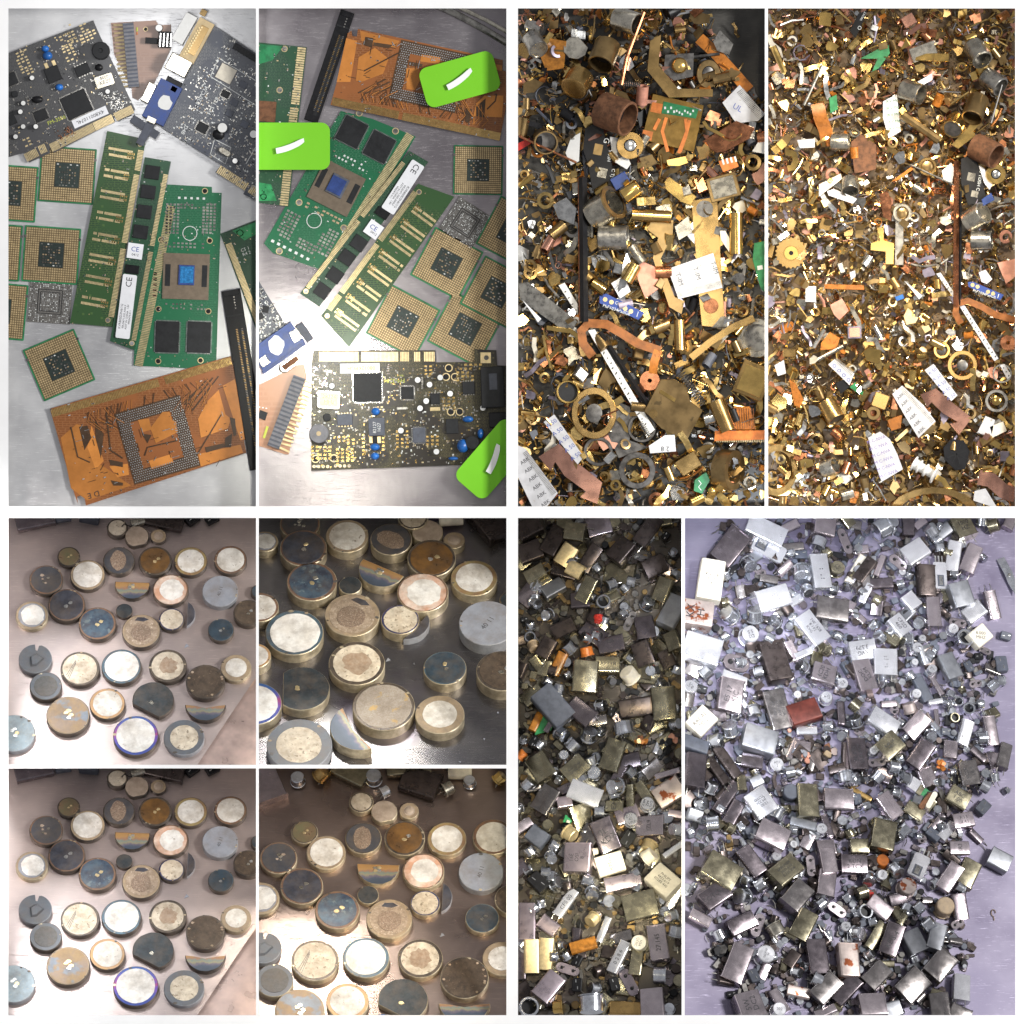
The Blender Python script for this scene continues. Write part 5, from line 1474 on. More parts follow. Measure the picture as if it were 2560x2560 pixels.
cans('p10', *q2, [(757, 452, 218, 263, -53, 'w'), (1190, 480, 150, 320, -8, 'w'), (1385, 510, 165, 300, -20, 'p'), (1290, 170, 220, 230, 25, 'o', '1000\nHZ', 0), (690, 160, 130, 200, 0, 'm'), (880, 760, 190, 320, 3, 'd'),
    (1265, 895, 230, 250, 20, 'g'), (1405, 1130, 180, 225, -50, 'w'), (1620, 1040, 130, 290, 15, 'p', 'NDK 12', 105), (1480, 1378, 185, 215, -48, 'c', '8.000\nMHZ', 50), (970, 1110, 150, 320, 3, 'p'),
    (730, 1000, 165, 155, -50, 'w'), (575, 1260, 215, 180, -50, 'w', 'CFSD\n460', 0), (390, 790, 240, 120, 5, 'm'), (200, 640, 130, 280, -35, 'd'), (90, 640, 340, 90, 62, 'c', '0 2 1 0', 0), (210, 900, 85, 210, -25, 'w'),
    (365, 585, 70, 230, -20, 'p'), (100, 1150, 200, 80, -40, 'p'), (150, 1540, 270, 215, 13, 'w', 'KVG\n3.579', 180), (440, 1670, 240, 275, 0, 'w', '::.\n.:', 0), (185, 1830, 200, 330, 15, 'p', 'DOC\nRUM', 110), (1150, 1720, 175, 270, 24, 'g'),
    (1820, 110, 120, 150, -25, 'p'), (820, 120, 150, 85, 42, 'p'), (70, 130, 150, 105, -10, 't')])
frame_open('p10', 2120 + 1022 * K43, 1280 + 730 * K43, 155 * K43, 330 * K43, 3, 18)
cans('p10', *q3, [(260, 440, 260, 220, 48, 'c', 'RACAL\nMS 2', 0), (560, 170, 255, 340, -7, 'p', 'E5 17\nKJC', 80), (1090, 310, 235, 400, 17, 't', '23TFOA\nSUNNY\n97-50(B)', -90), (1400, 350, 320, 230, 22, 'R'), (890, 660, 335, 270, -13, 'g'), (830, 905, 210, 160, -8, 'm', '..\n.', 0),
    (180, 1015, 215, 370, -7, 'm'), (540, 900, 120, 370, 35, 'd'), (430, 1000, 110, 310, 35, 'd'), (520, 1325, 130, 390, -33, 'm'), (610, 1480, 140, 260, -28, 'm'), (920, 1340, 250, 275, 37, 'w', '12.02.S\nJM 224\nTOYO', 180),
    (1430, 1345, 220, 345, 3, 'o'), (1770, 1330, 295, 225, 2, 'p'), (1035, 1740, 315, 255, -22, 'p'), (1430, 550, 200, 95, 3, 'w'), (1270, 760, 80, 230, -22, 'p'), (870, 1120, 120, 120, 30, 'g'), (1390, 1600, 260, 110, -12, 'g'),
    (1660, 1630, 85, 230, 18, 'm'), (1430, 1810, 125, 160, -25, 'p'), (1640, 1880, 170, 170, 10, 'p'), (1820, 360, 80, 240, 2, 'm'), (1500, 880, 75, 250, -15, 't'), (180, 710, 270, 150, -14, 's'), (1880, 860, 110, 300, 0, 'd')])
cans('p10', *q4, [(385, 455, 305, 200, -28, 'w'), (780, 475, 185, 275, -40, 'p'), (480, 720, 230, 245, -46, 'o', '8.88 EA\nMEC', 90), (820, 830, 185, 305, -33, 'm'), (110, 835, 205, 330, 5, 'm', '26.625\nSUNNY', 95), (1320, 575, 135, 255, -15, 'w', 'PLL', 90),
    (1605, 565, 135, 300, 10, 'p'), (1155, 790, 150, 175, -5, 'p'), (1375, 1020, 195, 250, 12, 't', 'FOX\n18.4', 100), (1240, 1290, 215, 195, -28, 'o', 'ABC\n1.00', 0), (1480, 820, 180, 85, -38, 'm'), (1630, 885, 85, 170, 12, 'm'),
    (1755, 835, 130, 270, -14, 't'), (455, 1400, 275, 175, -52, 'p'), (400, 1745, 245, 310, -9, 'o'), (120, 1850, 180, 160, 5, 'o'), (1300, 1560, 215, 165, 15, 'p', 'F.13\n4.43', 0), (1120, 1680, 250, 105, 52, 'w'), (1000, 1590, 230, 85, 50, 'm'),
    (1430, 1740, 160, 75, -40, 'm'), (1255, 1880, 200, 150, 5, 'p', 'SR3', 90), (470, 250, 160, 75, 10, 'p'), (980, 230, 150, 60, 15, 'w'), (1000, 420, 50, 190, 2, 'p'), (850, 80, 120, 260, 28, 's'), (1005, 50, 60, 210, 30, 'p'), (160, 1270, 230, 60, -28, 'b')])
cans('p10', *q5, [(230, 115, 180, 145, -28, 'o'), (410, 70, 90, 160, 38, 'm'), (605, 125, 165, 115, 43, 'o', 'SARONIX\n3433.619\n0.735.204', 0), (672, 262, 115, 150, -38, 't'), (830, 195, 95, 135, -8, 'p'), (845, 60, 85, 130, 10, 'p'), (990, 88, 135, 105, 3, 'm', 'KDN\n2 TCX', 0),
    (1540, 155, 85, 150, -32, 'p'), (1640, 130, 100, 140, -25, 'o'), (200, 265, 145, 110, 38, 'm', 'C/TCK', 0), (120, 385, 110, 60, -25, 'p'), (350, 420, 145, 90, 30, 'm'), (705, 430, 105, 155, -25, 'o'), (1130, 322, 125, 85, -35, 'p'),
    (1210, 512, 100, 165, -18, 'm', 'KDS 4', 75), (1330, 525, 105, 120, 28, 'g'), (1462, 500, 85, 140, -15, 'g'), (1590, 330, 80, 130, 10, 'm'), (1115, 490, 55, 160, -30, 'o'), (332, 645, 115, 195, -20, 'p'), (780, 610, 105, 180, 8, 'm'), (962, 635, 105, 175, 3, 'r'),
    (1115, 720, 100, 150, -42, 't'), (1310, 775, 130, 160, -42, 't'), (1470, 665, 120, 160, -38, 't'), (680, 810, 115, 60, -8, 'r'), (830, 790, 105, 155, -42, 't'), (950, 800, 90, 165, -42, 'm'), (1090, 890, 135, 125, 8, 'p'), (1210, 905, 100, 85, 20, 'g'),
    (400, 890, 135, 140, 20, 'p', '5W\nDC2', 90), (570, 860, 55, 130, 32, 'p'), (830, 922, 110, 50, 25, 'p'), (1480, 875, 105, 120, 10, 't'), (1600, 790, 90, 140, -4, 'w'), (1590, 925, 110, 80, -20, 't'), (1820, 65, 110, 100, -25, 'g')])
frame_open('p10', 1700 + 1350 * K85, 2120 + 110 * K85, 100 * K85, 150 * K85, -22, 14)
rounds('p10', *q1, [(770, 590, 95), (1370, 700, 120), (550, 1160, 110), (840, 1150, 110), (755, 1410, 115, 'up', 'w', 'D2\n5.5'), (1000, 1420, 75, 'lie'), (1560, 350, 100, 'lie'), (1430, 890, 75), (1060, 1230, 80), (1220, 1300, 55, 'up'), (1745, 660, 95, 'up', 'o', 'UNI\n10.7'),
    (300, 1800, 90), (870, 1630, 65), (900, 1800, 85), (1760, 1390, 65), (1800, 1570, 60), (1620, 1540, 75, 'tilt', 'o'), (1370, 1740, 80)])
rounds('p10', *q2, [(380, 190, 130, 'lie'), (930, 210, 95), (1030, 400, 65), (1500, 100, 80), (1640, 150, 90, 'tilt', 'o'), (595, 690, 50, 'up', 'w', '1A'), (695, 705, 55), (600, 810, 60), (1190, 710, 65), (1525, 520, 50), (300, 1260, 70), (350, 1400, 75), (320, 985, 70, 'lie', 'o'), (800, 1250, 75),
    (830, 1430, 48, 'up', 'w', 'P2'), (760, 1550, 72, 'up', 'w', 'K4\n10'), (650, 1430, 85), (930, 1620, 80), (740, 1700, 48, 'up', 'w', '3'), (690, 1830, 65), (930, 1790, 65, 'up', 'w', 'M2\n7'), (1160, 1335, 72, 'up', 'w', 'T3\n1'), (1290, 1450, 105, 'ring'), (1070, 1120, 55, 'lie', 'd'), (1160, 1080, 45)])
rounds('p10', *q3, [(830, 370, 95), (560, 550, 100), (410, 690, 105), (1120, 730, 75), (1055, 980, 95, 'up', 'w', 'AI21\n2'), (1225, 1040, 90, 'lie'), (1330, 1040, 55, 'lie'), (350, 1200, 90), (250, 1390, 85), (370, 1620, 110), (730, 1500, 65), (690, 1670, 70), (1070, 1510, 115, 'lie', 'S'), (1290, 1690, 65), (1255, 1860, 52, 'up', 'w', 'NE\n32'),
    (1570, 1700, 75, 'up', 'w', 'W3\n0'), (1305, 175, 52, 'up', 'w', '42'), (1630, 220, 80, 'up', 'w', 'GT\n8'), (1800, 60, 75, 'up', 'w', '4A\nDD'), (1680, 530, 85), (1820, 620, 70), (1640, 650, 55), (1860, 1100, 100, 'lie'), (105, 110, 90, 'up', 'w', 'UC\n49'), (1200, 1450, 60, 'tilt', 'o'), (640, 400, 60), (1220, 1290, 105, 'up', 's')])
rounds('p10', *q4, [(80, 280, 90, 'lie', 'o'), (80, 460, 90), (755, 170, 65, 'up', 'w', 'TR\n5'), (690, 310, 85, 'tilt', 'can_rust'), (1120, 270, 58), (1225, 260, 62, 'ring'), (1350, 340, 72, 'ring'), (1185, 432, 58, 'ring', 'o'), (1490, 270, 60, 'lie'), (930, 630, 75), (1005, 690, 42, 'up', 'd'), (1170, 610, 45, 'up'), (1500, 655, 85, 'lie'),
    (270, 810, 56, 'up', 'w', 'AA\nRD'), (600, 880, 62), (500, 980, 92), (340, 1080, 88), (625, 1100, 88), (210, 1120, 52), (60, 1120, 100), (1160, 1040, 58), (1000, 1150, 62), (1640, 1090, 72), (1540, 1200, 85, 'lie'), (200, 1420, 70, 'lie'), (640, 1680, 92), (570, 1770, 58), (780, 1760, 52), (120, 1700, 50), (1770, 1250, 45), (380, 40, 55), (1630, 60, 80), (650, 640, 48)])
rounds('p10', *q5, [(380, 190, 42), (465, 205, 46), (540, 62, 34, 'up', 'w', '0'), (350, 275, 55), (1070, 178, 45), (1140, 162, 36, 'up', 'w', 'AEG'), (1230, 132, 46), (1140, 88, 42, 'up', 'orange_plastic'), (1440, 208, 36), (1585, 222, 40), (1420, 432, 46), (1360, 340, 42), (220, 490, 42), (1030, 255, 46, 'lie', 'o'), (950, 282, 32), (1100, 420, 34), (1080, 602, 36),
    (780, 750, 46, 'lie'), (50, 232, 36), (1540, 512, 36), (1290, 372, 32), (545, 465, 55, 'lie', 'nickel'), (1278, 236, 58, 'up', 'can_rust'), (1042, 370, 44, 'ring'), (930, 462, 36, 'up', 'w', 'MK\n6C'), (1012, 485, 46), (1492, 350, 60, 'up', 'r_tan'), (470, 622, 60, 'up', 'w', 'P5\nPAXTRI'), (550, 930, 46, 'up', 'w', '302'), (800, 322, 42, 'lie'), (1070, 278, 32, 'up', 'red_plastic')])
for (Q, x, y, a, b, r_) in ((q1, 1850, 330, 110, 320, 24), (q1, 630, 1700, 320, 200, -5), (q2, 560, 570, 240, 120, -35), (q2, 1230, 1245, 210, 100, -8), (q4, 320, 930, 230, 100, 12), (q4, 830, 1790, 110, 110, 0), (q4, 1430, 45, 150, 90, 15), (q4, 520, 340, 110, 110, 0), (q5, 440, 440, 62, 155, -20), (q5, 892, 352, 120, 58, -32), (q5, 1575, 432, 90, 50, 35), (q5, 742, 102, 52, 130, 5)):
    plate('p10', Q[0] + x * Q[2], Q[1] + y * Q[2], a * Q[2], b * Q[2], r_, 'p', 16)
for (Q, x, y, s) in ((q1, 1350, 490, 150), (q1, 1860, 1760, 150), (q2, 110, 330, 140), (q2, 460, 365, 110), (q2, 490, 610, 130), (q2, 1350, 1750, 130), (q2, 1710, 1730, 190), (q2, 1760, 1400, 130), (q4, 1090, 590, 120), (q4, 100, 1350, 130), (q4, 1500, 1450, 180), (q4, 950, 1760, 170), (q5, 1195, 195, 60), (q5, 415, 735, 80), (q5, 840, 500, 60)):
    blackbit('p10', Q[0] + x * Q[2], Q[1] + y * Q[2], s * Q[2])
for (Q, x, y, s, mats, l) in ((q3, 1640, 850, 150, ('rust', 'can_dark', 'resistor', 'black_plastic'), 'burnt brown wreck of a part in the tray centre'), (q3, 1400, 850, 110, ('slate_plastic', 'grey_plastic', 'salmon'), 'slate blue broken part left of the burnt wreck'), (q3, 540, 1850, 110, ('old_brass', 'slate_plastic', 'resistor'), 'brown corroded part near the lower left tray edge'),
                               (q4, 1045, 960, 90, ('kapton', 'orange_plastic'), 'orange petal shaped broken part right of the mauve can'), (q5, 215, 600, 80, ('black_plastic', 'dark_tin', 'slate_plastic'), 'dark wrecked can left of the printed round can'), (q5, 660, 650, 60, ('black_plastic', 'slate_plastic', 'salmon'), 'black broken insulator below the big lying round can'), (q3, 1200, 590, 80, ('slate_plastic', 'grey_plastic', 'salmon'), 'grey broken clip under the red brown plate')):
    lump('p10', Q[0] + x * Q[2], Q[1] + y * Q[2], s * Q[2], mats, l, 8)
# the green chip board
k_ = K43
gx, gy = 2120 + 790 * k_, 1700 + 1370 * k_
G = Card(Zm('p10', 2120, 1700, K43), [(650, 1415), (870, 1205), (985, 1290), (825, 1542)], 'bright_green', 40, 6)
G.chip(862, 1375, 70, 250, 'rust', 12, 'brown_slab', -38, r=10); G.chip(920, 1368, 62, 230, 'cream', 16, 'cream_slab', -28, r=12); G.chip(720, 1195, 120, 150, 'can_white', 16, 'crystal_block', -32); G.chip(800, 1245, 60, 130, 'can_olive', 9, 'chip', -32)
G.done('chip_board', 'green chip board with brown and cream slabs', 'circuit board')
# metal bracket on the right
thing('p10', 'steel_bracket', 'bent bluish steel bracket at upper right edge', 'bracket', PAN['p10'].M(2120 + 1790 * K43, 1280 + 700 * K43, 2, -66), [('strip', MB().strip([(-45, 0, 0), (0, 0, 8), (25, 0, 4), (60, 3, 10)], 22, 2, 'can_steel')), ('bolt', MB().cyl(5, 0, 4, 8, 13, 'tin', 10, 1))])
thing('p10', 'wire_ring', 'thin brass wire loop on bare steel at right', 'wire', PAN['p10'].M(1700 + 1780 * K85, 2120 + 370 * K85, 2, 0), [('loop', MB().tube([(6 * math.cos(t * .6), 9 * math.sin(t * .6), 1.2) for t in range(9)] + [(2, -20, 1)], 1.1, 'old_brass', 6))])
thing('p10', 'wire_spring', 'brown bent wire bundle left of the grey lettered can', 'wire', PAN['p10'].M(2120 + 1050 * K43, 1700 + 1330 * K43, 12, 10), [('strand', MB().tube([(-8 + i * 3, 30 - 2 * i, 6), (-3 + i * 2, 0, 9), (4 + i, -24, 3)], 1.4, 'dark_tin', 5)) for i in range(5)] + [('base', MB().cyl(3, -26, 11, 0, 5, 'dark_tin', 14, 1))])

# ---------------------------------------------------------------- narrow dim tray
s1, s2, s3 = (1280, 1280, K4), (1280, 1700, K4), (1280, 2110, K4)
H9 = 22
cans('p9', *s1, [(430, 320, 175, 300, -28, 'd'), (950, 150, 230, 200, 15, 'm'), (860, 470, 150, 270, -35, 'd'), (1540, 570, 220, 195, 25, 'd'), (450, 840, 215, 150, 33, 'g'), (830, 820, 150, 250, -28, 'o'), (1670, 820, 160, 230, -22, 'o'), (1740, 1100, 190, 330, -25, 'g'), (1440, 1260, 190, 220, 10, 'm'), (1440, 1510, 190, 230, 20, 'd'),
    (560, 1240, 230, 150, 25, 'd'), (1090, 1450, 250, 165, 10, 'm', '100\n:.', 0), (780, 1760, 250, 300, -5, 'o'), (1040, 1690, 230, 180, 0, 'o', 'AKTER', 0), (1690, 1590, 150, 165, 25, 'd'), (1770, 1400, 150, 190, 20, 'o'), (380, 1450, 160, 190, -30, 'd'), (500, 1650, 110, 240, -25, 'a'), (260, 660, 200, 140, 25, 'o'),
    (590, 440, 170, 220, -35, 'G'), (690, 610, 160, 150, -30, 'G'), (700, 190, 200, 180, -10, 'o'), (1480, 200, 160, 330, -35, 'd'), (180, 180, 240, 200, 30, 'd'), (1200, 420, 200, 240, -40, 'd'), (200, 420, 220, 200, 20, 'd')], H9, 14)
cans('p9', *s2, [(230, 170, 210, 150, 35, 'o'), (430, 260, 250, 400, 40, 's'), (735, 330, 270, 195, -40, 'm'), (1340, 280, 320, 190, 8, 'd'), (1660, 250, 235, 320, 5, 'o'), (250, 440, 80, 200, -25, 'a'), (1100, 810, 200, 310, -18, 'o'), (320, 930, 215, 250, 32, 'o'), (690, 950, 240, 200, 40, 'o', 'AW 25.60\nUTEC 6C', 0), (780, 1220, 320, 200, -22, 'w'),
    (380, 1290, 200, 260, -32, 't'), (1290, 1270, 90, 225, 3, 'o'), (1130, 1370, 170, 120, -3, 'o', 'E2', 90), (1700, 1010, 255, 65, 14, 'p'), (1720, 1200, 280, 220, 32, 'r'), (1530, 1600, 270, 205, 0, 'p', 'JZL9', 90), (1010, 1690, 220, 320, 22, 'm', '7L\nKDX', 20), (280, 1710, 200, 170, -38, 's'), (1600, 700, 60, 215, -20, 'w'),
    (1760, 1860, 230, 60, 38, 'w'), (1170, 1020, 110, 180, -30, 'm'), (1790, 1450, 140, 80, -10, 'l'), (120, 1580, 160, 110, 30, 'p'), (1250, 1480, 220, 160, 20, 'l'), (560, 1330, 140, 120, 10, 'l')], H9, 12)
cans('p9', *s3, [(730, 150, 265, 280, -3, 'l', '16E\nOSI\n8', 90), (1060, 205, 270, 200, 17, 'c', 'KM12', 90), (1650, 400, 300, 240, -43, 'c', 'PHILIPS\n4433.619\n00282 440', 0), (1400, 650, 320, 270, 12, 'o'), (1210, 400, 350, 150, 12, 'l'), (590, 630, 110, 300, -35, 'w', 'CFS 00', 90), (1590, 1080, 190, 350, 8, 'p', '27.145', 90), (400, 890, 190, 150, -38, 'l'),
    (150, 830, 170, 360, 0, 'l'), (200, 1200, 150, 330, 0, 'G'), (360, 1180, 150, 310, -6, 'G'), (100, 1260, 110, 380, 0, 'm'), (380, 1550, 205, 290, -38, 'l'), (1550, 1740, 235, 290, 3, 'p'), (1160, 1230, 115, 330, -25, 'w', '0 2 8 6', 90), (1000, 910, 75, 250, -22, 'w'), (780, 1090, 260, 120, 14, 'a'), (1230, 1800, 290, 140, -3, 'b'),
    (1360, 1290, 130, 270, -8, 'o'), (1100, 600, 180, 130, -30, 'o'), (1780, 560, 120, 300, -30, 't')], H9, 9)
rounds('p9', *s1, [(1080, 800, 75), (1230, 820, 70), (1010, 1000, 80, 'ring'), (1490, 1000, 88), (1210, 1130, 62), (900, 940, 52), (390, 1130, 72), (260, 1000, 72), (200, 1240, 62), (620, 1480, 92), (810, 1380, 68), (940, 1360, 58), (1020, 1190, 60), (1520, 1760, 68, 'up'), (1310, 1620, 52), (1810, 1720, 62), (600, 1800, 52), (1290, 1790, 105, 'tilt', 'c'),
    (820, 1530, 78, 'tilt', 'orange_plastic'), (950, 1180, 55, 'tilt', 'red_plastic'), (1510, 1680, 55, 'up', 'red_plastic'), (1510, 300, 52), (1770, 440, 52), (380, 1860, 62), (200, 1390, 64, 'ring'), (1100, 1850, 52), (940, 620, 60, 'lie'), (240, 1480, 70, 'tilt', 'r_tan')], 26)
rounds('p9', *s2, [(520, 90, 82), (980, 280, 78), (550, 600, 92), (850, 600, 92), (680, 710, 92), (1230, 535, 122, 'lie'), (980, 550, 62), (1470, 920, 58), (1420, 1070, 62), (1290, 1000, 72), (1130, 1170, 98), (570, 830, 62, 'up'), (920, 860, 62, 'up', 's'), (460, 1020, 62), (510, 1100, 52), (190, 1140, 82), (1490, 1375, 86, 'up', 'w', 'D76\n44Z\nHRV'), (1310, 1545, 86, 'up', 'w', 'D71\n42\nHRA'),
    (960, 1450, 82, 'lie'), (640, 1690, 92, 'tilt', 'G'), (800, 1670, 62), (390, 1600, 66, 'up', 'o'), (450, 1430, 52), (190, 1870, 66), (460, 1810, 66), (1790, 1640, 78), (290, 730, 62), (1500, 1840, 92, 'tilt', 'G'), (130, 650, 52), (110, 820, 62, 'tilt', 'orange_plastic'), (1640, 1430, 52), (1800, 480, 70)], 26)
rounds('p9', *s3, [(1400, 1095, 95, 'up', 'c', 'H34\nQDIC'), (870, 1760, 150, 'lie'), (1620, 1440, 110, 'lie'), (190, 100, 72, 'up', 'o'), (430, 150, 72), (380, 320, 82, 'lie'), (190, 280, 72), (490, 430, 82), (840, 400, 82, 'lie'), (880, 550, 82), (320, 640, 62), (880, 830, 82, 'tilt', 'G'), (440, 1240, 62), (560, 1110, 52), (590, 1220, 62), (1310, 140, 62), (1370, 320, 78), (1740, 790, 78), (1800, 950, 92),
    (180, 1800, 112, 'ring'), (1510, 130, 92, 'tilt', 'c'), (460, 50, 52), (500, 1790, 82, 'lie', 'bright_brass'), (920, 80, 42, 'lie', 'c')], 26)
for (Q, x, y, s) in ((s2, 1270, 1750, 180), (s3, 720, 1290, 130), (s3, 720, 1550, 150), (s3, 1120, 1550, 150), (s3, 1400, 270, 120), (s3, 960, 580, 110), (s2, 1100, 350, 110), (s3, 290, 440, 220), (s2, 250, 680, 130)):
    blackbit('p9', Q[0] + x * Q[2], Q[1] + y * Q[2], s * Q[2], None, 'black_plastic', 22)
plate('p9', 1280 + 1285 * K4, 2110 + 1520 * K4, 125 * K4, 330 * K4, 27, 'l', 20); plate('p9', 1280 + 610 * K4, 2110 + 1375 * K4, 270 * K4, 110 * K4, -18, 'l', 20); plate('p9', 1280 + 1290 * K4, 1280 + 1200 * K4, 90 * K4, 240 * K4, -25, 't', 18)
lump('p9', 1280 + 1740 * K4, 1700 + 700 * K4, 120 * K4, ('black_plastic', 'slate_plastic', 'salmon'), 'black burnt part with salmon core at right edge', 20)
lump('p9', 1280 + 1430 * K4, 1700 + 680 * K4, 100 * K4, ('kapton', 'copper', 'old_brass'), 'orange brown wreck left of the black burnt part', 20)
Z9 = Zm('p9', 1280, 1700, K4)
G = Card(Z9, [(300, 270), (510, 360), (430, 560), (250, 610)], 'bright_green', -30, 22)
G.chip(410, 520, 60, 150, 'can_mauve', 10, 'chip', -30); G.done('chip_board', 'bright green board scrap in the narrow dim tray', 'circuit board')
G = Card(Z9, [(560, 1560), (590, 1480), (660, 1550), (640, 1580)], 'bright_green', -30, 26)
G.chip(620, 1560, 40, 30, 'cream', 4, 'chip', -20); G.done('chip_board', 'tiny green board corner above the lying gold can', 'circuit board')

# small parts filling the gaps: placed only where nothing hand-placed lies on top
FILL = random.Random(77)
def fill(pn, n, hz, area=None, kinds='tmodpw', big=1.0):
    b = PAN[pn].b
    for i in range(n):
        for _ in range(6):
            x, y = FILL.uniform(b[0], b[2]), FILL.uniform(b[1], b[3])
            if area is None or in_poly((x, y), area): break
        else: continue
        u = FILL.random()
        if u < .42:
            s = FILL.uniform(22, 42) * big
            can(pn, x, y, s, s * FILL.uniform(.5, 1.4), FILL.uniform(0, 360), FILL.choice(kinds), None, 0, True, FILL.uniform(0, hz), FILL.uniform(-20, 20), FILL.uniform(-20, 20), FILL.uniform(12, 20), nm='small_crystal_can')
        elif u < .86:
            tcan(pn, x, y, FILL.uniform(8, 15) * big, FILL.choice(('tilt', 'tilt', 'lie', 'up')), None, FILL.choice('SSSSod'), None, FILL.uniform(0, hz), None, None, 'small_round_can')
        elif u < .94: blackbit(pn, x, y, FILL.uniform(18, 28), None, 'black_plastic', FILL.uniform(0, hz))
        else: plate(pn, x, y, FILL.uniform(34, 46), 18, FILL.uniform(0, 180), FILL.choice('pt'), FILL.uniform(0, hz))
fill('p9', 150, 10, None, 'dodomtoo', 1.35)
heap = [(1790, 1300), (2400, 1300), (2420, 1500), (2500, 1700), (2480, 1960), (2400, 2000), (2400, 2300), (2440, 2400), (2380, 2540), (1850, 2540), (1760, 2350), (1715, 2240), (1715, 1560), (1780, 1500)]
fill('p10', 330, 7, heap, 'tmoopgddd', 1.1)
def clutter(pn, n, area, label, mats):
    b = PAN[pn].b; p = PAN[pn]; r = random.Random(9); mb = MB(); P0 = p.M((b[0] + b[2]) / 2, (b[1] + b[3]) / 2); inv = P0.inverted()
    for i in range(n):
        x, y = r.uniform(b[0], b[2]), r.uniform(b[1], b[3])
        if area and not in_poly((x, y), area): continue
        q = inv @ p.P(x, y, 0) / S; u = r.random(); m = r.choice(mats); z = r.uniform(0, 6)
        if u < .4: mb.box(q.x, q.y, r.uniform(10, 28), r.uniform(8, 18), z, z + r.uniform(4, 11), m, r.uniform(0, 180), 1, 2)
        elif u < .7: mb.cyl(q.x, q.y, r.uniform(5, 11), z, z + r.uniform(4, 12), m, 10, 1)
        else:
            a = r.uniform(0, 6.28); l = r.uniform(6, 14)
            mb.tube([(q.x - l * math.cos(a), q.y - l * math.sin(a), z + 2), (q.x, q.y, z + 5), (q.x + l * math.cos(a + .4), q.y + l * math.sin(a + .4), z + 3)], 1.1, 'tin', 4)
    o = link('small_part_clutter', mb.mesh('small_part_clutter'), P0); o['kind'] = 'stuff'; o['label'] = label; o['category'] = 'small parts'; p.roots.append(o)
clutter('p10', 3600, heap, 'tiny parts and clipped leads, darkened as shade between crystals in violet tray', ('slate_plastic', 'black_plastic', 'dark_tin', 'can_dark', 'can_dark', 'slate_plastic', 'can_steel', 'can_mauve'))  # dark colours stand in for deep shade in the gaps
clutter('p9', 1800, None, 'tiny dark parts and clipped leads between the crystals in dim tray', ('old_brass', 'black_plastic', 'dark_tin', 'can_dark', 'can_olive'))

# ---------------------------------------------------------------- parts at the top of the disc trays
for pn, dy in (('p5', 0), ('p7', 626)):
    ph = 'at the top ' + PAN[pn].phrase
    can(pn, 85, 1300 + dy, 95, 60, 14, 'm', None, 0, False, 0, note='brown flat can near left corner ' + ph, th=18)
    can(pn, 412, 1300 + dy, 100, 62, -14, 'd', None, 0, False, 0, note='dark brown can beside lying silver barrel ' + ph, th=18)
    tcan(pn, 345, 1306 + dy, 12, 'lie', 20, 'nickel', None, 0, 34, 'silver barrel lying beside the cream disc ' + ph)
    blackbit(pn, 158, 1294 + dy, 40, 10, 'slate_plastic', 0, 'dark smudge like part left of centre ' + ph); blackbit(pn, 225, 1296 + dy, 50, -10, 'slate_plastic', 0, 'wider dark part right of a smaller one ' + ph)
    blackbit(pn, 480, 1302 + dy, 36, 40, 'black_plastic', 0, 'black legged part right of dark can ' + ph); blackbit(pn, 530, 1300 + dy, 34, 30, 'black_plastic', 0, 'rightmost black legged part ' + ph)
    thing(pn, 'thin_wire', 'dark wire loop over the cream disc ' + ph, 'wire', PAN[pn].M(318, 1315 + dy, 20), [('wire', MB().tube([(-14, -2, 0), (-8, 5, 2), (0, 0, 4), (8, -3, 2), (16, 3, 0)], 1.2, 'black_plastic', 5))])
ph = 'at the top in brown lit tray'
can('p8', 660, 1960, 80, 120, 22, 'p', None, 0, False, 0, note='pink flat can at left corner ' + ph, th=24)
can('p8', 1050, 1962, 95, 75, -20, 'd', None, 0, False, 4, note='dark can with gold edge right of centre ' + ph, th=22)
can('p8', 880, 1936, 90, 60, -30, 'o', None, 0, True, 2, note='olive can with long leads ' + ph, th=20)
can('p8', 1020, 1922, 110, 50, 5, 'o', None, 0, False, 8, note='pale olive can behind the dark can ' + ph, th=18)
can('p8', 1150, 1925, 60, 60, 0, 'c', None, 0, False, 4, note='cream block at right ' + ph, th=20)
for (x, y, r, md, c, t_) in ((745, 1955, 20, 'up', 'S', 'shiny upright can left'), (935, 1950, 22, 'up', 'S', 'shiny upright can at centre'), (962, 1980, 18, 'lie', 'S', 'steel can lying beside the cream disc'), (1120, 1972, 20, 'lie', 'nickel', 'nickel can lying right of dark can'), (1175, 1960, 17, 'up', 'S', 'smallest upright can right'), (1250, 1945, 18, 'tilt', 'bright_brass', 'brass can at far right'), (805, 1935, 22, 'tilt', 'b', 'brass can left of centre')):
    tcan('p8', x, y, r, md, 30, c, None, 4, None, t_ + ' ' + ph)
ph = 'at the top in dark steel tray'
can('p6', 1230, 1318, 85, 110, 34, 'd', None, 0, False, 0, note='dark metal can at right corner ' + ph, th=34)
tcan('p6', 1128, 1300, 17, 'lie', 5, 'c', None, 0, 60, 'pale cylinder lying ' + ph)
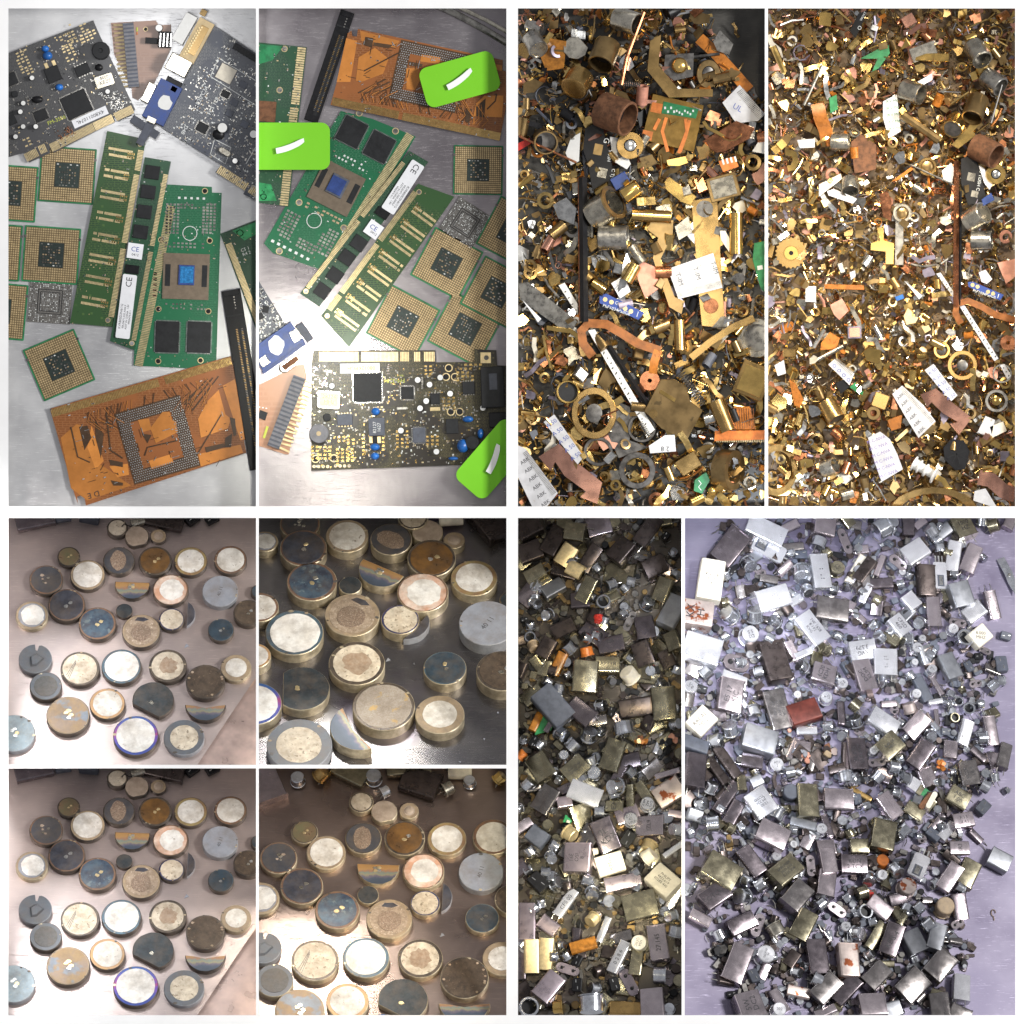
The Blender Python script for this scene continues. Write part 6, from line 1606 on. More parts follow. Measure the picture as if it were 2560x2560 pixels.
# ================================================================== gold scrap heaps (trays p3, p4)
SR = random.Random(5)
def Lz(Z, cx, cy, pts): return [((x - cx) * Z.k, -(y - cy) * Z.k) for x, y in pts]
def sheet(Z, pts, m, label, h=34, th=4, name='metal_plate', cat='metal scrap', tx=0, ty=0, extra=None, ch=.8):
    cx = sum(p[0] for p in pts) / len(pts); cy = sum(p[1] for p in pts) / len(pts)
    parts = [('plate', MB().prism(Lz(Z, cx, cy, pts), 0, th, m, ch if len(pts) < 9 else 0, bottom=True))]
    if extra: parts += extra(lambda x, y: Lz(Z, cx, cy, [(x, y)])[0], th, Z.k)
    return thing(Z.pn, name, label, cat, Z.p.M(*Z(cx, cy), h, 0, tx, ty), parts)
def rod(Z, a, b, r, m, label, h=36, name='metal_rod', cat='rod', mid=None, n=8):
    ax, ay = Z(*a); bx, by = Z(*b); cx, cy = (ax + bx) / 2, (ay + by) / 2
    pts = [(ax - cx, cy - ay, r * Z.k)] + [(Z(*q)[0] - cx, cy - Z(*q)[1], r * Z.k + 3) for q in (mid or [])] + [(bx - cx, cy - by, r * Z.k + 2)]
    return thing(Z.pn, name, label, cat, Z.p.M(cx, cy, h), [(name, MB().tube(pts, r * Z.k, m, n))])
def ribbon(Z, pts, wd, m, label, h=36, name='flex_ribbon', cat='ribbon', th=1.0, wave=4, extra=None):
    cx = sum(p[0] for p in pts) / len(pts); cy = sum(p[1] for p in pts) / len(pts)
    q = [(*Lz(Z, cx, cy, [p])[0], 3 + wave * math.sin(i * 1.7)) for i, p in enumerate(pts)]
    parts = [('strip', MB().strip(q, wd * Z.k, th, m))]
    if extra: parts += extra(lambda x, y: Lz(Z, cx, cy, [(x, y)])[0], 5 + wave, Z.k)
    return thing(Z.pn, name, label, cat, Z.p.M(*Z(cx, cy), h), parts)
def cup(Z, x, y, r, L_, rot, lean, m, label, h=26, inside='black_plastic', closed=False, name='metal_cup', cat='metal cup', collar=None):
    """round shell: axis leans by 'lean' from upright towards direction rot; its open end faces that way"""
    k = Z.k; r *= k; L_ *= k; n = 24
    sh = MB().lathe([(r * .94, 0), (r, 2), (r, L_ - 1.5), (r * .96, L_), (r * .86, L_), (r * .84, L_ * .5)], m, n, cap0=True, cap1=False)
    parts = [('shell', sh), ('inside', MB().cyl(0, 0, r * .85, L_ * .5, L_ * (.96 if closed else .55), inside, n))]
    if collar: parts.append(('collar', MB().lathe([(r * .9, L_ * .9), (r * 1.15, L_ * .92), (r * 1.18, L_ * 1.02), (r * .9, L_ * 1.04)], collar, n, cap1=False)))
    mt = Z.p.M(*Z(x, y), h + r * math.sin(R(lean)), rot) @ Matrix.Rotation(R(lean), 4, 'Y') @ Matrix.Translation((0, 0, -L_ * S * .5 * math.sin(R(lean))))
    return thing(Z.pn, name, label, cat, mt, parts)
def ringo(Z, x, y, r, r2, m, label, h=34, th=6, hub=None, tx=0, ty=0, sy=1.0, name='metal_ring'):
    k = Z.k
    rg = MB().lathe([(r * k, 0), (r * k, th * .7), (r * k - 1.2, th), (r2 * k + 1, th), (r2 * k, th * .7), (r2 * k, 0)], m, 28, cap1=False)
    parts = [('ring', rg)]
    if hub: parts.append(('hub', MB().lathe([(hub[0] * k, 0), (hub[0] * k, hub[1]), (hub[0] * k * .6, hub[1] + 2)], hub[2], 20)))
    return thing(Z.pn, name, label, 'metal ring', Z.p.M(*Z(x, y), h, 0, tx, ty) @ Matrix.Diagonal((1, sy, 1, 1)), parts)
def block(Z, x, y, sx, sy, rot, m, label, h=30, th=20, name='metal_block', cat='metal block', tx=0, ty=0, lid=None, r=2):
    k = Z.k
    parts = [('body', MB().box(0, 0, sx * k, sy * k, 0, th, m, 0, 1.6, r))]
    if lid: parts.append(('lid', MB().box(0, 0, sx * k * .78, sy * k * .78, th, th + 1.4, lid, 0, .6, r)))
    return thing(Z.pn, name, label, cat, Z.p.M(*Z(x, y), h, rot, tx, ty), parts if lid else [parts[0]])
def tape(Z, pts, label, h=42, m='worn_ribbon', text=None, tr=0, ts=40, tp=None, comb=None, ink='ink', n=1, step=(0, 0)):
    """white ribbon end with printed marks and a comb of contacts"""
    def ex(L_, th, k):
        out = []
        for i in range(n if text else 0):
            x, y = L_(tp[0] + step[0] * i, tp[1] + step[1] * i)
            out.append(txt(text, x, y, th + .2, ts * k, tr, ink))
        if comb:
            (x0, y0), (x1, y1), ln, c = comb
            a = Vector(L_(x0, y0)); b = Vector(L_(x1, y1)); d = b - a; nn = Vector((-d.y, d.x)).normalized() * ln * k; mb = MB()
            for i in range(c):
                q = a + d * ((i + .5) / c) + nn * .5
                mb.box(q.x, q.y, d.length / c * .45, abs(ln) * k, th, th + .4, 'tin', math.degrees(math.atan2(d.y, d.x)))
            out.append(('contacts', mb, None, 'stuff'))
        return out
    return sheet(Z, pts, m, label, h, 1.2, 'printed_ribbon', 'ribbon', 0, 0, ex, 0)

Z5, Z7 = Zm('p3', 1280, 0, K6), Zm('p4', 1900, 0, K6)
def Y(l): return [(x, y + Y2) for x, y in l]
# ---- heap p3
sheet(Z5, [(1010, 300), (1090, 255), (1072, 480), (1215, 650), (1470, 655), (1468, 708), (1150, 715), (990, 520)], 'brass', 'brass zigzag bracket near the top of dark heap', 48, 7, 'bracket')
sheet(Z5, [(1120, 400), (1330, 388), (1325, 560), (1185, 592), (1108, 530)], 'dark_tin', 'grey plate carrying a shiny brass dome', 40, 5, 'domed_plate', extra=lambda L_, th, k: [('dome', MB().blob(*L_(1225, 480), th + 3, 60 * k, 60 * k, 15, 'bright_brass', 18, 10))])
ringo(Z5, 1435, 540, 88, 48, 'old_brass', 'oval brass transistor flange right of the domed plate', 42, 6, (44, 2, 'dark_tin'), 10, 10, 1.2)
ribbon(Z5, [(1370, 280), (1480, 380), (1600, 510), (1735, 660)], 85, 'kapton', 'straight orange film strip at upper right of dark heap', 30)
tape(Z5, [(1540, 752), (1665, 622), (1852, 835), (1800, 885), (1640, 902)], 'white ribbon end with comb at right edge under orange strip', 44, text='UL', tr=-30, ts=60, tp=(1650, 790), comb=((1690, 640), (1850, 840), -60, 22), ink='blue_ink')
cup(Z5, 740, 830, 132, 240, -22, 62, 'rust', 'large rusty brown cylinder with dark open end', 30)
mat('flex_amber', (.26, .15, .03), .2, .22, .3, 90)
def flex(L_, th, k):
    o = [('green_strip', MB().prism([L_(*q) for q in ((1110, 742), (1365, 800), (1345, 868), (1095, 830))], th, th + 1, 'green_pcb'))]
    for q in ((1058, 790, 80), (990, 990, 75)): o.append(('orange_pad', MB().box(*L_(q[0], q[1]), q[2] * k, q[2] * k * .9, th, th + .7, 'orange_plastic', -12)))
    for t in ([(1130, 860), (1100, 960), (1140, 1110)], [(1270, 870), (1280, 960), (1220, 1120)], [(1300, 880), (1270, 1000), (1230, 1110)], [(1080, 870), (1040, 950)]):
        o.append(('trace', MB().strip([(*L_(*q), th + .5 + .5 * len(o) * .2) for q in t], 24 * k, .4, 'orange_plastic')))
    for i in range(4): o.append(('solder_pad', MB().box(*L_(1120 + i * 22, 790 + (i % 2) * 28), 14 * k, 18 * k, th + 1, th + 1.8, 'silk')))
    for i in range(7): o.append(('solder_pad', MB().box(*L_(1205 + i * 20, 812 + (i % 3) * 12), 12 * k, 16 * k, th + 1, th + 1.8, 'silk')))
    return o
sheet(Z5, [(1032, 688), (1402, 772), (1330, 1112), (948, 1022)], 'flex_amber', 'amber flexible circuit with green strip and orange traces', 42, 2, 'flex_circuit', 'circuit', extra=flex)
def holes_b(L_, th, k):
    o = [('window', MB().box(*L_(630, 1095), 62 * k, 80 * k, th, th + .5, 'old_brass', -12)), ('window', MB().box(*L_(660, 1265), 66 * k, 70 * k, th, th + .5, 'nickel', -12))]
    return o + [txt('G', *L_(690, 1030), th + .3, 60 * k, -100, 'silk'), txt('YOSH', *L_(712, 1140), th + .3, 34 * k, -98, 'silk'), txt('C TJ.T', *L_(735, 1280), th + .3, 34 * k, -98, 'silk')]
sheet(Z5, [(535, 940), (600, 905), (665, 935), (762, 1340), (700, 1400), (590, 1402), (555, 1200), (520, 1100)], 'black_plastic', 'black plastic bracket with square windows and white letters', 40, 7, 'plastic_bracket', 'bracket', extra=holes_b)
ringo(Z5, 865, 1065, 100, 44, 'brass', 'round brass nut with silver hub beside the black bracket', 50, 8, (40, 10, 'silver'))
block(Z5, 792, 1325, 125, 95, 30, 'blue_plastic', 'bright blue plastic block below the black bracket', 46, 14, 'plastic_block', 'plastic block')
cup(Z5, 680, 385, 98, 200, -110, 55, 'old_brass', 'dull brass cup below the silver cup at top', 28)
cup(Z5, 485, 590, 100, 150, -120, 50, 'brass', 'shiny brass cup left of the rusty cylinder', 34, 'brass', True)
cup(Z5, 655, 1535, 112, 210, 30, 58, 'nickel', 'large silver cup with green collar', 32, collar='old_brass')
cup(Z5, 740, 1740, 92, 215, 0, 82, 'tin', 'grey cylinder lying below the green collared cup', 26, 'tin', True)
cup(Z5, 870, 1400, 62, 130, 35, 80, 'bright_brass', 'small bright brass sleeve right of blue block', 40, 'brass', True)
cup(Z5, 830, 150, 85, 190, -20, 60, 'nickel', 'silver cup with round mouth at top centre', 34)
cup(Z5, 160, 310, 75, 150, -60, 45, 'tin', 'grey cup with pale rim in upper left', 30, 'nickel', True)
sheet(Z5, [(465 + 92 * math.cos(t * .7), 350 + 85 * math.sin(t * .7)) for t in range(8)], 'nickel', 'round grey disc plate over amber film', 44, 4, 'disc_plate')
sheet(Z5, [(200, 400), (280, 280), (400, 300), (380, 500), (250, 520)], 'amber', 'amber translucent film bent at upper left', 38, 2, 'amber_film', 'film', 8, -10)
rod(Z5, (515, 1300), (525, 480 + Y2), 34, 'black_plastic', 'long upright black strip with brown edge', 52, 'long_strip', 'strip', n=4)
rod(Z5, (492, 1300), (500, 470 + Y2), 12, 'copper', 'brown metal strip along the long black strip', 58, 'long_strip', 'strip')
rod(Z5, (965, 90), (800, 620), 16, 'copper', 'bent copper rod slanting down from top centre', 58, mid=[(900, 260), (840, 420)])
sheet(Z5, [(1310, 1470), (1500, 1440), (1530, 1932), (1560, 2400), (1390, 2385), (1370, 2200), (1340, 1800)], 'brass', 'long brass lug with eye hole beside the white ribbon', 40, 5, 'terminal_lug', extra=lambda L_, th, k: [('eye', MB().prism(circ(*L_(1410, 1530), 62 * k, n=18), th, th + .5, 'dark_tin')), ('rivet', MB().cyl(*L_(1455, 365 + Y2), 55 * k, th, th + 4, 'copper', 18, 1))])
block(Z5, 1545, 1372, 225, 180, 15, 'old_brass', 'tarnished square can right of the brass tag', 36, 26, lid='nickel')
sheet(Z5, [(1115, 1330), (1150, 1295), (1350, 1440), (1310, 1500), (1240, 1480), (1130, 1390)], 'bright_brass', 'bright yellow brass tag with rounded end', 46, 5, 'brass_strip_tag')
rod(Z5, (1638, 1560), (1640, 1860), 50, 'bright_brass', 'upright brass tube near right edge', 34, 'brass_tube', 'tube', n=16)
rod(Z5, (880, 1575), (1165, 1590), 46, 'brass', 'lying brass fitting below the small sleeve', 36, 'brass_fitting', 'fitting', n=14)
sheet(Z5, [(990, 1680), (1020, 1618), (1180, 1612), (1175, 1720), (1085, 1900), (1190, 300 + Y2), (1262, 330 + Y2), (1240, 425 + Y2), (1150, 372 + Y2), (1030, 1890), (1070, 1740)], 'old_brass', 'long crooked brass arm left of the white ribbon', 44, 6, 'crooked_brass_strip')
sheet(Z5, [(1130, 1170), (1270, 1140), (1290, 1190), (1220, 1215), (1140, 1210)], 'bright_brass', 'glinting gold plate below the flexible circuit', 46, 4, 'gold_plate', tx=8)
sheet(Z5, [(1390, 1040), (1500, 970), (1640, 880), (1780, 930), (1740, 1010), (1560, 1110), (1490, 1120)], 'copper', 'crumpled copper foil at right', 40, 5, 'copper_foil', tx=10, ty=-12)
sheet(Z5, [(1510, 1180), (1630, 1145), (1660, 1220), (1545, 1260)], 'orange_plastic', 'orange chip with white pads under the copper foil', 48, 5, 'orange_chip', extra=lambda L_, th, k: [('pad', MB().box(*L_(1545 + i * 30, 1185 - i * 7), 14 * k, 40 * k, th, th + .6, 'silk', 16)) for i in range(4)])
tape(Z5, [(1142, 95 + Y2), (1472, -22 + Y2), (1540, 232 + Y2), (1218, 315 + Y2)], 'large white ribbon piece with comb edge at right', 54, text='T-IM', tr=-72, ts=50, tp=(1225, 170 + Y2), n=3, step=(128, -42), comb=((1215, 300 + Y2), (1535, 220 + Y2), 40, 46), ink='slate_plastic')
sheet(Z5, Y([(725, 200), (820, 140), (868, 260), (790, 312)]), 'paper', 'small torn white label above the blue board', 50, 1.5, 'paper_label', 'label', extra=lambda L_, th, k: [txt('IIII', *L_(770, 230 + Y2), th + .2, 40 * k, 60, 'ink')])
sheet(Z5, Y([(905, 75), (960, 42), (1050, 82), (1088, 230), (975, 312), (918, 165)]), 'salmon', 'pink plastic shard with orange edge at centre', 46, 5, 'plastic_shard', 'plastic')
def blueb(L_, th, k):
    o = []
    for (x, y) in ((682, 318), (728, 338), (828, 385), (870, 405)): o.append(('gold_hole', MB().cyl(*L_(x, y + Y2), 17 * k, th, th + .8, 'pale_gold', 12)))
    return o + [txt('PhF1034PadGB', *L_(765, 395 + Y2), th + .2, 34 * k, -18, 'silk'), txt('Go', *L_(775, 348 + Y2), th + .2, 36 * k, -18, 'silk'), txt('I', *L_(918, 428 + Y2), th + .2, 56 * k, -18, 'silk')]
sheet(Z5, Y([(640, 290), (690, 275), (970, 415), (925, 468), (640, 345)]), 'navy_print', 'narrow blue circuit board with white letters', 50, 3, 'blue_board', 'circuit board', extra=blueb)
ribbon(Z5, Y([(590, 735), (520, 640), (508, 550), (560, 492), (690, 500), (810, 570), (920, 640), (1085, 695)]), 66, 'kapton_dark', 'curling brown flexible ribbon at heap centre', 60)
ribbon(Z5, Y([(1070, 690), (1040, 780), (1030, 860)]), 62, 'kapton', 'short orange ribbon ending in spiral pad', 58)
ringo(Z5, 1008, 912 + Y2, 75, 14, 'copper', 'orange red spiral coil pad at ribbon end', 56, 4)
def rul(seed):
    def ex(L_, th, k):
        r = random.Random(seed); mb = MB()
        a, b = L_(365, 215 + Y2), L_(1025, 1290 + Y2)
        for i in range(38):
            t = (i + r.random() * .6) / 38
            mb.box(a[0] + (b[0] - a[0]) * t + r.uniform(-6, 6), a[1] + (b[1] - a[1]) * t, r.uniform(3, 8), r.uniform(2, 4), th, th + .4, 'ink', r.uniform(0, 90))
        return [('printed_marks', mb, None, 'stuff')]
    return ex
sheet(Z5, Y([(340, 215), (385, 195), (480, 350), (480, 430)]), 'white_plastic', 'upper end of a white scale strip left of black strip', 46, 4, 'scale_strip', 'strip', extra=lambda L_, th, k: [('mark', MB().box(*L_(390 + i * 26, 262 + i * 45 + Y2), 14 * k, 8 * k, th, th + .4, 'ink', 40)) for i in range(4)])
sheet(Z5, Y([(555, 545), (605, 535), (1045, 1270), (1000, 1310)]), 'white_plastic', 'long white scale strip with worn black marks', 48, 5, 'scale_strip', 'strip', extra=lambda L_, th, k: [('mark', MB().box(*L_(610 + i * 21 + (i % 3) * 5, 600 + i * 37 + Y2), (10 + i % 4 * 4) * k, 9 * k, th, th + .4, 'ink', 35 + 13 * (i % 5))) for i in range(18)])
rod(Z5, (640, 560 + Y2), (990, 1090 + Y2), 22, 'black_plastic', 'black strip running along the long scale strip', 46, 'long_strip', 'strip', n=4)
sheet(Z5, Y([(965, 1130), (1085, 900), (1190, 900), (1280, 960), (1300, 1060), (1395, 1130), (1280, 1345), (1090, 1260)]), 'old_brass', 'large bent brass box panel at lower centre', 52, 9, 'bent_brass_box', tx=6, ty=6, extra=lambda L_, th, k: [('edge', MB().box(*L_(1135, 1020 + Y2), 130 * k, 26 * k, th, th + 2, 'bright_brass', -32)), ('stamp', MB().cyl(*L_(1030, 1150 + Y2), 32 * k, th, th + .8, 'brass', 16))])
block(Z5, 1765, 905 + Y2, 230, 250, -22, 'brass', 'gleaming square brass can at right edge', 44, 24, lid='bright_brass', tx=8)
ringo(Z5, 1795, 600 + Y2, 145, 100, 'nickel', 'large grey dish at right edge', 34, 12, (102, 4, 'tin'), 0, -14)
sheet(Z5, Y([(1625, 1105), (1740, 1100), (1785, 1270), (1610, 1270)]), 'kapton', 'orange ribbed connector foil at lower right', 46, 3, 'comb_foil', extra=lambda L_, th, k: [('rib', MB().box(*L_(1632 + i * 17, 1190 + Y2), 6 * k, 150 * k, th, th + .7, 'copper', 3)) for i in range(9)])
sheet(Z5, Y([(1485, 1280), (1870, 1275), (1870, 1345), (1480, 1355)]), 'orange_plastic', 'orange connector bar with fine teeth at lower right', 50, 6, 'connector_bar', 'connector', extra=lambda L_, th, k: [('teeth', (lambda mb: [mb.box(*L_(1500 + i * 13, 1352 + Y2), 5 * k, 22 * k, 0, th, 'pale_gold') for i in range(28)] and mb)(MB()), None, 'stuff')])
rod(Z5, (1490, 1060 + Y2), (1580, 1280 + Y2), 62, 'brass', 'fat brass barrel lying near right bottom', 36, 'brass_barrel', 'barrel', n=18)
def spring(Z, a, b, r, n, label, m='dark_tin', h=50):
    ax, ay = Z(*a); bx, by = Z(*b); cx, cy = (ax + bx) / 2, (ay + by) / 2; d = Vector((bx - ax, ay - by, 0)); L_ = d.length; d.normalize(); u = Vector((-d.y, d.x, 0)); pts = []
    for i in range(n * 8):
        t = i / (n * 8); c = t * n * 6.283
        pts.append(tuple(d * (t - .5) * L_ + u * r * Z.k * math.cos(c) + Vector((0, 0, r * Z.k * (1 + math.sin(c))))))
    thing(Z.pn, 'coil_spring', label, 'spring', Z.p.M(cx, cy, h), [('coil_spring', MB().tube(pts, 1.2, m, 4))])
spring(Z5, (1230, 850 + Y2), (1400, 1090 + Y2), 32, 14, 'black coil spring beside the brass panel')
spring(Z5, (800, 612), (940, 622), 22, 9, 'silver coil spring under the copper rod', 'silver')
spring(Z5, (940, 1220 + Y2), (1010, 1330 + Y2), 26, 9, 'white coil spring inside the cast plate hole', 'silver', 40)
ringo(Z5, 1530, 1560 + Y2, 150, 95, 'old_brass', 'heavy brass bearing ring leaning at lower right', 28, 40, None, 8, 58)
for (x, y, r1, r2, l) in ((630, 1430, 108, 82, 'grey cast plate ring at lower left of centre'), (915, 1570, 135, 92, 'brown cast plate ring at bottom centre'), (950, 1260, 105, 84, 'grey cast plate ring under the scale strip')):
    ringo(Z5, x, y + Y2, r1, r2, 'dark_tin', l, 34, 9)
sheet(Z5, Y([(740, 1050), (900, 1120), (860, 1350), (1000, 1400), (780, 1480), (700, 1300)]), 'dark_tin', 'dark cast plate web between the round holes', 30, 6, 'cast_plate')
ringo(Z5, 600, 1150 + Y2, 165, 120, 'brass', 'large gold gear ring at lower left', 42, 8, (60, 6, 'dark_tin'), 0, 0, 1.15)
cup(Z5, 400, 1000 + Y2, 85, 60, 30, 12, 'bright_brass', 'gold dome with dark hole at left', 44)
ribbon(Z5, Y([(240, 1520), (330, 1440), (430, 1560), (600, 1690), (560, 1790)]), 135, 'rose_copper', 'broad bent copper strip at bottom left', 46, 'copper_strip', 'strip', 2, 8)
tape(Z5, Y([(232, 1215), (310, 1160), (525, 1470), (480, 1525)]), 'white printed ribbon with blue figures at lower left', 54, text='A 50', tr=35, ts=44, tp=(290, 1225 + Y2), n=5, step=(44, 60), ink='blue_ink')
tape(Z5, Y([(30, 1380), (100, 1410), (335, 1735), (250, 1840), (150, 1840), (30, 1590)]), 'white scale ribbon with ABK marks in lower left corner', 54, text='ABK', tr=35, ts=40, tp=(95, 1500 + Y2), n=6, step=(30, 62), comb=((110, 1420 + Y2), (325, 1730 + Y2), -40, 36))
sheet(Z5, [(1772, 1780), (1870, 1760), (1870, 280 + Y2), (1820, 240 + Y2), (1760, 1900)], 'bright_green', 'green circuit scrap at right edge', 48, 4, 'green_board', 'circuit board', extra=lambda L_, th, k: [('white_pad', MB().box(*L_(1815, 85 + Y2), 40 * k, 30 * k, th, th + 1, 'silk', 10))])
ribbon(Z5, Y([(1770, 455), (1620, 520), (1450, 630), (1310, 745)]), 50, 'brass', 'long brass lever slanting at right', 54, 'brass_lever', 'lever', 3, 2)
rod(Z5, (1222, 470 + Y2), (1230, 690 + Y2), 40, 'brass', 'corroded brass rod stub below the crooked arm', 40, 'brass_rod', 'rod', n=12)
sheet(Z5, Y([(50, 200), (120, 190), (480, 480), (440, 550), (370, 540), (60, 320)]), 'tin', 'long grey blade at left with greenish sheen', 42, 4, 'steel_sliver', 'blade', tx=6)
sheet(Z5, Y([(75, 320), (215, 460), (190, 485)]), 'paper', 'white needle shaped sliver at left', 50, 1.5, 'paper_sliver', 'paper')
block(Z5, 1290, 1520 + Y2, 165, 120, 32, 'brass', 'brown brass block near the bottom', 40, 14)
cup(Z5, 235, 1025, 90, 130, -60, 14, 'old_brass', 'round brass socket with grey body at left', 30, 'dark_tin')
rod(Z5, (50, 1365), (155, 1285), 22, 'bright_brass', 'short gold pin at left edge', 46, 'gold_pin', 'pin', n=10)
rod(Z5, (50, 995), (470, 1190), 9, 'copper', 'thin straight rod at left of black bracket', 58)
sheet(Z5, [(390, 1120), (430, 1010), (500, 970), (490, 1180), (430, 1210)], 'white_paint', 'white chipped flake left of black bracket', 44, 3, 'white_flake', 'flake')
sheet(Z5, [(715, 1000), (780, 1010), (870, 1200), (840, 1240), (740, 1180)], 'white_plastic', 'white plastic piece right of black bracket', 38, 4, 'white_piece', 'plastic')
sheet(Z5, [(300, 1500), (400, 1440), (480, 1520), (460, 1640), (340, 1600)], 'silver', 'crumpled shiny silver foil at left', 44, 6, 'silver_foil', tx=12, ty=-14)
sheet(Z5, [(40, 1050), (130, 1010), (140, 1050), (40, 1110)], 'red_plastic', 'red plastic tab at left edge', 48, 5, 'red_tab', 'plastic')
sheet(Z5, Y([(1385, 360), (1570, 330), (1560, 520), (1390, 510)]), 'rose_copper', 'brown copper plate under the lug end', 36, 4, 'copper_plate')
sheet(Z5, Y([(1335, 1640), (1420, 1580), (1450, 1640), (1390, 1740), (1330, 1720)]), 'bright_green', 'small green circuit scrap near the bottom', 46, 3, 'green_board', 'circuit board', extra=lambda L_, th, k: [('trace', MB().strip([(*L_(1365 + 20 * (i % 2), 1640 + 25 * i + Y2), th + .3) for i in range(4)], 6 * k, .4, 'silk'))])
thing('p3', 'gold_ball', 'small gold ball near the bottom right', 'ball', Z5.p.M(*Z5(1465, 1720 + Y2), 44), [('ball', MB().blob(0, 0, 10, 12, 12, 12, 'bright_brass', 16, 10))])
sheet(Z5, [(1190, 1660), (1290, 1580), (1320, 1700), (1220, 1760)], 'nickel', 'olive card with rounded corners left of lug', 44, 3, 'metal_card')
sheet(Z5, [(1260, 1700), (1340, 1600), (1335, 1785)], 'paper', 'white paper corner with blue digits left of lug', 42, 1.5, 'paper_corner', 'paper', extra=lambda L_, th, k: [txt('7081', *L_(1312, 1700), th + .2, 26 * k, 80, 'blue_ink')])
sheet(Z5, [(1520, 1690), (1560, 1690), (1630, 1810), (1600, 1860), (1530, 1760)], 'cream', 'cream plastic wedge right of lug', 46, 6, 'plastic_wedge', 'plastic')
sheet(Z5, Y([(1000, 1390), (1120, 1310), (1190, 1310), (1200, 1430), (1010, 1445)]), 'paper', 'white torn label reading 2 8 below brass panel', 50, 1.5, 'paper_label', 'label', extra=lambda L_, th, k: [txt('2 8', *L_(1120, 1410 + Y2), th + .2, 50 * k, 180, 'ink')])
sheet(Z5, [(1755, 1110), (1870, 930), (1870, 1130)], 'white_plastic', 'white plastic triangle at right edge', 44, 4, 'white_piece', 'plastic')
sheet(Z5, [(1470, 300), (1520, 215), (1620, 320), (1590, 400), (1500, 370)], 'tin', 'grey torn metal lump near the dark corner', 40, 8, 'metal_lump', tx=8)

# ---- heap p4
tape(Z7, [(900, 742), (1002, 690), (1030, 962), (942, 1012), (900, 860)], 'white printed ribbon standing at upper centre of pale heap', 50, text='JKV M6', tr=6, ts=30, tp=(965, 740), n=5, step=(5, 50), ink='green_pcb')
sheet(Z7, [(665, 1040), (740, 980), (850, 1060), (850, 1240), (690, 1270)], 'rust', 'brown square plate at upper centre of pale heap', 40, 4, 'brown_plate')
cup(Z7, 1640, 1100, 98, 200, -28, 60, 'rust', 'rusty cylinder with dark mouth in pale heap', 30)
ribbon(Z7, [(420, 760), (440, 860), (480, 960), (500, 1070)], 100, 'kapton', 'wavy orange red film at upper left of pale heap', 46, 'orange_film', 'film', 2, 9)
ribbon(Z7, [(190, 1115), (250, 1130), (262, 1180), (240, 1225), (200, 1235)], 46, 'bright_brass', 'glowing gold hook at left of pale heap', 50, 'gold_hook', 'hook', 3, 2)
for a in ((1585, 375, 80, 170, -60, 50, 'nickel', 'grey cup with white mouth at upper right of pale heap'), (1105, 670, 80, 160, -20, 60, 'nickel', 'nickel cup right of the white standing ribbon'), (1700, 590, 75, 160, -40, 60, 'tin', 'grey cup at right beside a long wire'), (1430, 905, 75, 120, -120, 40, 'brass', 'brass cup left of the rusty cylinder in pale heap'), (1580, 780, 80, 190, -110, 55, 'old_brass', 'dull cup above the brass key'),
          (585, 1040, 62, 130, 0, 80, 'nickel', 'small grey sleeve at the end of orange film'), (1570, 1595, 85, 160, 30, 55, 'nickel', 'silver cup below the blue block in pale heap'), (1620, 1760, 72, 150, 0, 80, 'tin', 'grey cylinder low at right of long strip'), (660, 1350, 66, 110, -90, 50, 'nickel', 'worn cup above the white strip'), (520, 1130 + Y2, 70, 160, -60, 70, 'brass', 'brass sleeve at lower left of pale heap'), (500, 1550 + Y2, 62, 110, 20, 60, 'nickel', 'grey cup near bottom left of pale heap')):
    cup(Z7, *a[:7], a[7], 34, 'dark_tin', a[6] in ('brass',))
sheet(Z7, [(1400, 1060), (1570, 880), (1620, 900), (1560, 960), (1580, 990), (1450, 1090)], 'bright_brass', 'brass key shaped piece above the rusty cylinder', 46, 6, 'brass_key')
sheet(Z7, [(1470, 1160), (1560, 1130), (1600, 1210), (1660, 1470), (1600, 1500), (1520, 1500), (1470, 1340)], 'black_plastic', 'black bracket with square windows in pale heap', 42, 6, 'plastic_bracket', 'bracket', extra=lambda L_, th, k: [('window', MB().box(*L_(1545, 1295), 56 * k, 60 * k, th, th + .5, 'nickel', -12)), ('window', MB().box(*L_(1570, 1420), 50 * k, 46 * k, th, th + .5, 'nickel', -12)), txt('G YOSH C', *L_(1605, 1320), th + .3, 34 * k, -100, 'silk')])
sheet(Z7, [(1620, 1460), (1690, 1410), (1715, 1465), (1630, 1510)], 'blue_plastic', 'blue plastic block in pale heap', 50, 12, 'plastic_block', 'plastic block')
ringo(Z7, 1725, 1275, 74, 34, 'bright_brass', 'brass nut with silver hub in pale heap', 50, 8, (30, 10, 'silver'))
rod(Z7, (1437, 1180), (1432, 370 + Y2), 20, 'copper', 'long upright brown strip in pale heap', 54, 'long_strip', 'strip', n=4)
rod(Z7, (1465, 1400), (1460, 360 + Y2), 12, 'black_plastic', 'long thin dark strip beside brown strip in pale heap', 52, 'long_strip', 'strip', n=4)
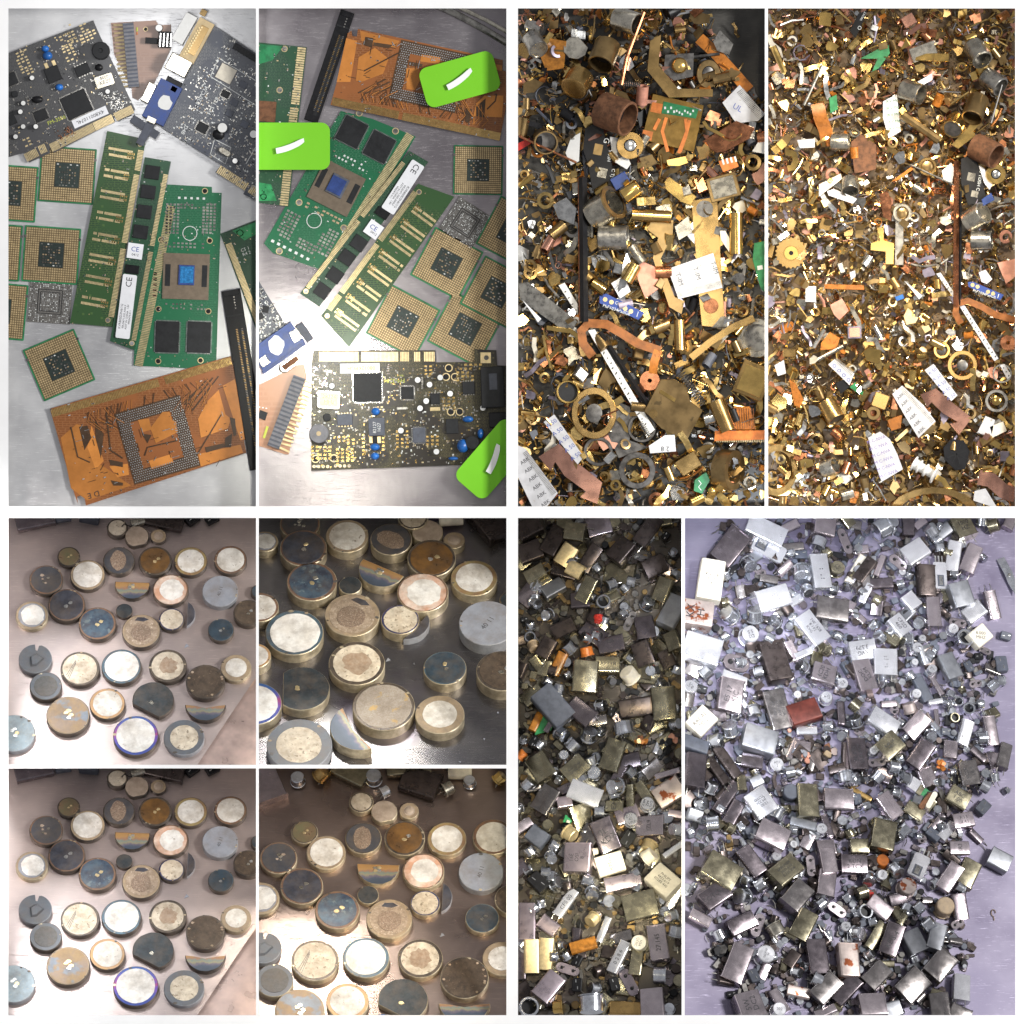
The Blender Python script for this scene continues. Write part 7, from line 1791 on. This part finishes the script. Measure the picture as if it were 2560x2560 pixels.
for (pts, l, m) in (([(490, 1400), (540, 1380), (710, 1455), (680, 1492), (500, 1430)], 'white plastic strip at middle left of pale heap', 'worn_ribbon'), ([(270, 1025), (400, 1015), (400, 1080), (290, 1085)], 'pale blue label with gold square at left of pale heap', 'worn_ribbon'), ([(1150, 600), (1260, 535), (1262, 585), (1190, 625)], 'white torn label above the nickel cup', 'worn_ribbon'),
                    ([(335, 220 + Y2), (410, 222 + Y2), (410, 340 + Y2), (330, 335 + Y2)], 'white square label at left middle of pale heap', 'worn_ribbon'), ([(1055, 180 + Y2), (1190, 290 + Y2), (1165, 318 + Y2)], 'white needle sliver beside the small blue chip', 'worn_ribbon'), ([(1600, 120 + Y2), (1650, 100 + Y2), (1700, 170 + Y2), (1660, 205 + Y2), (1620, 190 + Y2)], 'white torn label above the blue board in pale heap', 'worn_ribbon'),
                    ([(1330, 1250), (1400, 1190), (1425, 1240), (1400, 1360), (1340, 1310)], 'white chipped flake left of black bracket in pale heap', 'worn_ribbon'), ([(1600, 1210), (1640, 1230), (1700, 1350), (1680, 1390), (1640, 1340)], 'white plastic piece right of black bracket in pale heap', 'worn_ribbon'), ([(105, 800 + Y2), (175, 760 + Y2), (190, 860 + Y2), (130, 880 + Y2)], 'pale blue printed label at far left of pale heap', 'worn_ribbon'),
                    ([(655, 120 + Y2), (695, 105 + Y2), (700, 150 + Y2), (665, 178 + Y2)], 'small white torn label above orange bar', 'worn_ribbon'), ([(430, 1350), (590, 1270), (600, 1310), (430, 1440)], 'beige paper strip above white strip', 'cream'), ([(1570, 1720 + Y2), (1650, 1700 + Y2), (1740, 1850 + Y2), (1560, 1790 + Y2)], 'pale card at bottom right corner of pale heap', 'worn_ribbon'),
                    ([(1590, 1290 + Y2), (1650, 1170 + Y2), (1720, 1200 + Y2), (1690, 1340 + Y2)], 'white plastic connector half at lower right', 'worn_ribbon'), ([(1680, 1250 + Y2), (1780, 1210 + Y2), (1805, 1280 + Y2), (1700, 1330 + Y2)], 'cream pronged connector at lower right', 'cream')):
    sheet(Z7, pts, m, l, 50, 2.5, 'white_scrap', 'scrap')
sheet(Z7, Y([(470, 205), (760, 215), (762, 250), (472, 240)]), 'kapton', 'straight orange bar at left middle of pale heap', 50, 4, 'orange_bar', 'strip')
sheet(Z7, Y([(510, 360), (600, 310), (650, 400), (580, 470), (540, 430)]), 'salmon', 'red pink shard below the orange bar', 46, 4, 'plastic_shard', 'plastic')
sheet(Z7, Y([(985, 300), (1045, 280), (1055, 310), (1000, 332)]), 'blue_cap', 'small bright blue chip at centre of pale heap', 52, 8, 'blue_chip', 'chip')
def blueb2(L_, th, k):
    return [('gold_hole', MB().cyl(*L_(x, y + Y2), 15 * k, th, th + .8, 'pale_gold', 12)) for x, y in ((1555, 212), (1592, 225), (1668, 262), (1705, 275))] + [txt('PhF1034PadGB', *L_(1640, 278 + Y2), th + .2, 28 * k, -18, 'silk'), txt('I', *L_(1742, 295 + Y2), th + .2, 46 * k, -18, 'silk')]
sheet(Z7, Y([(1520, 190), (1560, 188), (1785, 285), (1755, 325), (1525, 225)]), 'navy_print', 'narrow blue circuit board in pale heap', 50, 3, 'blue_board', 'circuit board', extra=blueb2)
def marks(a, b, n):
    return lambda L_, th, k: [('mark', MB().box(*L_(a[0] + (b[0] - a[0]) * (i + .5) / n + (i % 3) * 4, a[1] + (b[1] - a[1]) * (i + .5) / n), (8 + i % 4 * 3) * k, 8 * k, th, th + .4, 'ink', 35 + 13 * (i % 5))) for i in range(n)]
sheet(Z7, Y([(1290, 130), (1320, 120), (1415, 260), (1415, 305)]), 'worn_ribbon', 'upper end of white scale strip in pale heap', 48, 4, 'scale_strip', 'strip', extra=marks((1305, 145 + Y2), (1405, 275 + Y2), 5))
sheet(Z7, Y([(1460, 370), (1495, 360), (1745, 750), (1715, 770)]), 'worn_ribbon', 'long white scale strip in pale heap', 50, 5, 'scale_strip', 'strip', extra=marks((1480, 385 + Y2), (1725, 750 + Y2), 12))
sheet(Z7, Y([(1755, 800), (1790, 790), (1838, 880), (1810, 905)]), 'worn_ribbon', 'short lower end of scale strip at right', 50, 4, 'scale_strip', 'strip', extra=marks((1775, 805 + Y2), (1820, 890 + Y2), 3))
ribbon(Z7, Y([(1470, 495), (1430, 420), (1440, 350), (1520, 328), (1620, 370), (1720, 430), (1870, 470)]), 48, 'kapton_dark', 'curling brown ribbon at right of pale heap', 58)
ringo(Z7, 1815, 635 + Y2, 58, 12, 'copper', 'glowing orange spiral pad at right', 54, 4)
tape(Z7, Y([(968, 1010), (1040, 948), (1195, 1090), (1285, 1210), (1160, 1332), (1060, 1170)]), 'white scale ribbon with ABK marks in pale heap', 56, text='ABK', tr=45, ts=34, tp=(1030, 1025 + Y2), n=6, step=(30, 50), comb=((1050, 960 + Y2), (1275, 1205 + Y2), -30, 30))
tape(Z7, Y([(1205, 835), (1270, 790), (1445, 1020), (1400, 1062), (1290, 940)]), 'white ribbon with blue figures in pale heap', 56, text='A 50', tr=32, ts=36, tp=(1262, 845 + Y2), n=5, step=(34, 46), ink='blue_ink')
tape(Z7, Y([(790, 1330), (880, 1285), (950, 1340), (1005, 1450), (1045, 1560), (890, 1652), (840, 1510)]), 'large cream ribbon with violet print at bottom centre', 58, text='M C-NVA', tr=20, ts=34, tp=(850, 1345 + Y2), n=6, step=(18, 50), ink='violet_ink')
tape(Z7, Y([(500, 795), (545, 755), (690, 860), (655, 945)]), 'white comb ribbon with blue dots at lower left', 56, text='o', tr=0, ts=60, tp=(545, 800 + Y2), n=4, step=(34, 34), comb=((560, 745 + Y2), (690, 850 + Y2), -36, 16), ink='blue_ink')
ribbon(Z7, Y([(1200, 1060), (1270, 1020), (1370, 1110), (1500, 1200), (1420, 1270)]), 105, 'rose_copper', 'broad bent copper strip in pale heap', 50, 'copper_strip', 'strip', 2, 8)
ribbon(Z7, Y([(1600, 1620), (1690, 1640), (1780, 1720), (1870, 1750)]), 110, 'rose_copper', 'copper strip at lower right corner of pale heap', 48, 'copper_strip', 'strip', 2, 7)
ringo(Z7, 90, 1560 + Y2, 175, 125, 'brass', 'large gold ring at lower left edge', 34, 24, None, 6, 28, 1.1)
ringo(Z7, 1270, 1880 + Y2, 330, 250, 'brass', 'huge brass ring arc at the bottom edge', 36, 14, None, 10, 0, .6)
def spool(Z, x, y, rot, label):
    mb = MB().lathe([(20, 0), (20, 3), (14, 4), (14, 14), (18, 15), (18, 18), (12, 20), (12, 32), (17, 33), (17, 37), (11, 40), (11, 56), (22, 58), (22, 62)], 'white_plastic', 20, cap0=True)
    thing(Z.pn, 'spool', label, 'spool', Z.p.M(*Z(x, y), 46, rot) @ Matrix.Rotation(R(80), 4, 'Y') @ Matrix.Translation((0, 0, -30 * S)), [('spool', mb)])
spool(Z7, 1200, 1560 + Y2, -30, 'white grooved spool at lower centre of pale heap')
sheet(Z7, Y([(1340, 1400), (1400, 1340), (1490, 1350), (1535, 1430), (1500, 1560), (1430, 1570), (1350, 1490)]), 'black_plastic', 'black octagonal cap at lower right of pale heap', 48, 8, 'black_octagon', 'cap', extra=lambda L_, th, k: [('ridge', MB().box(*L_(1438, 1450 + Y2), 150 * k, 6 * k, th, th + 1, 'chip_black', a)) for a in (20, 65, 110, 155)])
def gear(Z, x, y, r, label, h=44):
    k = Z.k; n = 22; pts = []
    for i in range(n * 2):
        q = r * k * (1 if i % 2 else .88); pts += [(q * math.cos(math.pi * i / n), q * math.sin(math.pi * i / n))]
    thing(Z.pn, 'gear_wheel', label, 'gear', Z.p.M(*Z(x, y), h, 0, 6, 6), [('toothed_rim', MB().prism(pts, 0, 4, 'brass', bottom=True)), ('hub', MB().cyl(0, 0, r * k * .45, 4, 8, 'bright_brass', 18, 1)), ('bore', MB().cyl(0, 0, r * k * .14, 8, 8.4, 'black_plastic', 12))])
gear(Z7, 225, 1850, 118, 'toothed brass gear at left of pale heap')
sheet(Z7, [(860, 1665), (905, 1665), (905, 1760), (980, 1780), (975, 1932), (920, 1932), (920, 1840), (810, 1830), (812, 1780), (860, 1765)], 'bright_brass', 'yellow cross shaped brass sheet at centre', 48, 3, 'brass_sheet')
sheet(Z7, [(990, 1600), (1050, 1600), (1050, 1940), (985, 1940)], 'tin', 'upright grey metal bar right of yellow sheet', 40, 6, 'metal_bar')
for (pts, l) in (([(730, 430), (880, 350), (940, 330), (950, 390), (870, 500), (820, 525), (860, 430)], 'green bent circuit strip at upper centre'), ([(505, 720), (560, 690), (570, 800), (515, 830)], 'small green circuit frame left of standing ribbon'), ([(655, 960 + Y2), (700, 920 + Y2), (710, 1000 + Y2)], 'green triangle chip below the comb ribbon'), ([(720, 1000 + Y2), (755, 985 + Y2), (750, 1020 + Y2)], 'tiny bright green chip near lower centre')):
    sheet(Z7, pts, 'bright_green', l + ' of pale heap', 48, 3, 'green_board', 'circuit board')
for a in (((95, 340), (180, 530), 24, 'bright_brass', 'thick gold rod at upper left'), ((455, 480), (320, 770), 12, 'nickel', 'slanting thin silver rod at upper left'), ((1040, 840), (1310, 1030), 34, 'old_brass', 'dull brass tube right of standing ribbon'), ((1770, 620), (1690, 900), 8, 'dark_tin', 'long dark wire at upper right'), ((1100, 1205), (1430, 1360), 7, 'tin', 'thin wire left of black bracket'), ((420, 760 + Y2), (610, 660 + Y2), 16, 'nickel', 'grey arm at left middle'), ((470, 540 + Y2), (390, 670 + Y2), 16, 'tin', 'grey pin at left middle')):
    rod(Z7, *a[:4], a[4] + ' of pale heap', 54)
sheet(Z7, [(435, 90), (520, 95), (520, 195), (432, 185)], 'bright_brass', 'shiny gold square at the top of pale heap', 48, 5, 'gold_square')
sheet(Z7, [(655, 230), (720, 100), (785, 75), (770, 120), (700, 280)], 'black_plastic', 'black printed strip at the top of pale heap', 48, 4, 'black_strip', 'strip', extra=lambda L_, th, k: [txt('O', *L_(730, 205), th + .2, 40 * k, 60, 'silk'), txt('WOYT', *L_(755, 120), th + .2, 24 * k, 60, 'silk')])
block(Z7, 1088, 152, 95, 85, 30, 'rose_copper', 'pink copper block at top centre of pale heap', 44, 16)
block(Z7, 1190, 370, 190, 110, 20, 'nickel', 'broken nickel cup at upper centre of pale heap', 36, 20, tx=14); block(Z7, 1260, 420, 250, 60, -2, 'bright_brass', 'shiny brass strap at upper right of pale heap', 46, 8)
block(Z7, 690, 560 + Y2, 100, 90, 2, 'violet_grey', 'pinkish square can at middle left of pale heap', 40, 20, lid='rose_copper'); block(Z7, 880, 1060 + Y2, 110, 110, -20, 'brass', 'tan brass box at lower centre of pale heap', 42, 18)
ringo(Z7, 830, 1150 + Y2, 52, 22, 'old_brass', 'thick brown washer at lower centre', 46, 8); ringo(Z7, 1330, 690 + Y2, 62, 40, 'bright_brass', 'gold ring with dark hole right of centre', 48, 10, (38, 3, 'dark_tin'))
ringo(Z7, 1480, 800 + Y2, 110, 78, 'brass', 'gold gear ring at right of pale heap', 44, 7, (40, 5, 'dark_tin')); ringo(Z7, 1770, 860 + Y2, 72, 56, 'tin', 'grey plate ring round the scale strip end', 44, 8); ringo(Z7, 1730, 1060 + Y2, 85, 60, 'tin', 'grey plate ring at right low', 42, 8, (34, 6, 'bright_brass'))
ringo(Z7, 1225, 1220, 68, 46, 'brass', 'round brass socket above the wire in pale heap', 46, 10, (44, 4, 'old_brass')); ringo(Z7, 1040, 1560, 70, 46, 'nickel', 'flared silver eyelet left of the long strip', 44, 10, (40, 3, 'old_brass'))
sheet(Z7, Y([(1050, 440), (1080, 380), (1110, 400), (1115, 440), (1160, 450), (1140, 490), (1070, 505)]), 'pale_gold', 'tan torn sheet at centre of pale heap', 50, 2, 'torn_sheet'); sheet(Z7, Y([(210, 900), (260, 930), (320, 1050), (290, 1115), (250, 1090)]), 'kapton', 'orange tan strip at lower left of pale heap', 50, 2, 'orange_strip', 'strip')
sheet(Z7, Y([(750, 690), (800, 660), (890, 690), (860, 790), (770, 760)]), 'bright_brass', 'shiny crumpled gold cap at centre of pale heap', 48, 9, 'gold_shell', tx=12, ty=10); sheet(Z7, Y([(445, 640), (510, 555), (585, 600), (560, 680), (440, 690)]), 'kapton', 'stained orange plate at left of pale heap', 46, 4, 'orange_plate')
sheet(Z7, Y([(80, 1060), (130, 1000), (200, 1050), (190, 1110), (110, 1135)]), 'bright_brass', 'round gold cap at left edge low', 48, 8, 'gold_shell', tx=10); sheet(Z7, Y([(550, 930), (620, 900), (655, 960), (590, 1010)]), 'black_plastic', 'black card with white line under comb ribbon', 50, 2, 'black_card', 'card')
sheet(Z7, Y([(1735, 50), (1870, 20), (1870, 150), (1800, 205)]), 'salmon', 'pink plastic shard at right edge of pale heap', 48, 4, 'plastic_shard', 'plastic'); sheet(Z7, Y([(930, 1200), (1040, 1160), (1030, 1260), (960, 1280)]), 'kapton', 'orange film scrap above violet printed ribbon', 48, 2, 'orange_film', 'film')
sheet(Z7, [(870, 1420), (930, 1390), (960, 1470), (960, 1620), (900, 1590)], 'copper', 'crumpled copper foil at centre of pale heap', 46, 6, 'copper_foil', tx=10, ty=8); sheet(Z7, [(960, 1330), (1120, 1210), (1140, 1225), (1010, 1320)], 'kapton', 'orange sliver under the thin wire', 48, 3, 'orange_sliver', 'strip')

# ---- small scrap: variants shared between copies
def poly_r(r, n, a=.55, b=1.1): return [(r * SR.uniform(a, b) * math.cos(i * 6.283 / n), r * SR.uniform(a, b) * math.sin(i * 6.283 / n)) for i in range(n)]
def mk(kind, m):
    mb = MB(); s = 10
    if kind == 'flake': mb.prism(poly_r(s * 1.15, SR.randint(5, 11), .35, 1.15), 0, SR.uniform(1, 2.2), m, 0, bottom=True)
    elif kind == 'strip': mb.strip([(-16, 0, 0), (-5, SR.uniform(-4, 4), SR.uniform(0, 5)), (7, SR.uniform(-4, 4), SR.uniform(0, 5)), (17, SR.uniform(-6, 6), SR.uniform(0, 6))], SR.uniform(4, 8), 1.2, m)
    elif kind == 'pin': mb.tube([(-17, 0, 0), (SR.uniform(-4, 4), SR.uniform(-2, 2), 1), (17, SR.uniform(-5, 5), SR.uniform(0, 4))], SR.uniform(1.0, 2.0), m, 5)
    elif kind == 'ring':
        r = SR.uniform(6, 9); mb.lathe([(r, 0), (r, 3), (r * .6, 3.4), (r * .55, 0)], m, 14, cap1=False)
    elif kind == 'sleeve':
        r = SR.uniform(5, 7); L_ = SR.uniform(14, 22); mb.lathe([(r, 0), (r, L_), (r * .7, L_), (r * .7, L_ * .3)], m, 12, cap0=True)
        mb.v = [(z - L_ / 2, y, -x + r) for x, y, z in mb.v]
    elif kind == 'curl':
        r0 = SR.uniform(5, 10); t1 = SR.uniform(3.5, 7.5); mb.tube([((r0 + i * .5) * math.cos(t1 * i / 9), (r0 + i * .5) * math.sin(t1 * i / 9), i * .5) for i in range(10)] + [(SR.uniform(-22, 22), SR.uniform(-22, 22), 2)], SR.uniform(.7, 1.3), m, 4)
    elif kind == 'block': mb.box(0, 0, SR.uniform(10, 18), SR.uniform(8, 13), 0, SR.uniform(5, 9), m, 0, 1)
    elif kind == 'angle':
        w_ = SR.uniform(7, 12); mb.strip([(-12, 0, 0), (0, 0, 0), (1, 0, 9), (8, 0, 11)], w_, 1.4, m)
    return mb.mesh(kind)
KINDS = [('flake', 'metal_flake', 'flake'), ('strip', 'bent_strip', 'strip'), ('pin', 'wire_pin', 'pin'), ('ring', 'small_ring', 'ring'), ('sleeve', 'small_sleeve', 'sleeve'), ('block', 'metal_chunk', 'chunk'), ('angle', 'bent_angle', 'angle'), ('curl', 'wire_curl', 'wire curl')]
COLS = {'gold': ('bright_brass', 'brass', 'gold'), 'brown': ('old_brass', 'old_brass', 'copper'), 'grey': ('tin', 'nickel', 'silver'), 'dark': ('dark_tin', 'black_plastic', 'slate_plastic'), 'warm': ('kapton', 'salmon', 'rose_copper'), 'pale': ('cream', 'violet_grey', 'violet_grey')}
VAR = {}
def variant(kd, col):
    if (kd, col) not in VAR: VAR[(kd, col)] = [mk(kd, m) for m in COLS[col] for _ in range(2)]
    return SR.choice(VAR[(kd, col)])
CW = {'p3': (('gold', 'brown', 'grey', 'dark', 'warm', 'pale'), ((32, 32, 12, 16, 8, 1), (38, 20, 28, 6, 4, 4), (54, 20, 16, 6, 2, 3))),
      'p4': (('gold', 'brown', 'grey', 'dark', 'warm', 'pale'), ((36, 38, 16, 0, 12, 3), (40, 30, 24, 0, 7, 5), (52, 26, 18, 0, 5, 4)))}
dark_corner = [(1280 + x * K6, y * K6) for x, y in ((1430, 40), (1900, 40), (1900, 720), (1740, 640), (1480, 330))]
def pick(pn, x, y):
    b = PAN[pn].b; v = (y - b[1]) / (b[3] - b[1])
    names, rows = CW[pn]
    return SR.choices(names, rows[min(2, int(v * 3))])[0]
def scatter(pn, n, smin, smax, h0, h1, tilt):
    b = PAN[pn].b; p = PAN[pn]; tray = {'p3': 'dark heap', 'p4': 'pale heap'}[pn]
    for i in range(n):
        x, y = SR.uniform(b[0] - 2, b[2] + 2), SR.uniform(b[1] - 2, b[3] + 2)
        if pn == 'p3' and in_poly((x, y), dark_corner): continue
        kd, nm, cat = SR.choices(KINDS, (28, 18, 16, 7, 8, 5, 8, 14))[0]; col = pick(pn, x, y); s = SR.uniform(smin, smax)
        o = link({'gold': 'golden', 'brown': 'tarnished', 'grey': 'silvery', 'dark': 'dark', 'warm': 'reddish', 'pale': 'pale'}[col] + '_' + nm, variant(kd, col), p.M(x, y, SR.uniform(h0, h1), SR.uniform(0, 360), SR.uniform(-tilt, tilt), SR.uniform(-tilt, tilt)) @ Matrix.Diagonal((s, s, s, 1)))
        adj = {'gold': 'golden', 'brown': 'tarnished brown', 'grey': 'silvery', 'dark': 'dark', 'warm': 'reddish', 'pale': 'pale'}[col]
        o['label'] = f"small {adj} {cat}"; o['category'] = cat; o['group'] = f"{adj} {cat} bits in the {tray}"
        LABELS.append((pn, o, (x, y)))
        p.roots.append(o)
def debris(pn, n, smin, smax, h0, h1):
    """the uncountable bottom layer"""
    b = PAN[pn].b; p = PAN[pn]; mbs = {}
    vs, fs, mi, mats = [], [], [], []
    for i in range(n):
        x, y = SR.uniform(b[0], b[2]), SR.uniform(b[1], b[3])
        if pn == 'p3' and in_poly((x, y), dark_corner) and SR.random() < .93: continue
        kd = SR.choices(KINDS, (38, 16, 22, 4, 4, 6, 2, 12))[0][0]
        me = variant(kd, pick(pn, x, y)); s = SR.uniform(smin, smax)
        mt = p.M(x, y, SR.uniform(h0, h1), SR.uniform(0, 360), SR.uniform(-35, 35), SR.uniform(-35, 35)) @ Matrix.Diagonal((s, s, s, 1))
        o = len(vs); vs += [tuple(mt @ v.co) for v in me.vertices]
        m = me.materials[0]
        if m not in mats: mats.append(m)
        k = mats.index(m)
        for f in me.polygons: fs.append([q + o for q in f.vertices]); mi.append(k)
    me = bpy.data.meshes.new('scrap_debris'); me.from_pydata(vs, [], fs)
    for m in mats: me.materials.append(m)
    me.polygons.foreach_set('material_index', mi); me.update()
    o = link('scrap_debris', me); o['kind'] = 'stuff'; o['category'] = 'metal scrap'
    o['label'] = {'p3': 'fine metal crumbs and clippings under the dark scrap heap', 'p4': 'fine metal crumbs and clippings under the pale golden heap'}[pn]
    p.roots.append(o)
debris('p3', 3400, .5, 1.3, 2, 22); scatter('p3', 760, 1.1, 2.6, 14, 40, 26)
debris('p4', 5500, .5, 1.1, 2, 24); scatter('p4', 1000, 1.0, 2.0, 16, 44, 24)
# ================================================================== labels that single out look-alikes by their place
def zone(p, pos):   # p3, p4, p9, p10
    x0, y0, x1, y1 = p.b
    u = (pos[0] - x0) / (x1 - x0); v = (pos[1] - y0) / (y1 - y0)
    vs_ = ['top edge', 'upper part', 'upper middle', 'middle', 'lower middle', 'lower part', 'bottom edge']
    hs = ['left', 'left of centre', 'centre', 'right of centre', 'right']
    return f"{vs_[max(0, min(6, int(v * 7)))]} {hs[max(0, min(4, int(u * 5)))]}"
def finish_labels():
    from collections import defaultdict
    g = defaultdict(list)
    for pn, o, pos in LABELS:
        lab = o['label']
        if PAN[pn].phrase in lab: continue
        tray = {'p9': 'dim tray', 'p10': 'violet tray', 'p3': 'dark heap', 'p4': 'pale heap'}[pn]
        g[f"{lab}, {tray} {zone(PAN[pn], pos)}"].append((pos, o))
    for lab, l in g.items():
        if len(l) == 1:
            l[0][1]['label'] = lab; continue
        xs = [q[0][0] for q in l]; ys = [q[0][1] for q in l]
        hor = max(xs) - min(xs) >= max(ys) - min(ys)
        l.sort(key=lambda q: q[0][0 if hor else 1])
        o_ = ['first', 'second', 'third', 'fourth', 'fifth', 'sixth', 'seventh', 'eighth', 'ninth', 'tenth']
        for i, (_, o) in enumerate(l):
            if i == 0: w_ = 'leftmost' if hor else 'topmost'
            elif i == len(l) - 1: w_ = 'rightmost' if hor else 'lowest'
            else: w_ = (o_[i] if i < 10 else o_[9]) + (' from left' if hor else ' from top')
            o['label'] = f"{lab}, {w_}"
finish_labels()
# ================================================================== nothing reaches past its tray's divider
bpy.context.view_layer.update()
EDGE = 1.2
KIDS = {}
for o in bpy.data.objects:
    if o.parent is not None: KIDS.setdefault(o.parent.name, []).append(o)
def walk(o):
    yield o
    for c in KIDS.get(o.name, ()):
        yield from walk(c)
def clip_panel(p):
    x0, y0, x1, y1 = p.b
    x0 -= EDGE; y0 -= EDGE; x1 += EDGE; y1 += EDGE
    cam_p = Vector((0, 0, D))
    planes = [Vector((-D, 0, -(x0 - 1280) * S)), Vector((D, 0, (x1 - 1280) * S)),
              Vector((0, D, (1280 - y0) * S)), Vector((0, -D, -(1280 - y1) * S))]
    gone = []
    for root in p.roots:
        left = 0
        for o in list(walk(root)):
            if o.type != 'MESH': continue
            mw = o.matrix_world
            cs = [mw @ Vector(c) for c in o.bound_box]
            cut = [n for n in planes if any(n.dot(c - cam_p) > 0 for c in cs)]
            if not cut:
                left += 1; continue
            bm = bmesh.new(); bm.from_mesh(o.data)
            inv = mw.inverted(); r3 = mw.to_3x3().transposed()
            for n in cut:
                bmesh.ops.bisect_plane(bm, geom=bm.verts[:] + bm.edges[:] + bm.faces[:], plane_co=inv @ cam_p,
                                       plane_no=(r3 @ n).normalized(), clear_outer=True)
            if not bm.faces:
                bm.free(); gone.append(o); continue
            me = o.data.copy(); bm.to_mesh(me); bm.free(); o.data = me
            left += 1
        if not left: gone.append(root)
    names = {o.name for o in gone}
    for o in gone:
        try:
            bpy.data.objects.remove(o)
        except ReferenceError:
            pass
for p in PAN.values():
    clip_panel(p)
